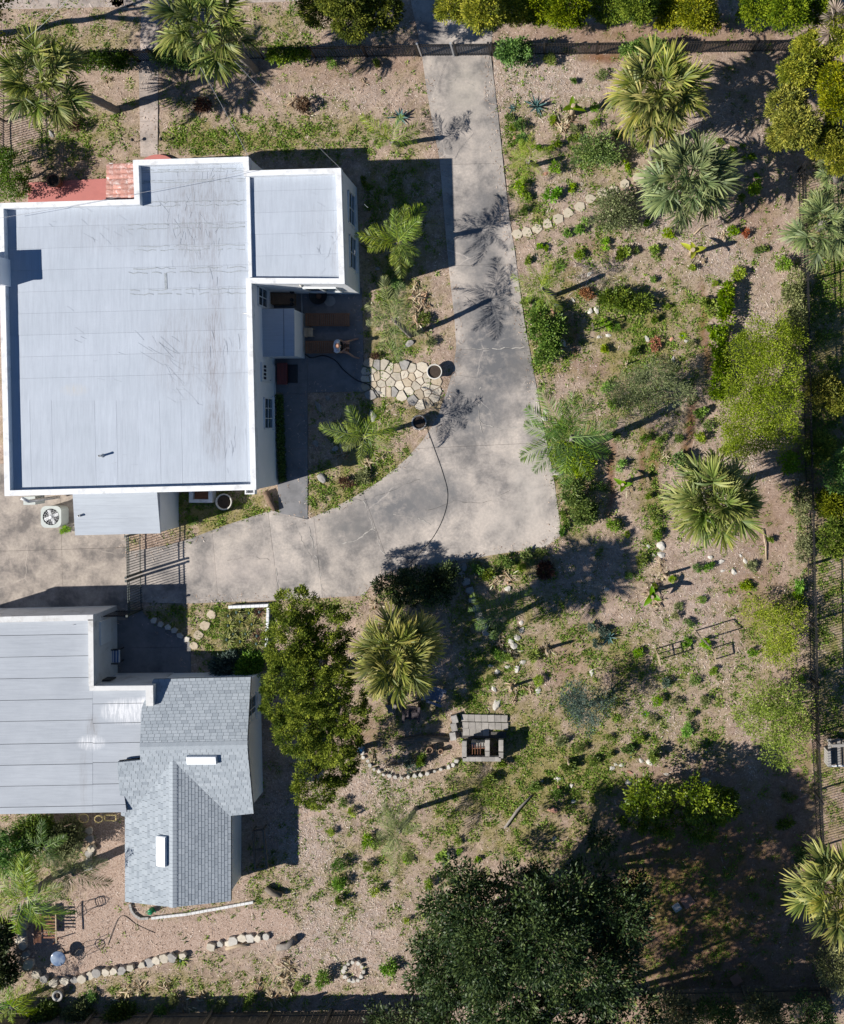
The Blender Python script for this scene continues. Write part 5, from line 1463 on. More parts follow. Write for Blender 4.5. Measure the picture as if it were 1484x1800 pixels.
def leaves_mesh(name, c, d, up, L, W, tint, matl, droop=.15):
    """N kite-shaped leaves: base c, axis d, facing up; L, W, tint per leaf"""
    n = len(c)
    d = unit(d); s_ = unit(np.cross(d, up)); nn = np.cross(s_, d)
    L = np.broadcast_to(L, n)[:, None]; W = np.broadcast_to(W, n)[:, None]
    mid = c + d * L * .45 + nn * L * .06
    v = np.stack([c, mid + s_ * W / 2, c + d * L - nn * L * droop, mid - s_ * W / 2], 1).reshape(-1, 3)
    f = np.arange(4 * n).reshape(n, 4)
    return raw_mesh(name, v, f, np.repeat(np.broadcast_to(tint, n), 4), matl)

def raw_mesh(name, v, f, tint, matl):
    me = bpy.data.meshes.new(name)
    me.vertices.add(len(v)); me.vertices.foreach_set('co', np.ascontiguousarray(v, np.float32).ravel())
    me.loops.add(f.size); me.loops.foreach_set('vertex_index', np.ascontiguousarray(f, np.int32).ravel())
    k = f.shape[1]
    me.polygons.add(len(f)); me.polygons.foreach_set('loop_start', np.arange(0, f.size, k, dtype=np.int32))
    a = me.attributes.new('tint', 'FLOAT', 'POINT'); a.data.foreach_set('value', np.clip(tint, 0, 1).astype(np.float32))
    me.materials.append(matl)
    me.update()
    return me

def rdir(r, n, zlo=-1.0, zhi=1.0):
    z = r.uniform(zlo, zhi, n); a = r.uniform(0, 2 * np.pi, n); q = np.sqrt(1 - z * z)
    return np.stack([q * np.cos(a), q * np.sin(a), z], 1)

def crown_mesh(name, blobs, n_clump, per, leaf, matl, seed, clump_r=.35, shell=.72, zlo=-.35, fill=.15, tbase=(.25, .75), upb=.5):
    """blobs: (x, y, z, rx, ry, rz) local; clumps sit near the blob shells, leaves round each clump"""
    r = np.random.default_rng(seed)
    w = np.array([b[3] * b[4] for b in blobs]); w = w / w.sum()
    bi = r.choice(len(blobs), n_clump, p=w)
    B = np.array(blobs)[bi]
    dr = rdir(r, n_clump, zlo, 1.0)
    rad = np.where(r.random(n_clump) < fill, r.uniform(.25, shell, n_clump), r.uniform(shell, 1.03, n_clump))
    cc = B[:, :3] + dr * B[:, 3:] * rad[:, None]
    cr = clump_r * r.uniform(.6, 1.35, n_clump)
    ct = r.uniform(tbase[0], tbase[1], n_clump)
    idx = np.repeat(np.arange(n_clump), per)
    N = len(idx)
    off = unit(rdir(r, N, -.6, 1.0)) * (r.random(N)[:, None] ** .55)
    out = unit(dr)[idx]
    c = cc[idx] + off * cr[idx][:, None]
    d = unit(off * 1.0 + out * .55 + rdir(r, N) * .55 + np.array([0, 0, .15]))
    up = unit(rdir(r, N, -.2, 1) + np.array([0, 0, upb + .5]))
    L = leaf[0] * r.uniform(.6, 1.35, N); W = leaf[1] * r.uniform(.7, 1.3, N)
    t_ = ct[idx] + r.normal(0, .17, N) + .12 * off[:, 2]
    return leaves_mesh(name, c, d, up, L, W, t_, matl)

def trunk_mb(p0, p1, r0, r1, seed, bend=.15, n=6, seg=9):
    r = random.Random(seed); pts = []
    for i in range(n + 1):
        q = Vector(p0).lerp(Vector(p1), i / n)
        if 0 < i < n: q += Vector((r.uniform(-bend, bend), r.uniform(-bend, bend), 0))
        pts.append(q)
    return MB().tube(spline(pts, 3), list(np.linspace(r0, r1, n * 3 + 1)), seg)

def tree(name, base, label, cat, blobs, n_clump, per, leaf, matl, seed, group=None, trunk_r=.16, limbs=True, **kw):
    """blobs are local to the base; trunk and limbs reach into the blobs"""
    o = empty(name, base, label, cat, group)
    zt = min(b[2] for b in blobs)
    cx_ = np.mean([b[0] for b in blobs]); cy_ = np.mean([b[1] for b in blobs])
    top = (cx_ * .6, cy_ * .6, max(.3, zt * .75))
    trunk_mb((0, 0, -.15), top, trunk_r, trunk_r * .7, seed).build('trunk', M_BARK, o, local=True)
    if limbs:
        for i, b in enumerate(blobs[:10]):
            trunk_mb(top, (b[0], b[1], b[2] + b[5] * .3), trunk_r * .6, trunk_r * .15, seed + i, .12, 4, 6).build('limb', M_BARK, o, local=True)
    link('crown', crown_mesh('crown', blobs, n_clump, per, leaf, matl, seed, **kw), o)
    return o

# ------------------------------------------------------------------ fan palms (sabal): every frond is a part
def fan_frond(seed, nseg=28, pet=1.0, blade=.92, spread=100, droop=.5, arch=.22):
    """petiole along +x, folded fan blade with drooping tips; every segment is a narrow strip"""
    r = np.random.default_rng(seed); V, F, T = [], [], []
    def quadstrip(P_, W_, sd, t_):
        k = len(V)
        for p, w, tt in zip(P_, W_, t_):
            V.append(p - sd * w / 2); V.append(p + sd * w / 2); T.append(tt); T.append(tt)
        for i in range(len(P_) - 1): F.append((k + 2 * i, k + 2 * i + 1, k + 2 * i + 3, k + 2 * i + 2))
    xs_ = np.linspace(0, pet, 4)
    quadstrip([np.array([x, 0, .10 * np.sin(x / pet * 1.5)]) for x in xs_], [.06, .045, .04, .03], np.array([0, 1.0, 0]), [.6] * 4)
    h0 = np.array([pet, 0, .10])
    for i in range(nseg):
        a = np.radians(-spread + 2 * spread * i / (nseg - 1) + r.normal(0, 3))
        cfold = abs(np.sin(a))
        dirv = unit(np.array([np.cos(a) * 1.15, np.sin(a) * .8, .30 * cfold - .08]))
        along = .30 * max(0, np.cos(a))
        b0 = h0 + np.array([along * .8, 0, -along * arch])
        L = blade * (.66 + .34 * np.cos(a / 2)) * r.uniform(.82, 1.1)
        dr = droop * r.uniform(.5, 1.6)
        pts = [b0, b0 + dirv * L * .36 + np.array([0, 0, .03]), b0 + dirv * L * .70 + np.array([0, 0, -.12 * dr]), b0 + dirv * L * .92 + np.array([0, 0, -.45 * dr * L])]
        sd = unit(np.cross(dirv, np.array([0, 0, 1.0])) + np.array([0, 0, r.choice([-1, 1]) * r.uniform(.3, 1.1)]))
        t0 = r.uniform(.1, .75)
        quadstrip(pts, [.022, .074, .056, .006], sd, [t0 * .6, t0, min(1, t0 + .15), min(1, t0 + .45)])
    return np.array(V), np.array(F), np.array(T)
FAN = {}
def fan_mesh(k, matl):
    key = (k, matl.name)
    if key not in FAN:
        v, f, t_ = fan_frond(100 + k, droop=.35 + .2 * k, arch=.15 + .1 * k)
        FAN[key] = raw_mesh('frond', v, f, t_, matl)
    return FAN[key]

def fan_palm(crown_px, z, radius, base_px, label, seed, matl=None, n=38, dead=8, group='fan palms in the garden', trunk_r=.17, skirt=True):
    matl = matl or L_SABAL
    c = P(*crown_px, z); b = G(*base_px)
    o = empty('fan_palm', b, label, 'palm', group)
    lc = c - b
    r = random.Random(seed)
    mid = Vector((lc.x * .35, lc.y * .35, lc.z * .5))
    pts = spline([Vector((0, 0, -.15)), mid, lc], 8)
    tr = MB().tube(pts, [trunk_r * (1.12 if i % 2 else .98) for i in range(len(pts))], 11).build('trunk', M_PTRUNK, o, local=True)
    sc = radius / 2.03
    n = int(n * 1.0)
    for i in range(n + dead):
        fr = i / n
        isdead = i >= n
        k = 0 if fr < .3 else (1 if fr < .65 else 2)
        el = math.radians(66 - 96 * min(1, fr) ** .8 + r.uniform(-14, 14)) if not isdead else math.radians(r.uniform(-75, -45))
        f = link('dead_frond' if isdead else 'frond', fan_mesh(2 if isdead else k, L_DEADFAN if isdead else matl), o)
        az = i * 2.39996 + r.uniform(-.45, .45)
        s_ = sc * r.uniform(.68, 1.14) * (.78 if fr < .2 else 1)
        if isdead: s_ *= .8
        f.matrix_local = Matrix.Translation(lc + Vector((0, 0, .15 - .35 * min(1, fr)))) @ Matrix.Rotation(az, 4, 'Z') @ Matrix.Rotation(-el, 4, 'Y') @ Matrix.Rotation(r.uniform(-.5, .5), 4, 'X') @ Matrix.Scale(s_, 4)
    return o
fan_palm((78, 142), 4.0, 2.0, (205, 193), 'tall fan palm leaning towards the corner, near the terrace', 1, dead=4)
fan_palm((362, 48), 4.6, 2.05, (449, 122), 'tall fan palm right over the front fence beside the walk', 2, dead=12)
fan_palm((1160, 165), 3.6, 2.1, (1147, 270), 'large yellow-tipped fan palm close to the top garden fence', 3, L_SABALY, n=58, dead=12)
fan_palm((1212, 318), 2.7, 2.0, (1200, 335), 'grey-green fan palm at the upper end of the stone path', 4, L_SABALB, n=54, dead=2)
fan_palm((1257, 880), 4.4, 2.05, (1232, 868), 'large fan palm with tan lower fronds near the side fence', 5, n=62, dead=12)
fan_palm((700, 1150), 5.4, 1.85, (745, 1100), 'tall round yellow-edged fan palm beside the big cedar', 6, L_SABALY, n=74, dead=16)
fan_palm((1474, 1572), 3.2, 2.1, (1466, 1515), 'yellowish fan palm at the shaded lower corner', 7, L_SABALY, n=50, dead=12)
fan_palm((1447, 395), 2.2, 1.75, (1440, 400), 'blue-green fan palm growing over the side fence', 8, L_SABALB, n=30, dead=0)
fan_palm((1470, 300), 2.0, 1.2, (1470, 315), 'small blue-green fan palm beyond the fence in cedar shade', 9, L_SABALB, n=16, dead=0)
fan_palm((1478, 40), 3.4, 1.1, (1470, 70), 'grey dry fan palm top at the upper corner', 10, L_DEADFAN, n=16, dead=4)

# ------------------------------------------------------------------ feather palms: every frond is a part
def feather_frond(seed, n=38, L=2.0, leaf=.46, arch=.75, width=.029):
    """rachis of length 1*L arching over +x; leaflets both sides"""
    r = np.random.default_rng(seed); V, F, T = [], [], []
    def pt(t_): return np.array([L * t_ * (1 - .18 * t_ * arch), 0, L * (.42 * t_ - arch * .62 * t_ ** 2)])
    ts = np.linspace(0, 1, 9)
    for w, axis in ((.032, np.array([0, 1.0, 0])),):
        k = len(V)
        for t_ in ts:
            p = pt(t_); V += [p - axis * w * (1 - .8 * t_) / 2, p + axis * w * (1 - .8 * t_) / 2]; T += [.8, .8]
        for i in range(len(ts) - 1): F.append((k + 2 * i, k + 2 * i + 1, k + 2 * i + 3, k + 2 * i + 2))
    for i in range(n):
        t_ = .12 + .88 * i / (n - 1)
        p = pt(t_); tan = unit(pt(min(1, t_ + .02)) - pt(t_ - .02))
        ll = leaf * (np.sin(np.pi * min(1, .18 + t_ * .80)) ** .6) * r.uniform(.85, 1.12) + .06
        for s_ in (-1, 1):
            dirv = unit(np.array([0, s_ * 1.0, 0]) + tan * (.55 + .7 * t_) + np.array([r.uniform(-.35, .35), 0, r.uniform(-.5, .6)]))
            sd = unit(np.cross(dirv, np.array([0, 0, 1.0])) + np.array([0, 0, r.uniform(-.6, .6)]))
            k = len(V); tt = r.uniform(.2, .8)
            V += [p, p + dirv * ll * .4 + sd * width / 2, p + dirv * ll + np.array([0, 0, -ll * .25]), p + dirv * ll * .4 - sd * width / 2]
            T += [tt, tt, min(1, tt + .25), tt]; F.append((k, k + 1, k + 2, k + 3))
    return np.array(V), np.array(F), np.array(T)
FEA = {}
def fea_mesh(k, matl):
    key = (k, matl.name)
    if key not in FEA:
        v, f, t_ = feather_frond(200 + k, arch=(.55, .8, 1.05)[k % 3])
        FEA[key] = raw_mesh('frond', v, f, t_, matl)
    return FEA[key]
def feather_palm(crown_px, z, base_px, fr, label, seed, matl=None, extra=0, group='feather palms', trunk_r=.10):
    """fr: list of (azimuth in photo degrees counter-clockwise from the right, length, elevation degrees)"""
    matl = matl or L_FEATHER
    c = P(*crown_px, z); b = G(*base_px); o = empty('feather_palm', b, label, 'palm', group)
    lc = c - b; r = random.Random(seed)
    pts = spline([Vector((0, 0, -.1)), Vector((lc.x * .4, lc.y * .4, lc.z * .5)), lc], 6)
    MB().tube(pts, [trunk_r * (1.15 if i % 2 else .95) for i in range(len(pts))], 9).build('trunk', M_PTRUNK, o, local=True)
    fr = list(fr) + [(r.uniform(0, 360), r.uniform(1.0, 1.5), r.uniform(20, 60)) for _ in range(extra)]
    for i, (az, L, el) in enumerate(fr):
        f = link('frond', fea_mesh(i % 3, matl), o)
        f.matrix_local = Matrix.Translation(lc) @ Matrix.Rotation(math.radians(az), 4, 'Z') @ Matrix.Rotation(-math.radians(el - 20), 4, 'Y') @ Matrix.Rotation(r.uniform(-.3, .3), 4, 'X') @ Matrix.Scale(L / 2.0, 4)
    return o
feather_palm((688, 248), 1.5, (700, 254), [(140, 1.75, 25), (165, 1.2, 30), (25, 1.9, 25), (60, 1.3, 40), (100, 1.0, 60), (5, 1.3, 15), (-60, .7, 20), (200, .8, 20)], 'feather palm with V-shaped fronds at the roof shadow edge', 11)
feather_palm((700, 425), 2.4, (722, 430), [(172, 1.9, 25), (195, 1.5, 30), (55, 2.2, 30), (70, 1.7, 40), (-85, 1.7, 15), (-105, 1.2, 20), (120, 1.1, 45), (20, 1.3, 40), (-30, 1.2, 20), (35, 1.8, 55), (90, 1.6, 60), (150, 1.5, 50), (-60, 1.4, 35)], 'bright feather palm growing out of the house shadow', 12)
feather_palm((692, 560), 2.8, (722, 590), [(100, 1.9, 30), (70, 1.7, 40), (150, 1.6, 25), (-80, 1.9, 15), (-110, 1.6, 20), (20, 1.3, 30), (-30, 1.5, 20), (190, 1.3, 25), (45, 1.2, 45)], 'thin feather palm on the dry lawn beside the loungers', 13, L_OLIVE)
feather_palm((640, 768), 2.2, (683, 757), [(165, 2.0, 25), (185, 1.4, 30), (115, 1.7, 35), (25, 1.9, 20), (10, 1.4, 30), (-60, 1.6, 15), (-95, 1.3, 20), (-20, 1.5, 20), (60, 1.5, 40), (140, 1.2, 45), (210, 1.2, 20)], 'full feather palm in the curved lawn below the flagstones', 14)
feather_palm((950, 505), 2.0, (976, 519), [(160, 1.4, 20), (185, 1.2, 25), (50, 1.8, 30), (65, 1.3, 40), (-50, 1.5, 15), (-90, 1.1, 20), (120, 1.2, 40), (20, 1.0, 35), (220, 1.0, 20)], 'feather palm leaning over the driveway edge above the white rocks', 15, L_FEATHER)
feather_palm((1000, 770), 3.6, (1062, 772), [(120, 2.5, 25), (145, 2.4, 25), (165, 2.3, 20), (85, 2.1, 35), (60, 2.1, 30), (200, 2.6, 20), (225, 2.1, 20), (-60, 2.2, 15), (-25, 2.2, 20), (20, 2.2, 30), (-95, 2.2, 15), (250, 1.9, 20), (5, 2.0, 40), (100, 1.9, 50)], 'large dark feather palm at the widening of the driveway', 16, L_FEATHERD, extra=3, trunk_r=.15)
feather_palm((700, 1462), 2.2, (732, 1421), [(110, 1.7, 30), (80, 1.5, 40), (150, 1.3, 25), (-95, 2.0, 15), (-70, 1.7, 15), (-120, 1.6, 20), (20, 1.2, 30), (50, 1.3, 30), (190, 1.2, 20)], 'wispy feather palm on dry mulch left of the magnolia', 17, L_OLIVE, extra=3)
feather_palm((48, 1575), 3.2, (95, 1540), [(85, 2.2, 30), (70, 1.9, 35), (-35, 2.3, 20), (-55, 2.0, 15), (180, 2.0, 20), (150, 1.9, 25), (215, 2.0, 20), (250, 2.1, 15), (110, 2.0, 30), (20, 1.8, 25), (0, 1.6, 30), (-80, 1.8, 15)], 'large feather palm shading the gravel terrace bench', 18, L_FEATHERG, extra=4, trunk_r=.16)
feather_palm((130, 1535), 1.8, (140, 1530), [(20, 1.7, 20), (40, 1.4, 25), (80, 1.5, 35), (140, 1.4, 25), (-20, 1.8, 15), (180, 1.4, 20), (220, 1.3, 20), (110, 1.3, 40)], 'olive feather palm beside the upright stone edging', 19, L_OLIVE, extra=2)
feather_palm((22, 1770), 1.0, (28, 1760), [(60, 1.5, 30), (85, 1.2, 40), (30, 1.6, 25), (120, 1.4, 25), (160, 1.3, 20), (-20, 1.2, 20), (220, 1.2, 20), (270, 1.0, 20)], 'young lime feather palm in the lower corner', 20, L_LIME)
feather_palm((880, 1085), 1.5, (888, 1088), [(45, 2.0, 25), (65, 1.6, 35), (100, 1.5, 35), (140, 1.7, 25), (170, 1.6, 20), (200, 1.5, 20), (20, 1.4, 30), (-60, 1.2, 20), (-110, 1.3, 20), (120, 1.3, 50)], 'dark feather palm beside the stone retaining edge', 21, L_FEATHERD)
feather_palm((928, 283), 1.1, (940, 290), [(80, 1.3, 30), (110, 1.1, 30), (150, 1.0, 25), (30, 1.2, 25), (-40, 1.0, 20), (-100, 1.1, 20), (200, .9, 20)], 'small feather palm by the driveway above the stone path', 22, L_WILLOW)
feather_palm((80, 1490), 1.6, (95, 1490), [(30, 1.4, 30), (90, 1.5, 35), (150, 1.4, 25), (210, 1.3, 20), (-40, 1.5, 20), (-100, 1.3, 15)], 'dark feather palm in the bed below the garage roof', 23, L_FEATHERD, extra=2)

# ------------------------------------------------------------------ trees and tall shrubs
def bl(px, py, z, rx, ry, rz, base):
    """crown blob seen at pixel (px, py) at height z, local to a base"""
    p = P(px, py, z) - base
    return (p.x, p.y, z - base.z, rx, ry, rz)
def big(name, base_px, label, cat, spec, n_clump, per, leaf, matl, seed, **kw):
    b = G(*base_px)
    return tree(name, b, label, cat, [bl(*s_, b) for s_ in spec], n_clump, per, leaf, matl, seed, **kw)
big('cedar_tree', (572, 1180), 'wide dark golden-green cedar between the cottage and the round fan palm', 'tree',
    [(525, 1065, 3.1, 1.0, .75, .9), (514, 1130, 3.6, 1.1, 1.1, 1.2), (575, 1110, 3.4, 1.0, 1.0, .9), (510, 1215, 3.6, 1.1, 1.3, 1.4), (560, 1200, 3.9, 1.3, 1.4, 1.5), (600, 1240, 3.2, 1.1, 1.2, 1.2), (528, 1280, 3.4, 1.0, 1.1, 1.2), (585, 1300, 2.9, 1.1, 1.0, 1.1), (556, 1375, 2.3, .9, 1.0, .9), (590, 1345, 1.9, .9, .8, .8), (560, 1150, 3.3, 1.1, 1.1, 1.2)],
    950, 84, (.10, .038), L_CEDAR, 31, clump_r=.18, trunk_r=.26, fill=.1, upb=.9, tbase=(.15, .95), shell=.8)
TOPC = [(640, 18, 3.0, [(560, 12, 2.4, .9, .9, .8), (620, 40, 2.8, .9, .8, .9), (670, 15, 3.2, 1.0, 1.0, .9), (600, -10, 3.4, 1.2, 1.0, 1.0)], 'dark brownish cedar overhanging the front fence above the driveway'),
    (850, 10, 3.0, [(800, 12, 2.6, 1.0, .7, .8), (850, 22, 3.0, 1.0, .8, .9), (905, 12, 2.8, 1.0, .8, .8)], 'bright cedar overhanging the top of the driveway'),
    (985, 5, 3.0, [(950, 10, 2.8, .9, .8, .9), (1000, 18, 2.6, 1.0, .8, .8)], 'olive cedar above the fence, second from the driveway'),
    (1090, 5, 3.0, [(1075, 12, 2.6, 1.0, .8, .8), (1120, 5, 3.0, .9, .9, .9)], 'grey-green cedar above the fence, third from the driveway'),
    (1200, 8, 3.0, [(1170, 15, 2.8, 1.0, .9, .9), (1225, 22, 2.6, .9, .8, .8), (1250, 40, 1.8, .5, .5, .5)], 'golden cedar above the fence with a low branch'),
    (1370, 8, 3.2, [(1335, 18, 2.8, 1.0, .9, .9), (1390, 22, 3.0, 1.0, .9, .9), (1430, 5, 3.2, 1.0, 1.0, 1.0)], 'wide cedar above the fence near the upper corner'),
    (1405, 110, 3.0, [(1430, 90, 2.8, 1.0, 1.0, .9), (1400, 130, 2.4, .8, .8, .8), (1470, 60, 3.2, .9, 1.0, 1.0)], 'golden-green cedar at the fence corner'),
    (1390, 205, 3.0, [(1385, 190, 3.0, 1.0, 1.0, .9), (1400, 225, 2.8, 1.1, .9, .9), (1375, 240, 2.2, .7, .6, .6)], 'golden cedar over the side fence beside the first fan palm'),
    (1465, 170, 3.0, [(1465, 150, 3.2, .9, 1.0, .9), (1475, 185, 3.0, .9, .9, .9)], 'golden cedar at the edge of the frame beyond the side fence'),
    (1455, 255, 3.0, [(1450, 250, 2.9, 1.0, .8, .8), (1480, 280, 2.6, .8, .7, .7)], 'golden cedar just above the small blue-green palm')]
for i, (bx_, by_, z, spec, lab) in enumerate(TOPC):
    spec = [(s_[0], s_[1], s_[2] + (.5 if k_ % 2 else -.2), s_[3] * .78, s_[4] * .78, s_[5] * .8) for k_, s_ in enumerate(spec)]
    m_ = L_CEDARY if i in (1, 4, 6, 7, 8, 9) else L_CEDAR
    big('cedar_tree', (bx_ - (6 if i > 5 else 0), by_ + 25), lab, 'tree', spec, 115 * len(spec), 54, (.11, .042), m_, 40 + i, clump_r=.19, shell=.8, tbase=(.15, .95), trunk_r=.16, group='cedars along the garden boundary', upb=.9)
big('magnolia_tree', (965, 1560), 'huge dark glossy magnolia filling the lower edge of the garden', 'tree',
    [(815, 1600, 4.2, 1.2, 1.2, 1.3), (790, 1695, 3.8, 1.2, 1.4, 1.2), (860, 1650, 5.4, 1.6, 1.6, 1.4), (830, 1545, 4.0, .7, .6, .8), (900, 1740, 5.2, 1.7, 1.6, 1.4), (960, 1650, 6.0, 1.7, 1.7, 1.4), (1005, 1585, 5.2, 1.4, 1.2, 1.2), (935, 1590, 5.0, 1.1, 1.0, 1.1), (1040, 1700, 5.6, 1.7, 1.6, 1.4), (1030, 1535, 3.4, .7, .5, .6), (805, 1775, 3.6, 1.3, 1.2, 1.1), (1080, 1610, 5.0, 1.4, 1.5, 1.3), (980, 1800, 5.6, 1.8, 1.4, 1.4), (1100, 1800, 5.0, 1.5, 1.4, 1.3), (1055, 1470, 1.4, .5, .4, .4), (890, 1545, 4.0, .6, .5, .6), (748, 1655, 2.8, .5, .4, .5), (768, 1590, 3.0, .5, .5, .5), (800, 1528, 3.2, .5, .4, .4), (945, 1528, 3.6, .55, .45, .45), (735, 1720, 2.6, .45, .5, .5), (1110, 1560, 3.6, .6, .6, .6)],
    1500, 40, (.17, .065), L_OAK, 60, clump_r=.36, trunk_r=.34, fill=.22, shell=.68, tbase=(.15, .85), zlo=-.1)
big('oak_tree', (880, 1850), 'dark tree at the bottom edge below the magnolia', 'tree',
    [(720, 1800, 3.0, 1.3, .8, .9), (850, 1870, 5.0, 1.8, 1.5, 1.4), (1000, 1900, 6.0, 2.0, 1.8, 1.5), (1150, 1890, 5.0, 1.7, 1.5, 1.3), (680, 1790, 2.0, .8, .5, .6), (1080, 2000, 6.5, 2.2, 2.0, 1.6), (900, 2020, 6.5, 2.2, 2.0, 1.6)],
    620, 40, (.17, .07), L_OAK, 61, clump_r=.38, trunk_r=.3)
big('citrus_tree', (1190, 1405), 'bright glossy round-leaved tree at the edge of the magnolia shade', 'tree',
    [(1145, 1400, 1.8, .9, .9, .8), (1120, 1430, 1.5, .6, .7, .6), (1165, 1440, 1.4, .6, .7, .6), (1230, 1405, 1.9, 1.0, .8, .8), (1265, 1415, 1.5, .7, .7, .7), (1235, 1450, 1.5, .7, .6, .6)],
    190, 48, (.13, .07), L_GLOSS, 62, clump_r=.24, trunk_r=.09)
big('willow_shrub', (1325, 690), 'tall airy yellow-green shrub spreading along the side fence', 'shrub',
    [(1350, 590, 1.8, 1.2, .9, .8), (1320, 620, 1.8, 1.0, .9, .8), (1360, 650, 2.2, 1.1, 1.1, .9), (1310, 690, 2.0, 1.1, 1.0, .9), (1360, 710, 2.2, 1.1, 1.0, .9), (1320, 755, 1.8, 1.1, .9, .8), (1370, 760, 1.7, .8, .7, .7), (1290, 740, 1.4, .7, .9, .6), (1390, 600, 1.6, .6, .7, .6), (1300, 790, 1.0, .7, .5, .5)],
    950, 32, (.085, .034), L_WILLOW, 63, clump_r=.30, trunk_r=.07, fill=.35, tbase=(.2, .8))
big('willow_shrub', (1365, 1105), 'loose yellow-green shrub between the frames and the fence', 'shrub',
    [(1345, 1085, .9, .9, .7, .5), (1375, 1110, 1.1, .9, .9, .6), (1370, 1145, .8, .8, .7, .5), (1330, 1070, .6, .7, .5, .4), (1395, 1080, .8, .5, .6, .5)],
    250, 26, (.085, .03), L_WILLOW, 64, clump_r=.30, trunk_r=.05, fill=.5)
big('willow_shrub', (1360, 1265), 'yellow-olive shrub by the fence just above the neighbour porch', 'shrub',
    [(1340, 1225, 1.5, .9, .8, .7), (1385, 1235, 1.7, .9, .9, .7), (1350, 1270, 1.7, 1.1, .9, .8), (1390, 1290, 1.6, .8, .9, .7), (1320, 1250, 1.2, .7, .7, .6), (1370, 1320, 1.4, .8, .7, .7)],
    350, 28, (.095, .036), L_WILLOW, 65, clump_r=.28, trunk_r=.08, fill=.25)
for i, (x, y, r_, z, m_, lab) in enumerate(((20, 1500, 1.0, 1.4, L_MID, 'dark shrub at the frame edge below the garage roof'), (60, 1470, .8, 1.0, L_MID, 'dark shrub hugging the garage wall under the roof edge'), (110, 1475, .7, .8, L_OLIVE, 'olive shrub beside the leaning board'), (-8, 1650, .7, .9, L_OAK, 'very dark shrub at the frame edge beside the rusty bench'), (-4, 1712, .7, .8, L_OAK, 'very dark shrub at the frame edge below the curved edging'), (75, 1790, .45, .25, L_MID, 'green shrub along the back fence below the ring pot'), (135, 1790, .45, .25, L_OLIVE, 'olive shrub along the back fence right of the ring pot'), (205, 1792, .45, .25, L_MID, 'low green shrub along the back fence'), (350, 1125, .01, .1, L_MID, ''), (395, 1172, .4, .2, L_BLUE, 'bluish shrub in cottage shade below the bromeliads'), (435, 1174, .4, .2, L_MID, 'dark shrub in shade between the cottage and raised bed'))):
    if lab: big('garden_shrub', (x, y), lab, 'shrub', [(x, y, z, r_, r_ * .9, r_ * .7), (x + 10, y - 10, z * .7, r_ * .8, r_ * .8, r_ * .5)], 120, 36, (.13, .055), m_, 150 + i, clump_r=.24, trunk_r=.05)
big('olive_tree', (1150, 700), 'thin grey-green tree casting a wide shadow mid garden', 'tree',
    [(1105, 680, 2.2, 1.0, .6, .6), (1150, 660, 2.6, 1.0, .7, .7), (1190, 690, 2.2, .8, .6, .6), (1130, 705, 1.8, .8, .5, .5), (1090, 700, 1.6, .6, .5, .5)],
    360, 22, (.085, .026), L_OLIVE, 66, clump_r=.30, trunk_r=.06, fill=.5)
big('olive_tree', (1062, 1232), 'blue-green bushy tree with thin stems above the weedy grass', 'tree',
    [(1015, 1222, 1.6, .8, .7, .6), (1035, 1245, 1.6, .7, .7, .6), (1005, 1240, 1.2, .5, .6, .5), (1060, 1225, 1.4, .5, .5, .5), (1030, 1275, .9, .5, .4, .4)],
    200, 26, (.09, .03), L_BLUE, 67, clump_r=.26, trunk_r=.05, fill=.4)
big('corner_shrub', (12, 322), 'dense round dark green shrub at the end of the terrace', 'shrub',
    [(12, 300, 1.2, .9, .9, .8), (20, 330, 1.1, .8, .6, .7), (-8, 280, 1.2, .8, .6, .7)], 170, 50, (.08, .04), L_MID, 68, clump_r=.2, trunk_r=.07)
big('hedge_shrub', (735, 1025), 'dark leafy shrub row at the driveway bend, in tree shade', 'shrub',
    [(690, 1032, .5, .8, .5, .4), (740, 1020, .6, .9, .6, .45), (785, 1012, .5, .7, .5, .4), (765, 1037, .5, .8, .5, .4), (715, 1050, .4, .6, .4, .3)], 170, 40, (.11, .05), L_OAK, 69, clump_r=.22, trunk_r=.05)  # dark leaf colour stands in for the shade of the cedar and palm
big('oak_tree', (-45, 60), 'dark rust-tinged tree at the upper corner of the frame', 'tree',
    [(-10, 30, 4.0, 1.0, 1.2, 1.0), (-60, 60, 4.6, 1.5, 1.6, 1.3), (-90, -10, 5, 1.6, 1.6, 1.3), (-20, -40, 4.4, 1.2, 1.2, 1)], 220, 40, (.14, .06), L_CEDAR, 70, clump_r=.34)
for i, (x, y, r_, z, lab, m_) in enumerate(((1447, 690, .7, .9, 'round golden-green shrub beyond the side fence beside the tall willow shrub', L_CEDARY), (1475, 705, .5, .9, 'golden-green shrub at the frame edge beyond the tall willow shrub', L_CEDARY), (1462, 885, .55, 1.1, 'golden-green shrub beyond the fence next to the large fan palm', L_CEDAR), (1468, 945, .75, 1.3, 'larger golden-green shrub beyond the fence below the large fan palm', L_CEDAR), (1480, 830, .8, 1.6, 'dark shrub in deep shade beyond the side fence', L_MID), (1440, 790, .6, .8, 'low dark shrub in palm shadow beyond the side fence', L_MID))):
    big('boundary_shrub', (x - 4, y - 2), lab, 'shrub', [(x, y, z, r_, r_, r_ * .8), (x + 8, y - 12, z * .8, r_ * .7, r_ * .7, r_ * .6)], 110, 44, (.10, .045), m_, 80 + i, clump_r=.2, trunk_r=.05, group='shrubs beyond the side fence')
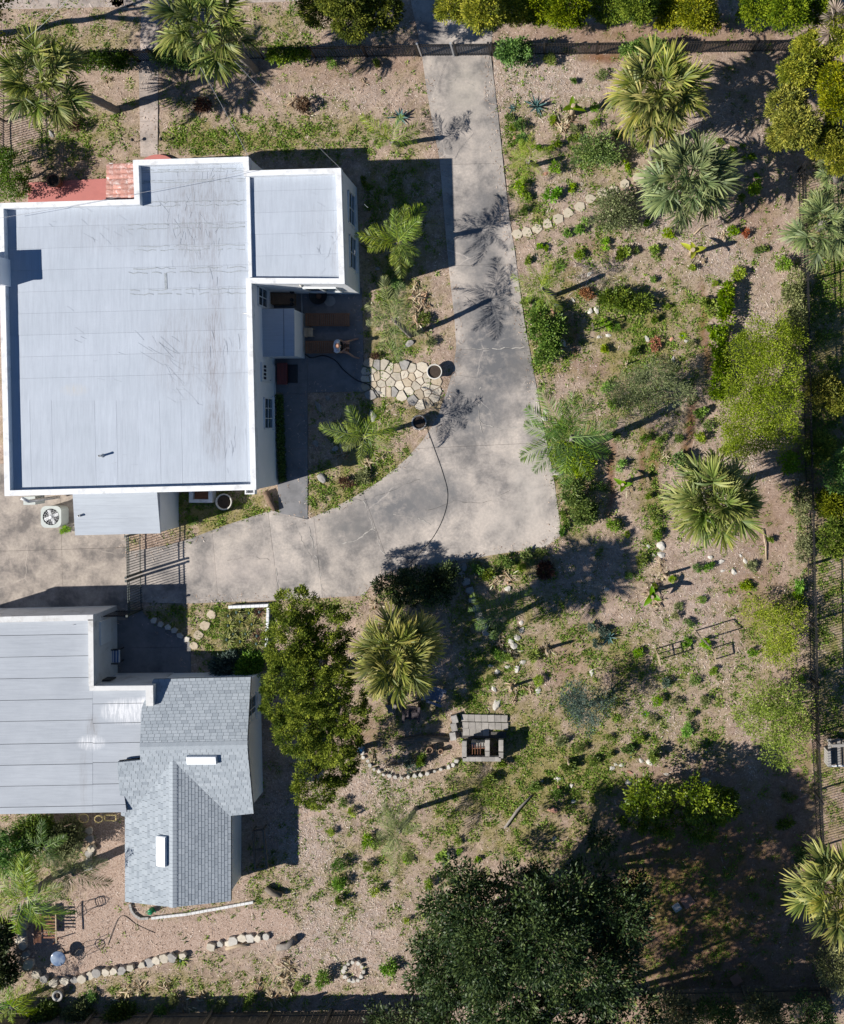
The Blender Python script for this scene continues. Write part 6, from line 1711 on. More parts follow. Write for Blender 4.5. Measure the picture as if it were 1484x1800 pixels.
for i, (x, y, r_, lab) in enumerate(((1180, 1780, .9, 'dark shrub behind the shaded board fence near the magnolia'), (1260, 1790, .9, 'middle shrub behind the shaded board fence'), (1340, 1780, .8, 'loose shrub behind the shaded board fence'), (1420, 1785, .9, 'shrub behind the shaded board fence nearest the corner'), (1475, 1700, .9, 'shrub beyond the short board fence below the yellowish palm'))):
    big('boundary_shrub', (x, y - 10), lab, 'shrub', [(x, y, 1.2, r_, r_, .7), (x + 18, y + 6, 1.0, r_ * .7, r_ * .7, .6)], 110, 36, (.12, .05), L_MID if i % 2 else L_OLIVE, 90 + i, clump_r=.25, trunk_r=.05, group='shrubs beyond the back fence')
big('garden_shrub', (1086, 372), 'loose olive shrub covering the middle of the stone path', 'shrub', [(1082, 368, .8, .8, .75, .55), (1060, 385, .6, .5, .5, .4), (1100, 385, .6, .6, .6, .4), (1075, 350, .6, .5, .4, .4)], 170, 26, (.11, .04), L_OLIVE, 101, clump_r=.26, trunk_r=.04, fill=.4)
big('garden_shrub', (1045, 268), 'loose weedy green shrub between the stone path and the agave', 'shrub', [(1045, 258, .5, .9, .6, .35), (1070, 270, .4, .7, .5, .3), (1030, 275, .4, .5, .5, .3)], 130, 22, (.11, .045), L_MID, 102, clump_r=.25, trunk_r=.03, fill=.5)
big('vine_bush', (904, 88), 'round ivy bush growing on the fence at the driveway corner', 'shrub', [(895, 90, .9, .55, .4, .5), (915, 86, 1.0, .5, .4, .5), (905, 95, .5, .7, .4, .4)], 110, 40, (.09, .07), L_MID, 103, clump_r=.2, trunk_r=.03)
big('vine_bush', (1128, 90), 'ivy growing over the fence behind the yellow-tipped fan palm', 'shrub', [(1110, 88, .9, .5, .3, .4), (1140, 82, 1.0, .7, .3, .4)], 80, 40, (.09, .06), L_MID, 104, clump_r=.2, trunk_r=.03)
big('vine_bush', (190, 108), 'ivy covering the fence between the leaning palm and the walk', 'shrub', [(150, 108, .8, .8, .3, .45), (190, 106, .9, .7, .35, .45), (215, 106, .8, .5, .3, .4)], 120, 34, (.09, .06), L_GLOSS, 105, clump_r=.22, trunk_r=.03)
big('vine_bush', (298, 105), 'ivy clump on the fence just past the garden gate', 'shrub', [(285, 102, .8, .4, .3, .4), (305, 98, .9, .6, .35, .45), (330, 104, .7, .5, .3, .4)], 90, 34, (.09, .06), L_MID, 106, clump_r=.22, trunk_r=.03)
big('vine_bush', (505, 100), 'ivy patch on the fence midway between walk and driveway', 'shrub', [(495, 97, .8, .6, .3, .4), (525, 94, .8, .5, .3, .4)], 80, 34, (.09, .06), L_MID, 107, clump_r=.2, trunk_r=.03)
big('vine_bush', (1398, 560), 'ivy climbing the side fence above the tall willow shrub', 'shrub', [(1395, 530, .6, .4, .7, .4), (1402, 565, .8, .4, .7, .5), (1398, 500, .5, .3, .6, .3)], 110, 32, (.09, .06), L_OLIVE, 108, clump_r=.22, trunk_r=.03)
big('vine_bush', (1410, 910), 'bluish ivy on the side fence beside the large fan palm', 'shrub', [(1409, 880, .6, .25, .7, .4), (1412, 930, .6, .25, .7, .4), (1411, 965, .4, .25, .5, .3)], 90, 30, (.08, .055), L_OLIVE, 109, clump_r=.18, trunk_r=.03)
big('garden_shrub', (1258, 640), 'narrow bright green hedge row beside the tall willow shrub', 'shrub', [(1262, 600, .4, .3, .6, .35), (1268, 640, .45, .3, .6, .35), (1262, 680, .4, .3, .5, .3), (1275, 560, .4, .25, .5, .3), (1277, 520, .4, .25, .6, .3)], 170, 26, (.12, .07), L_LIME, 110, clump_r=.17, trunk_r=.03)
big('garden_shrub', (1010, 790), 'bright green bush under the large dark feather palm', 'shrub', [(1005, 805, .5, .6, .5, .4), (1025, 815, .4, .4, .5, .35), (985, 795, .4, .4, .4, .3)], 120, 30, (.12, .05), L_LIME, 111, clump_r=.2, trunk_r=.03)
big('garden_shrub', (1012, 880), 'leafy green bush on the driveway edge below the large dark palm', 'shrub', [(1008, 865, .6, .4, .5, .45), (1025, 890, .5, .5, .4, .4), (1030, 905, .4, .4, .4, .3)], 120, 30, (.12, .055), L_MID, 112, clump_r=.2, trunk_r=.03)
big('garden_shrub', (956, 590), 'long leafy green bush bordering the driveway above the white paver', 'shrub', [(948, 555, .5, .4, .5, .4), (955, 585, .6, .5, .5, .45), (968, 610, .5, .4, .5, .4), (975, 575, .5, .4, .4, .4), (955, 625, .4, .3, .4, .3)], 170, 30, (.12, .055), L_MID, 113, clump_r=.2, trunk_r=.03)
big('garden_shrub', (1088, 530), 'shaded dark green sprawling bush below the small feather palm shadow', 'shrub', [(1075, 526, .4, .5, .35, .3), (1095, 530, .4, .5, .4, .35), (1125, 535, .35, .5, .4, .3)], 120, 28, (.12, .05), L_MID, 114, clump_r=.2, trunk_r=.03)
# ------------------------------------------------------------------ small plants, rocks, paving stones; labels name what they stand beside
LAND = [('the big agave', 943, 187), ('the first upper fan palm', 1160, 165), ('the grey-green fan palm', 1212, 320), ('the mid stepping stones', 1019, 364), ('the path end at the driveway', 910, 411),
    ('the small driveway feather palm', 930, 284), ('the leaning feather palm', 950, 505), ('the stake frame', 1041, 577), ('the tall willow shrub', 1330, 680), ('the thin grey-green tree', 1140, 680), ('the big dark feather palm', 1000, 775),
    ('the large fan palm', 1257, 880), ('the yellow banana plant', 1214, 448), ('the young banana plant', 1094, 852), ('the leaning banana clump', 1140, 1040), ('the square frame', 1232, 1115), ('the ladder frame', 1155, 1150), ('the loose fence shrub', 1365, 1105),
    ('the blue-green bushy tree', 1030, 1235), ('the barbecue', 852, 1300), ('the citrus tree', 1190, 1410), ('the stone retaining edge', 835, 1060), ('the dark feather palm', 880, 1085), ('the wispy feather palm', 700, 1462), ('the cottage kerb', 440, 1590),
    ('the magnolia', 860, 1600), ('the sawn log', 505, 1662), ('the stone ring', 622, 1706), ('the flagstone path', 710, 672), ('the full feather palm', 640, 768), ('the curved grey kerb', 245, 1605), ('the ring-shaped pot', 107, 1744), ('the olive fence shrub', 1360, 1260), ('the cedar', 560, 1230), ('the driveway gate', 800, 97), ('the corner of the drive', 975, 930), ('the garage court steps', 300, 1105), ('the leaf heap bed', 480, 1730)]
_used_lab = {}
def where(px, py, phrase):
    """a label that says beside what, on which side and in what order the thing stands"""
    ds = sorted(((px - x) ** 2 + (py - y) ** 2, nm, x, y) for nm, x, y in LAND)
    for d2, nm, x, y in ds[:3]:
        dx, dy = px - x, py - y
        side = ('fence' if dx > 0 else 'house') if abs(dx) > abs(dy) else ('back' if dy > 0 else 'street')
        if nm in ('the wispy feather palm', 'the magnolia', 'the cedar', 'the cottage kerb', 'the sawn log', 'the stone ring') and side == 'house': side = 'cottage'
        for o_ in ('', 'second ', 'third '):
            lab = f'{phrase}, {o_}on the {side} side of {nm}'
            if lab not in _used_lab:
                _used_lab[lab] = 1
                return lab
    lab = f'{phrase} at photo spot {int(px)} {int(py)}'
    return lab

# bushes -------------------------------------------------------------
def bush_mesh(seed, matl, n_clump=16, per=26, leaf=(.15, .075), flat=.75):
    return crown_mesh('foliage', [(0, 0, .30, .33, .33, .33 * flat), (.1, .05, .22, .26, .26, .2)], n_clump, per, leaf, matl, seed, clump_r=.15, zlo=-.3, fill=.25, tbase=(.3, .75))
BUSH = {}
def bush_proto(kind, k):
    key = (kind, k)
    if key in BUSH: return BUSH[key]
    m_ = {'lime': L_LIME, 'mid': L_MID, 'olive': L_OLIVE, 'dark': L_GLOSS, 'blue': L_BLUE, 'red': L_RED, 'dry': L_RUST}[kind]
    BUSH[key] = bush_mesh(300 + k * 7 + len(BUSH), m_, leaf=((.15, .075), (.11, .06), (.20, .06), (.13, .09), (.17, .05), (.10, .04))[k % 6] if kind in ('lime', 'mid', 'dark') else (.16, .05), n_clump=(16, 22, 11, 14, 12, 24)[k % 6], flat=(.75, .9, .6, .7, .8, .65)[k % 6])
    return BUSH[key]
M_STEM = mat('green_stem', (.10, .11, .05), (.06, .06, .03), 9, .8)
STEM = MB().tube([(0, 0, -.05), (.01, .01, .14), (0, .02, .3)], [.02, .016, .01], 6).build('stem', M_STEM, local=True)
STEM_ME = STEM.data; bpy.data.objects.remove(STEM)
def bush(px, py, d_px, kind, group='small bushes in the mulched garden'):
    r = random.Random(int(px * 31 + py)); w = d_px / S
    size = 'small' if d_px < 19 else ('medium' if d_px < 27 else 'large')
    word = {'lime': 'lime green', 'mid': 'green', 'olive': 'olive', 'dark': 'dark green', 'blue': 'bluish', 'red': 'dark red', 'dry': 'rusty dead'}[kind]
    o = empty('garden_bush', G(px, py), where(px, py, f'{size} {word} bush'), 'bush', group, rz=r.uniform(0, 6.28), scale=w / .8)
    o.scale = (w / .8 * r.uniform(.85, 1.2), w / .8 * r.uniform(.75, 1.05), w / .8 * r.uniform(.7, 1.1))
    link('foliage', bush_proto(kind, r.randrange(6)), o); link('stem', STEM_ME, o)
    return o
BUSHES = [(969, 108, 22, 0), (971, 211, 17, 0), (1044, 189, 17, 0), (977, 258, 19, 0), (944, 262, 16, 0), (975, 298, 20, 0), (971, 342, 23, 0), (1006, 331, 14, 0), (1046, 218, 14, 1), (1010, 244, 15, 1), (1125, 260, 21, 0), (1100, 291, 15, 0), (1022, 398, 23, 0), (996, 411, 14, 0), (1065, 430, 17, 0), (948, 434, 12, 0), (961, 436, 10, 0),
    (1139, 392, 14, 0), (1033, 274, 18, 0), (1084, 237, 14, 1), (1009, 284, 14, 1), (1007, 143, 12, 1), (1058, 134, 18, 1), (896, 209, 14, 1), (924, 368, 14, 1), (902, 227, 16, 0), (914, 222, 20, 1), (918, 245, 18, 1), (914, 330, 22, 0), (926, 345, 16, 1), (1286, 268, 17, 0), (1315, 279, 16, 0), (1264, 250, 15, 0), (1305, 256, 8, 0), (1327, 332, 24, 0), (1302, 348, 16, 0), (1288, 405, 18, 0), (1175, 410, 17, 0),
    (1149, 442, 18, 0), (1296, 482, 22, 0), (1375, 464, 30, 0), (1216, 471, 14, 0), (1148, 491, 12, 0), (1257, 498, 12, 0), (1247, 543, 32, 0), (1335, 440, 13, 1), (1348, 437, 9, 1), (1096, 447, 24, 0), (1118, 441, 14, 1), (1019, 450, 17, 0), (1066, 571, 18, 0), (1085, 576, 15, 1), (1063, 615, 17, 0), (1117, 618, 17, 1), (1068, 681, 17, 0), (1076, 709, 17, 0), (1086, 770, 18, 1), (1163, 770, 16, 0), (1136, 769, 18, 1),
    (929, 456, 15, 1), (925, 535, 20, 1), (1193, 771, 13, 1), (1230, 767, 18, 0), (1244, 748, 15, 1), (1245, 577, 12, 0), (1272, 789, 20, 0), (1193, 810, 26, 1), (1385, 813, 33, 0), (1232, 723, 20, 1), (1092, 818, 18, 0), (1056, 855, 17, 1), (1078, 921, 20, 0), (1102, 938, 13, 0), (989, 932, 13, 1), (996, 918, 16, 1), (989, 902, 12, 1), (1310, 1028, 20, 0), (1236, 1054, 13, 0), (1245, 995, 15, 1),
    (1181, 1018, 13, 0), (1211, 1093, 14, 1), (1241, 1129, 16, 0), (1209, 1129, 18, 0), (1322, 1145, 14, 0), (1254, 1178, 13, 0), (1221, 1195, 15, 1), (1156, 1229, 22, 0), (1404, 1029, 22, 0), (1404, 1044, 16, 0), (1403, 1066, 18, 1), (1352, 947, 14, 1), (1321, 995, 16, 2), (1409, 1194, 14, 0), (1193, 1065, 13, 1), (1225, 998, 18, 1), (1186, 1080, 15, 2), (935, 1152, 22, 0), (947, 1193, 18, 0), (918, 998, 15, 0), (894, 1154, 14, 0),
    (1122, 1147, 17, 0), (1071, 1295, 14, 0), (1126, 1296, 14, 0), (1207, 1283, 22, 0), (1213, 1258, 16, 1), (1072, 1324, 15, 1), (1103, 1316, 18, 1), (1146, 1322, 28, 1), (1044, 1336, 16, 1), (1041, 1404, 13, 0), (621, 1425, 15, 0), (604, 1408, 18, 1), (584, 1460, 14, 0), (648, 1475, 21, 0), (780, 1505, 18, 0), (840, 1510, 13, 0), (754, 1551, 15, 0), (685, 1696, 24, 0), (571, 1714, 24, 0), (714, 1615, 12, 0), (716, 1509, 15, 0), (805, 1479, 14, 0), (527, 1731, 17, 0),
    (599, 1515, 22, 1), (598, 1549, 24, 1), (600, 1580, 18, 1), (658, 1563, 18, 0), (648, 1519, 18, 0), (808, 1495, 11, 0), (285, 1779, 22, 1), (164, 1749, 20, 1), (390, 1762, 20, 2), (440, 1756, 22, 1), (310, 1755, 18, 2), (584, 115, 20, 0), (663, 112, 14, 0), (640, 320, 14, 1), (1008, 228, 14, 2), (1330, 310, 10, 0), (1146, 1262, 14, 2), (1188, 1232, 16, 2), (1240, 1230, 14, 2), (1150, 1030, 12, 3), (1172, 1200, 15, 4), (1062, 1110, 18, 4),
    (1048, 1128, 18, 4), (1040, 1102, 18, 4), (960, 1000, 30, 5), (1033, 515, 24, 6), (1150, 606, 18, 6), (1310, 410, 16, 6), (360, 186, 26, 5), (535, 186, 24, 5), (135, 222, 26, 5), (1105, 1010, 15, 1), (1128, 985, 20, 1), (860, 1005, 22, 3), (840, 1000, 18, 1), (890, 985, 20, 1), (930, 978, 24, 1), (950, 972, 18, 1), (865, 1110, 18, 3), (878, 1150, 18, 1), (862, 1190, 16, 1), (905, 1110, 14, 2), (742, 1330, 26, 1), (725, 1345, 22, 4), (1385, 1400, 22, 1), (1380, 1445, 22, 1), (1405, 1500, 22, 1),
    (980, 1395, 20, 1), (940, 1380, 24, 1), (1000, 1345, 22, 1), (880, 1340, 20, 1), (860, 1370, 24, 1), (1020, 1315, 18, 1), (990, 1300, 16, 2), (1150, 560, 16, 1), (1172, 540, 14, 1), (1125, 665, 18, 2), (1215, 605, 14, 2), (1180, 640, 16, 2), (1150, 905, 18, 1), (1140, 870, 14, 1), (1155, 940, 18, 1), (340, 915, 14, 1), (118, 930, 16, 0), (700, 500, 20, 1), (672, 520, 18, 1), (745, 560, 20, 3), (760, 600, 16, 2), (660, 625, 14, 5), (612, 850, 24, 5), (640, 838, 20, 2)]
KN = ['lime', 'mid', 'olive', 'dark', 'blue', 'red', 'dry']
for x, y, d_, k in BUSHES: bush(x, y, d_ * 1.12, KN[k])

# agaves, bananas, ferns, bromeliads ----------------------------------
def blade_mesh(name, n, L, W, el, matl, seed, curl=.2, secs=4):
    """a rosette of thick pointed blades"""
    r = np.random.default_rng(seed); V, F, T = [], [], []
    for i in range(n):
        a = i * 2.39996 + r.uniform(-.2, .2); e = np.radians(el[0] + (el[1] - el[0]) * i / max(1, n - 1) + r.uniform(-6, 6))
        l = L * r.uniform(.8, 1.1); k = len(V); tt = r.uniform(.25, .85)
        for j in range(secs + 1):
            t_ = j / secs; rr = l * t_; z = rr * np.sin(e) - curl * l * t_ * t_; h = rr * np.cos(e); w = W * (.65 + .9 * t_ - 1.55 * t_ ** 2) + .004
            cx_, cy_ = h * np.cos(a), h * np.sin(a); sx_, sy_ = -np.sin(a), np.cos(a)
            V += [(cx_ - sx_ * w / 2, cy_ - sy_ * w / 2, z + .10 * w), (cx_, cy_, z - .12 * w), (cx_ + sx_ * w / 2, cy_ + sy_ * w / 2, z + .10 * w)]; T += [tt, tt * .8, tt]
        for j in range(secs):
            b = k + 3 * j; F += [(b, b + 1, b + 4, b + 3), (b + 1, b + 2, b + 5, b + 4)]
    return raw_mesh(name, np.array(V), np.array(F), np.array(T), matl)
AG = [blade_mesh('leaf_rosette', 16, .62, .11, (75, 15), L_AGAVE, 5, .12), blade_mesh('leaf_rosette', 14, .6, .10, (70, 10), L_AGAVE, 6, .3)]
M_CORE = mat('agave_core', (.10, .16, .14), (.06, .10, .09), 8, .7)
core = MB().lathe([(0, -.05), (.07, -.02), (.08, .06), (.03, .14), (0, .16)], (0, 0, 0), 10).build('core', M_CORE, local=True); CORE_ME = core.data; bpy.data.objects.remove(core)
for x, y, k, s_, lab in ((943, 187, 0, 1.0, 'blue-grey agave on wood chips by the driveway'), (704, 206, 1, 1.05, 'dark blue agave on the front lawn between palm fronds'), (1070, 1120, 0, .8, 'spiky blue-grey agave below the round palm shadow'), (900, 190, 1, .5, 'tiny agave at the driveway edge near the big agave')):
    o = empty('agave', G(x, y), lab, 'agave', rz=x, scale=s_); link('leaf_rosette', AG[k], o); link('core', CORE_ME, o)
def tangle_mesh(seed):
    r = np.random.default_rng(seed); n = 26
    c = np.stack([r.normal(0, .20, n), r.normal(0, .16, n), r.uniform(.0, .10, n)], 1)
    d = rdir(r, n, -.1, .25); up = unit(rdir(r, n, .2, 1))
    return leaves_mesh('dry_blades', c - d * .15, d, up, r.uniform(.18, .5, n), r.uniform(.025, .11, n), np.clip(r.normal(.55, .28, n), 0, 1), L_DRY, .05)
DEADM = [tangle_mesh(20 + i) for i in range(5)]
BAN = blade_mesh('leaves', 4, .62, .30, (60, 20), L_LIME, 8, .35, 6); BANY = blade_mesh('leaves', 4, .6, .26, (60, 15), leafmat('yellow_banana_leaf', (.25, .25, .02), (.46, .46, .03), (.65, .62, .08), .5, .3), 9, .35, 6)
DRYR = DEADM[4]
PST = MB().tube([(0, 0, -.05), (.03, .02, .5), (.02, .05, 1.15)], [.12, .10, .08], 10).build('cut_stem', M_PALEWOOD, local=True); PST_ME = PST.data; bpy.data.objects.remove(PST)
for x, y, s_, m_, lab in ((1005, 200, 1.0, BAN, 'cut banana plant with bright leaf and long straight shadow near the agave'), (1214, 448, 1.1, BANY, 'yellow-leaved cut banana clump with a dry leaf heap'), (1094, 850, .85, BAN, 'young banana plant among the soil furrows'), (1143, 1040, 1.0, BAN, 'leaning cut banana clump with dry leaves below the large fan palm'), (900, 1207, .7, DRYR, 'cut stump with long shadow above the barbecue'), (963, 1140, .75, DRYR, 'short dry banana stump right of the retaining edge plants'), (1000, 1335, .5, DRYR, 'small dry stump on the grass right of the barbecue'), (1100, 640, .4, DRYR, 'tiny dry stump above the thin grey-green tree'), (1168, 1010, .7, DRYR, 'dry stump beside a lime bush below the large fan palm')):
    o = empty('banana_plant', G(x, y), lab, 'banana plant', 'cut banana plants', rz=y, scale=s_); link('cut_stem', PST_ME, o); l_ = link('leaves', m_, o); l_.location = (0, 0, .95 if m_ is not DRYR else .05)
    if m_ is not DRYR: link('dry_leaves', DRYR, o).location = (-.15, -.2, .08)
FERN = blade_mesh('leaves', 22, .5, .07, (60, 10), L_LIME, 14, .35); FERNB = blade_mesh('leaves', 26, .42, .055, (65, 12), L_BROM, 15, .3); FERNR = blade_mesh('leaves', 22, .4, .055, (60, 10), L_RED, 16, .3)
ro = empty('fern', G(319, 1688), 'bright yellow-green fern above the stone edging', 'fern'); link('leaves', FERN, ro); link('core', CORE_ME, ro)
brl = ['nearest the drive', 'second in the back row', 'third in the back row', 'at the white corner', 'second row, house end', 'second row, middle', 'second row, white border end', 'third row, house end', 'third row, middle', 'third row, by the border', 'front row, house end', 'front row, middle', 'front row, by the border']
for i, (x, y) in enumerate(((400, 1082), (420, 1078), (440, 1080), (460, 1078), (402, 1098), (424, 1096), (448, 1097), (410, 1112), (432, 1112), (456, 1114), (404, 1126), (426, 1128), (450, 1130))):
    o = empty('bromeliad', G(x + random.uniform(-4, 4), y + random.uniform(-4, 4)), 'spiky yellow-green bromeliad in the white-bordered bed, ' + brl[i], 'bromeliad', 'bromeliads in the raised bed', rz=i, scale=random.uniform(.8, 1.25))
    link('leaves', FERNR if i in (3, 9) else FERNB, o); link('core', CORE_ME, o)
for i, (x, y, s_, lab) in enumerate(((1135, 1255, .6, 'small dark spiky plant on dry ground below the blue-green tree'), (1110, 1330, .7, 'spiky green tuft beside the white rocks'), (1200, 590, .6, 'spiky tuft on the weedy furrow'), (820, 1115, 1.0, 'olive spiky tuft at the foot of the retaining edge'), (985, 470, .7, 'grassy tuft under the feather palm by the driveway'), (130, 228, .0, ''))):
    if not lab: continue
    o = empty('spiky_plant', G(x, y), lab, 'plant', rz=i, scale=s_); link('leaves', FERNB if i % 2 else FERN, o); link('core', CORE_ME, o)
# dead palm fronds and boots heaped on the ground
rach = MB().tube([(-.4, 0, .05), (0, .02, .09), (.4, 0, .04)], [.02, .03, .03], 6).build('stalk', M_PALEWOOD, local=True); RACH_ME = rach.data; bpy.data.objects.remove(rach)
HEAPS = [(735, 524, 1.2), (733, 560, 1.3), (600, 797, .9), (648, 812, 1.1), (668, 805, .7), (985, 222, 1.1), (1000, 215, 1.0), (505, 1700, 1.2), (512, 1740, 1.1), (480, 1752, 1.0), (455, 1730, .8), (345, 1752, 1.0), (330, 1768, .8), (225, 1742, 1.0), (245, 1735, .9), (205, 1755, .8), (640, 143, .6), (515, 178, .8), (1155, 1058, 1.0), (1140, 1048, .8), (930, 1212, .7), (905, 1225, .8), (590, 1170, .8), (610, 1165, .7), (662, 1062, .9), (315, 125, .6), (190, 140, .5), (1020, 300, .5), (945, 610, .6), (1002, 816, .6), (1030, 862, .7), (540, 200, .7), (740, 540, 1.0), (500, 1720, 1.1), (425, 1765, .9), (290, 1735, .8), (655, 1330, .8), (690, 1345, .9), (880, 1130, .8), (900, 1145, .9), (850, 1010, .9), (872, 1022, 1.0), (895, 1012, .9), (1170, 800, .6), (1270, 415, .6), (730, 505, .8), (745, 580, .8), (1160, 990, .6)]
for i, (x, y, s_) in enumerate(HEAPS):
    o = empty('dead_frond_heap', G(x, y, .02), where(x, y, 'tan dead frond heap'), 'dead fronds', 'dead palm fronds on the ground', rz=i * 1.7, scale=s_ * .9)
    link('dry_blades', DEADM[i % 5], o); link('stalk', RACH_ME, o)

# rocks and stones -----------------------------------------------------
def rock_mesh(seed, matl, flat=.6, jag=.28, n=2):
    # angular: many cutting planes
    bm = bmesh.new(); bmesh.ops.create_icosphere(bm, subdivisions=n, radius=1.0)
    r = random.Random(seed); pl = [(Vector((r.uniform(-1, 1), r.uniform(-1, 1), r.uniform(-.6, 1))).normalized(), r.uniform(.38, .72)) for _ in range(11)]
    for v in bm.verts:
        for nn, d in pl:
            k = v.co.dot(nn)
            if k > d: v.co -= nn * (k - d)
        v.co.z *= flat
    me = bpy.data.meshes.new('rock'); bm.to_mesh(me); bm.free(); me.materials.append(matl)
    return me
ROCKS_ME = {(m_.name, i): rock_mesh(i * 11 + len(m_.name), m_, random.uniform(.45, .7)) for m_ in (M_ROCK, M_ROCKT, M_ROCKG, M_ROCKP) for i in range(4)}
def rock(px, py, d_px, matl, label, cat='rock', group=None, parent=None, name='rock', sz=None):
    r = random.Random(int(px * 7 + py * 3)); w = d_px / S / 1.5
    o = link(name, ROCKS_ME[(matl.name, r.randrange(4))], parent)
    g_ = G(px, py); o.location = g_ + Vector((0, 0, w * .1)) - (base_of(parent) if parent else Vector((0, 0, 0)))
    o.scale = (w * r.uniform(.9, 1.45), w * r.uniform(.65, 1.0), (sz or w * .7)); o.rotation_euler = (r.uniform(-.15, .15), r.uniform(-.15, .15), r.uniform(0, 6.28))
    if label: tag(o, label, cat, group)
    return o
WR = [(1037, 546, 9), (1048, 545, 12), (989, 603, 10), (1139, 595, 11), (978, 537, 8), (1036, 483, 8), (1008, 527, 8), (1056, 528, 6), (959, 723, 9), (957, 737, 9), (978, 832, 11), (1141, 960, 7), (1161, 960, 12), (1162, 974, 13), (1151, 976, 6), (1067, 1037, 9), (918, 1108, 9), (916, 1095, 7), (1249, 979, 7), (1267, 989, 9), (1271, 1003, 6), (1291, 1004, 11), (1303, 976, 6), (1310, 987, 7), (904, 1134, 11), (919, 1163, 10), (908, 1176, 9), (892, 1173, 10), (874, 1181, 8), (863, 1170, 9), (868, 1211, 9), (945, 1214, 10), (874, 1240, 16), (1041, 1184, 9), (893, 1034, 9),
    (1075, 1351, 9), (1084, 1344, 7), (1093, 1345, 9), (1128, 1338, 9), (1141, 1341, 9), (1172, 1362, 7), (1107, 1375, 10), (981, 1369, 11), (1004, 1381, 7), (1009, 1410, 9), (974, 1476, 9), (953, 1374, 7), (910, 1120, 10), (898, 1128, 8), (1052, 592, 7), (1070, 590, 8), (1207, 600, 7), (1184, 632, 8)]
for x, y, d_ in WR: rock(x, y, d_ * 1.1, M_ROCK, where(x, y, 'white angular rock'), group='white rocks in the garden')
for x, y, d_ in [(973, 543, 11), (970, 1424, 15), (1107, 1357, 7), (905, 242, 9), (958, 305, 8), (1180, 597, 7), (982, 1384, 8), (1140, 585, 6)]: rock(x, y, d_, M_ROCKP, where(x, y, 'pinkish stone chunk'), group='pinkish stones in the garden')
for x, y, d_, lab in ((718, 605, 15, 'grey rock on the lawn right of the thin feather palm'), (568, 838, 20, 'large grey rock on the curved lawn corner'), (654, 729, 17, 'grey boulder below the flagstone path'), (664, 471, 10, 'pale rock in the house shadow'), (590, 790, 14, 'grey rock half hidden under palm fronds'), (560, 715, 16, 'bluish rock in the shaded bed'), (578, 700, 13, 'small dark rock at the patio edge bed'), (555, 780, 12, 'low rock in the bed by the walkway'), (665, 690, 13, 'rock at the lower edge of the flagstones'), (90, 235, 14, 'white broken slab below the leaning fan palm'), (1240, 1372, 14, 'pale rock in the citrus tree shade')):
    rock(x, y, d_, M_ROCKG, lab)
# retaining edge, stone edging and ring: one thing each, stones are parts
def flat_stone(pts, z0, z1, matl, name, parent=None, label=None, cat=None, group=None):
    mb = MB(); inn = offset_poly(ccw(pts), .012)
    mb.prism(ccw(pts), z0, z1 - .008); mb.prism(inn, z1 - .009, z1)
    o = mb.build(name, matl, parent)
    if label: tag(o, label, cat, group)
    return o
def irregular(px, py, d_px, seed, n=7):
    r = random.Random(seed); c = P(px, py); R = d_px / S / 2; a0 = r.uniform(0, 6.28)
    return [(c.x + R * r.uniform(.85, 1.12) * math.cos(a0 + 2 * math.pi * (i + r.uniform(-.2, .2)) / n), c.y + R * r.uniform(.8, 1.05) * math.sin(a0 + 2 * math.pi * (i + r.uniform(-.2, .2)) / n)) for i in range(n)]
M_EDGE = mat('cream_edging_stone', (.64, .57, .46), (.46, .41, .33), 6, .9, .5, rnd=.4)
def stone_row(name, pts, d_px, matl, label, cat='stone edging', mats=None, h=(.07, .17)):
    root = empty(name, G(*pts[0]), label, cat)
    for i, (x, y) in enumerate(pts):
        flat_stone(irregular(x + random.uniform(-1, 1), y + random.uniform(-1, 1), d_px * random.uniform(.85, 1.35), int(x * 13 + y), random.choice((5, 6, 6, 7))), -.1, random.uniform(*h), mats[i % len(mats)] if mats else matl, 'stone', root)
    return root
stone_row('retaining_edge', [(813, 997), (810, 1010), (819, 1022), (826, 1036), (830, 1053), (838, 1070), (842, 1079), (848, 1089), (853, 1100), (855, 1111)], 14, M_ROCKG, 'curved row of grey stones holding the bed at the drive corner')
stone_row('stone_edging', [(52, 1612), (42, 1626), (40, 1639), (40, 1649), (43, 1661), (47, 1678), (53, 1694), (65, 1710), (81, 1719), (97, 1725), (115, 1724), (132, 1722), (146, 1718), (160, 1713), (172, 1708), (187, 1708), (202, 1704), (216, 1703), (231, 1699), (251, 1695), (264, 1692), (277, 1687), (289, 1685), (305, 1682), (322, 1678)], 15, M_ROCKT, 'long curved stone edging round the gravel terrace', mats=[M_EDGE, M_EDGE, M_ROCKG])
stone_row('stone_edging', [(373, 1664), (389, 1659), (402, 1657), (411, 1653), (426, 1649), (440, 1647), (455, 1647), (468, 1645)], 14, M_ROCKT, 'short row of tan edging stones before the sawn log', mats=[M_EDGE, M_ROCK])
stone_row('stone_edging', [(158, 1460), (160, 1473), (163, 1490), (158, 1501), (156, 1512), (155, 1523)], 15, M_ROCKT, 'upright stone edging running down from the yellow hoops', mats=[M_EDGE, M_ROCKG])
stone_row('stone_ring', [(622 + 17 * math.cos(a), 1706 + 17 * math.sin(a)) for a in np.linspace(0, 2 * math.pi, 13)[:-1]], 8, M_ROCK, 'small ring of pale stones on the dry ground')
stone_row('curved_edging', [tuple(x) for x in [(637, 1322), (640, 1330), (646, 1337), (652, 1344), (659, 1350), (667, 1355), (676, 1359), (686, 1363), (696, 1365), (707, 1366), (718, 1365), (729, 1363), (740, 1361), (752, 1358), (764, 1355), (776, 1351), (788, 1348), (797, 1343), (803, 1336)]], 7, M_ROCK, 'thin curved row of white stones round the shaded bed')
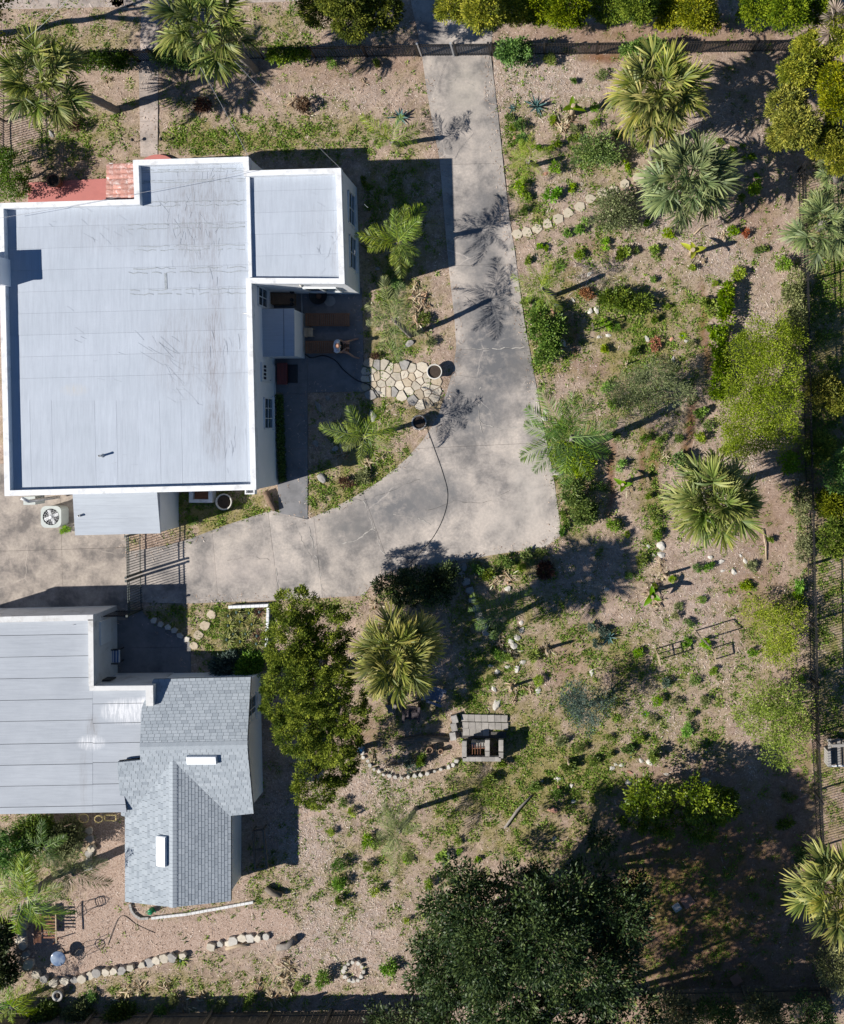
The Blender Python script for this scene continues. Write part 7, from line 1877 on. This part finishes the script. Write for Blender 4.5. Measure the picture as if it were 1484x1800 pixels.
# flat paving stones
sp_ = empty('stepping_stone_path', G(1019, 364), 'path of tan irregular stepping stones from the driveway to the fan palm', 'path')
for i, (x, y) in enumerate(((910, 411), (926, 408), (944, 402), (962, 393), (981, 384), (999, 374), (1019, 364), (1038, 349), (1059, 339), (1079, 336), (1099, 323), (1123, 312), (1140, 303))):
    flat_stone(irregular(x, y, 20.5, i, 6), -.1, .03, mat('cream_path_stone', (.58, .50, .39), (.46, .40, .30), 5, .9, .4, rnd=.2), 'stepping_stone', sp_)
ss = empty('stepping_stone_row', G(300, 1105), 'row of pale square stones along the shaded garage court', 'path')
for i, (x, y) in enumerate(((271, 1090), (283, 1097), (296, 1102), (307, 1108), (317, 1117), (328, 1124))): flat_stone(irregular(x, y, 12.5, 40 + i, 5), -.1, .06, M_ROCK, 'stepping_stone', ss)
for i, (x, y, d_) in enumerate(((372, 1080, 17), (360, 1099, 19), (349, 1116, 18), (341, 1135, 15))):
    flat_stone(irregular(x, y, d_, 60 + i, 9), -.1, .03, M_ROCKT, 'stepping_stone', None, ['round tan stepping stone nearest the drive in the small lawn', 'angular tan stepping stone, second from the drive in the small lawn', 'round tan stepping stone, third from the drive in the small lawn', 'half-shaded tan stepping stone at the court edge'][i], 'stepping stone', 'stepping stones in the small lawn')
for x, y, w, m_, lab in ((1190, 1595, .34, M_ROCK, 'small pale square paver in deep magnolia shade'), (1209, 1584, .50, M_ROCKP, 'larger pinkish square paver in deep magnolia shade'), (1294, 1722, .42, M_ROCKP, 'pinkish slab lying before the shaded board fence')):
    q = G(x, y); tag(MB().box((q.x, q.y, q.z + .03), (w, w, .07), .6).build('paver', m_), lab, 'paver')
# crazy paving between patio and drive: Voronoi cells, one stone each
FP = [(180, 170), (280, 190), (400, 190), (480, 240), (595, 250), (710, 205), (820, 250), (210, 270), (280, 365), (400, 360), (590, 350), (715, 330), (825, 370), (915, 330), (950, 430), (1050, 395), (1185, 440), (140, 290), (140, 400), (205, 385), (230, 500), (350, 480), (495, 455), (630, 510), (760, 450), (890, 500), (1040, 530), (1160, 545), (140, 510), (300, 575), (380, 590), (200, 630), (470, 590), (550, 590), (670, 650), (770, 590), (940, 640), (1070, 610), (1180, 590), (850, 720), (1060, 760), (1150, 680), (960, 790), (975, 230)]
FPx = [(630 + x / 8.73, 620 + y / 8.73) for x, y in FP]
fl = empty('flagstone_path', P(705, 670), 'crazy-paved path of pale flagstones between patio and driveway', 'path')
for i, (x, y) in enumerate(FPx):
    c = P(x, y); poly = [(c.x + .30 * math.cos(a), c.y + .27 * math.sin(a)) for a in np.linspace(0, 2 * math.pi, 9)[:-1]]
    for j, (x2, y2) in enumerate(FPx):
        if j == i: continue
        d2 = P(x2, y2); m_ = (c + d2) / 2; nv = (c - d2)
        if nv.length < .8:
            nv.normalize(); poly = clip_half(poly, (m_.x + nv.x * .016, m_.y + nv.y * .016), (nv.x, nv.y))
        if len(poly) < 3: break
    if len(poly) >= 3:
        edge = i in (0, 1, 2, 5, 31, 34, 39, 42, 33)
        flat_stone(poly, -.1, .012 + (.05 if edge else random.uniform(0, .012)), M_ROCKG if edge and i % 2 else (M_EDGE if i % 4 else M_ROCKT), 'flagstone', fl)

# ------------------------------------------------------------------ stuff: grass, weeds, litter (nobody could count it)
BUILT = [[(x, y) for x, y in ((-10, 345), (230, 345), (230, 275), (445, 272), (445, 290), (640, 290), (640, 512), (500, 512), (500, 865), (300, 865), (300, 925), (120, 945), (-10, 880))], [(-10, 1065), (206, 1065), (206, 1190), (460, 1190), (460, 1400), (435, 1400), (435, 1550), (225, 1550), (225, 1400), (-10, 1400)]]
r = np.random.default_rng(99)
def scatter(n, edge=False):
    x = r.uniform(-19.5, 19.5, n); y = r.uniform(-23.5, 23.5, n)
    px, py = PXw(x, y); ok = ~gsample(G_HARD2 if edge else G_HARD, x, y)
    for b in BUILT: ok &= ~np_in_poly(px, py, b)
    return x[ok], y[ok]
def ground_pts(x, y, dz=.0): return np.stack([x, y, np.where(gsample(G_HARD, x, y), np.maximum(gsample(G_Z, x, y), .004), gsample(G_Z, x, y)) + dz], 1)
M_ALL = []
# litter: bark chips, dry leaves, straw
x, y = scatter(420000, True)
dens = .30 + .9 * gsample(G_CHIPS, x, y) - .35 * gsample(G_GRASS, x, y) - .75 * gsample(G_SOIL_SHADE, x, y) + .35 * (fbm(x, y, .9, 77) - .5)
dens = np.where(gsample(G_GRAVEL, x, y) > .5, .25, dens)
dens = np.where(gsample(G_HARD, x, y), dens * .6, dens)
keep = r.random(len(x)) < np.clip(dens, .04, 1); x, y = x[keep], y[keep]
n = len(x); d = rdir(r, n, -.10, .18); up = unit(rdir(r, n, .4, 1) + np.array([0, 0, 1.2])); ch_ = gsample(G_CHIPS, x, y)
straw = r.random(n) < .28
L = np.where(straw, r.uniform(.10, .40, n), r.uniform(.04, .12, n)); W = np.where(straw, r.uniform(.008, .020, n), r.uniform(.014, .05, n))
tint = np.clip(r.normal(.42, .26, n) + .2 * ch_, 0, 1)
tag(link('leaf_litter', leaves_mesh('leaf_litter', ground_pts(x, y, .008), d, up, L, W, tint, L_LITTER, 0)), 'dry leaf litter and bark chips spread over the garden', 'litter', kind='stuff')
# grass
x, y = scatter(430000)
gd = gsample(G_GRASS, x, y); keep = r.random(len(x)) < np.clip(gd * 1.15 - .06, 0, 1) ; x, y = x[keep], y[keep]
n = len(x); d = unit(rdir(r, n, .05, .8)); up = rdir(r, n, -.1, 1)
tag(link('grass', leaves_mesh('grass', ground_pts(x, y), d, up, r.uniform(.05, .15, n), r.uniform(.012, .026, n), np.clip(r.normal(.42, .22, n), 0, 1), L_GRASSM, .3)), 'short patchy green and straw coloured grass', 'grass', kind='stuff')
# weeds: leafy tufts
x, y = scatter(150000)
gd = gsample(G_GRASS, x, y); cl = fbm(x, y, 1.7, 55); keep = r.random(len(x)) < np.clip((gd - .10) * 1.1 * (cl > .43) + .045, 0, .9); x, y = x[keep], y[keep]
n0 = len(x); per = 9; idx = np.repeat(np.arange(n0), per); n = len(idx)
sz = r.uniform(.5, 1.3, n0)[idx]; off = rdir(r, n, .0, .6)
tt = r.uniform(.2, .8, n0)[idx] + r.normal(0, .12, n)
c = ground_pts(x, y)[idx] + off * np.array([.10, .10, .05]) * sz[:, None] * r.random(n)[:, None]
tag(link('weeds', leaves_mesh('weeds', c, unit(off + np.array([0, 0, .25])), unit(rdir(r, n, .3, 1)), .085 * sz * r.uniform(.7, 1.3, n), .04 * sz, tt, L_WEED, .2)), 'low leafy green weeds scattered between the shrubs', 'weeds', kind='stuff')
# ivy strip along the house wall
a, b = P(489, 694), P(494, 846); n0 = 2600
t_ = r.random(n0); c = np.stack([a.x + (b.x - a.x) * t_ + r.uniform(-.02, .22, n0), a.y + (b.y - a.y) * t_, r.uniform(0, .3, n0)], 1)
tag(link('ivy', leaves_mesh('ivy', c, rdir(r, n0, -.2, .6), unit(rdir(r, n0, .2, 1)), .10, .06, r.uniform(.1, .7, n0), L_MID)), 'dark ivy strip along the foot of the patio house wall', 'ivy', kind='stuff')
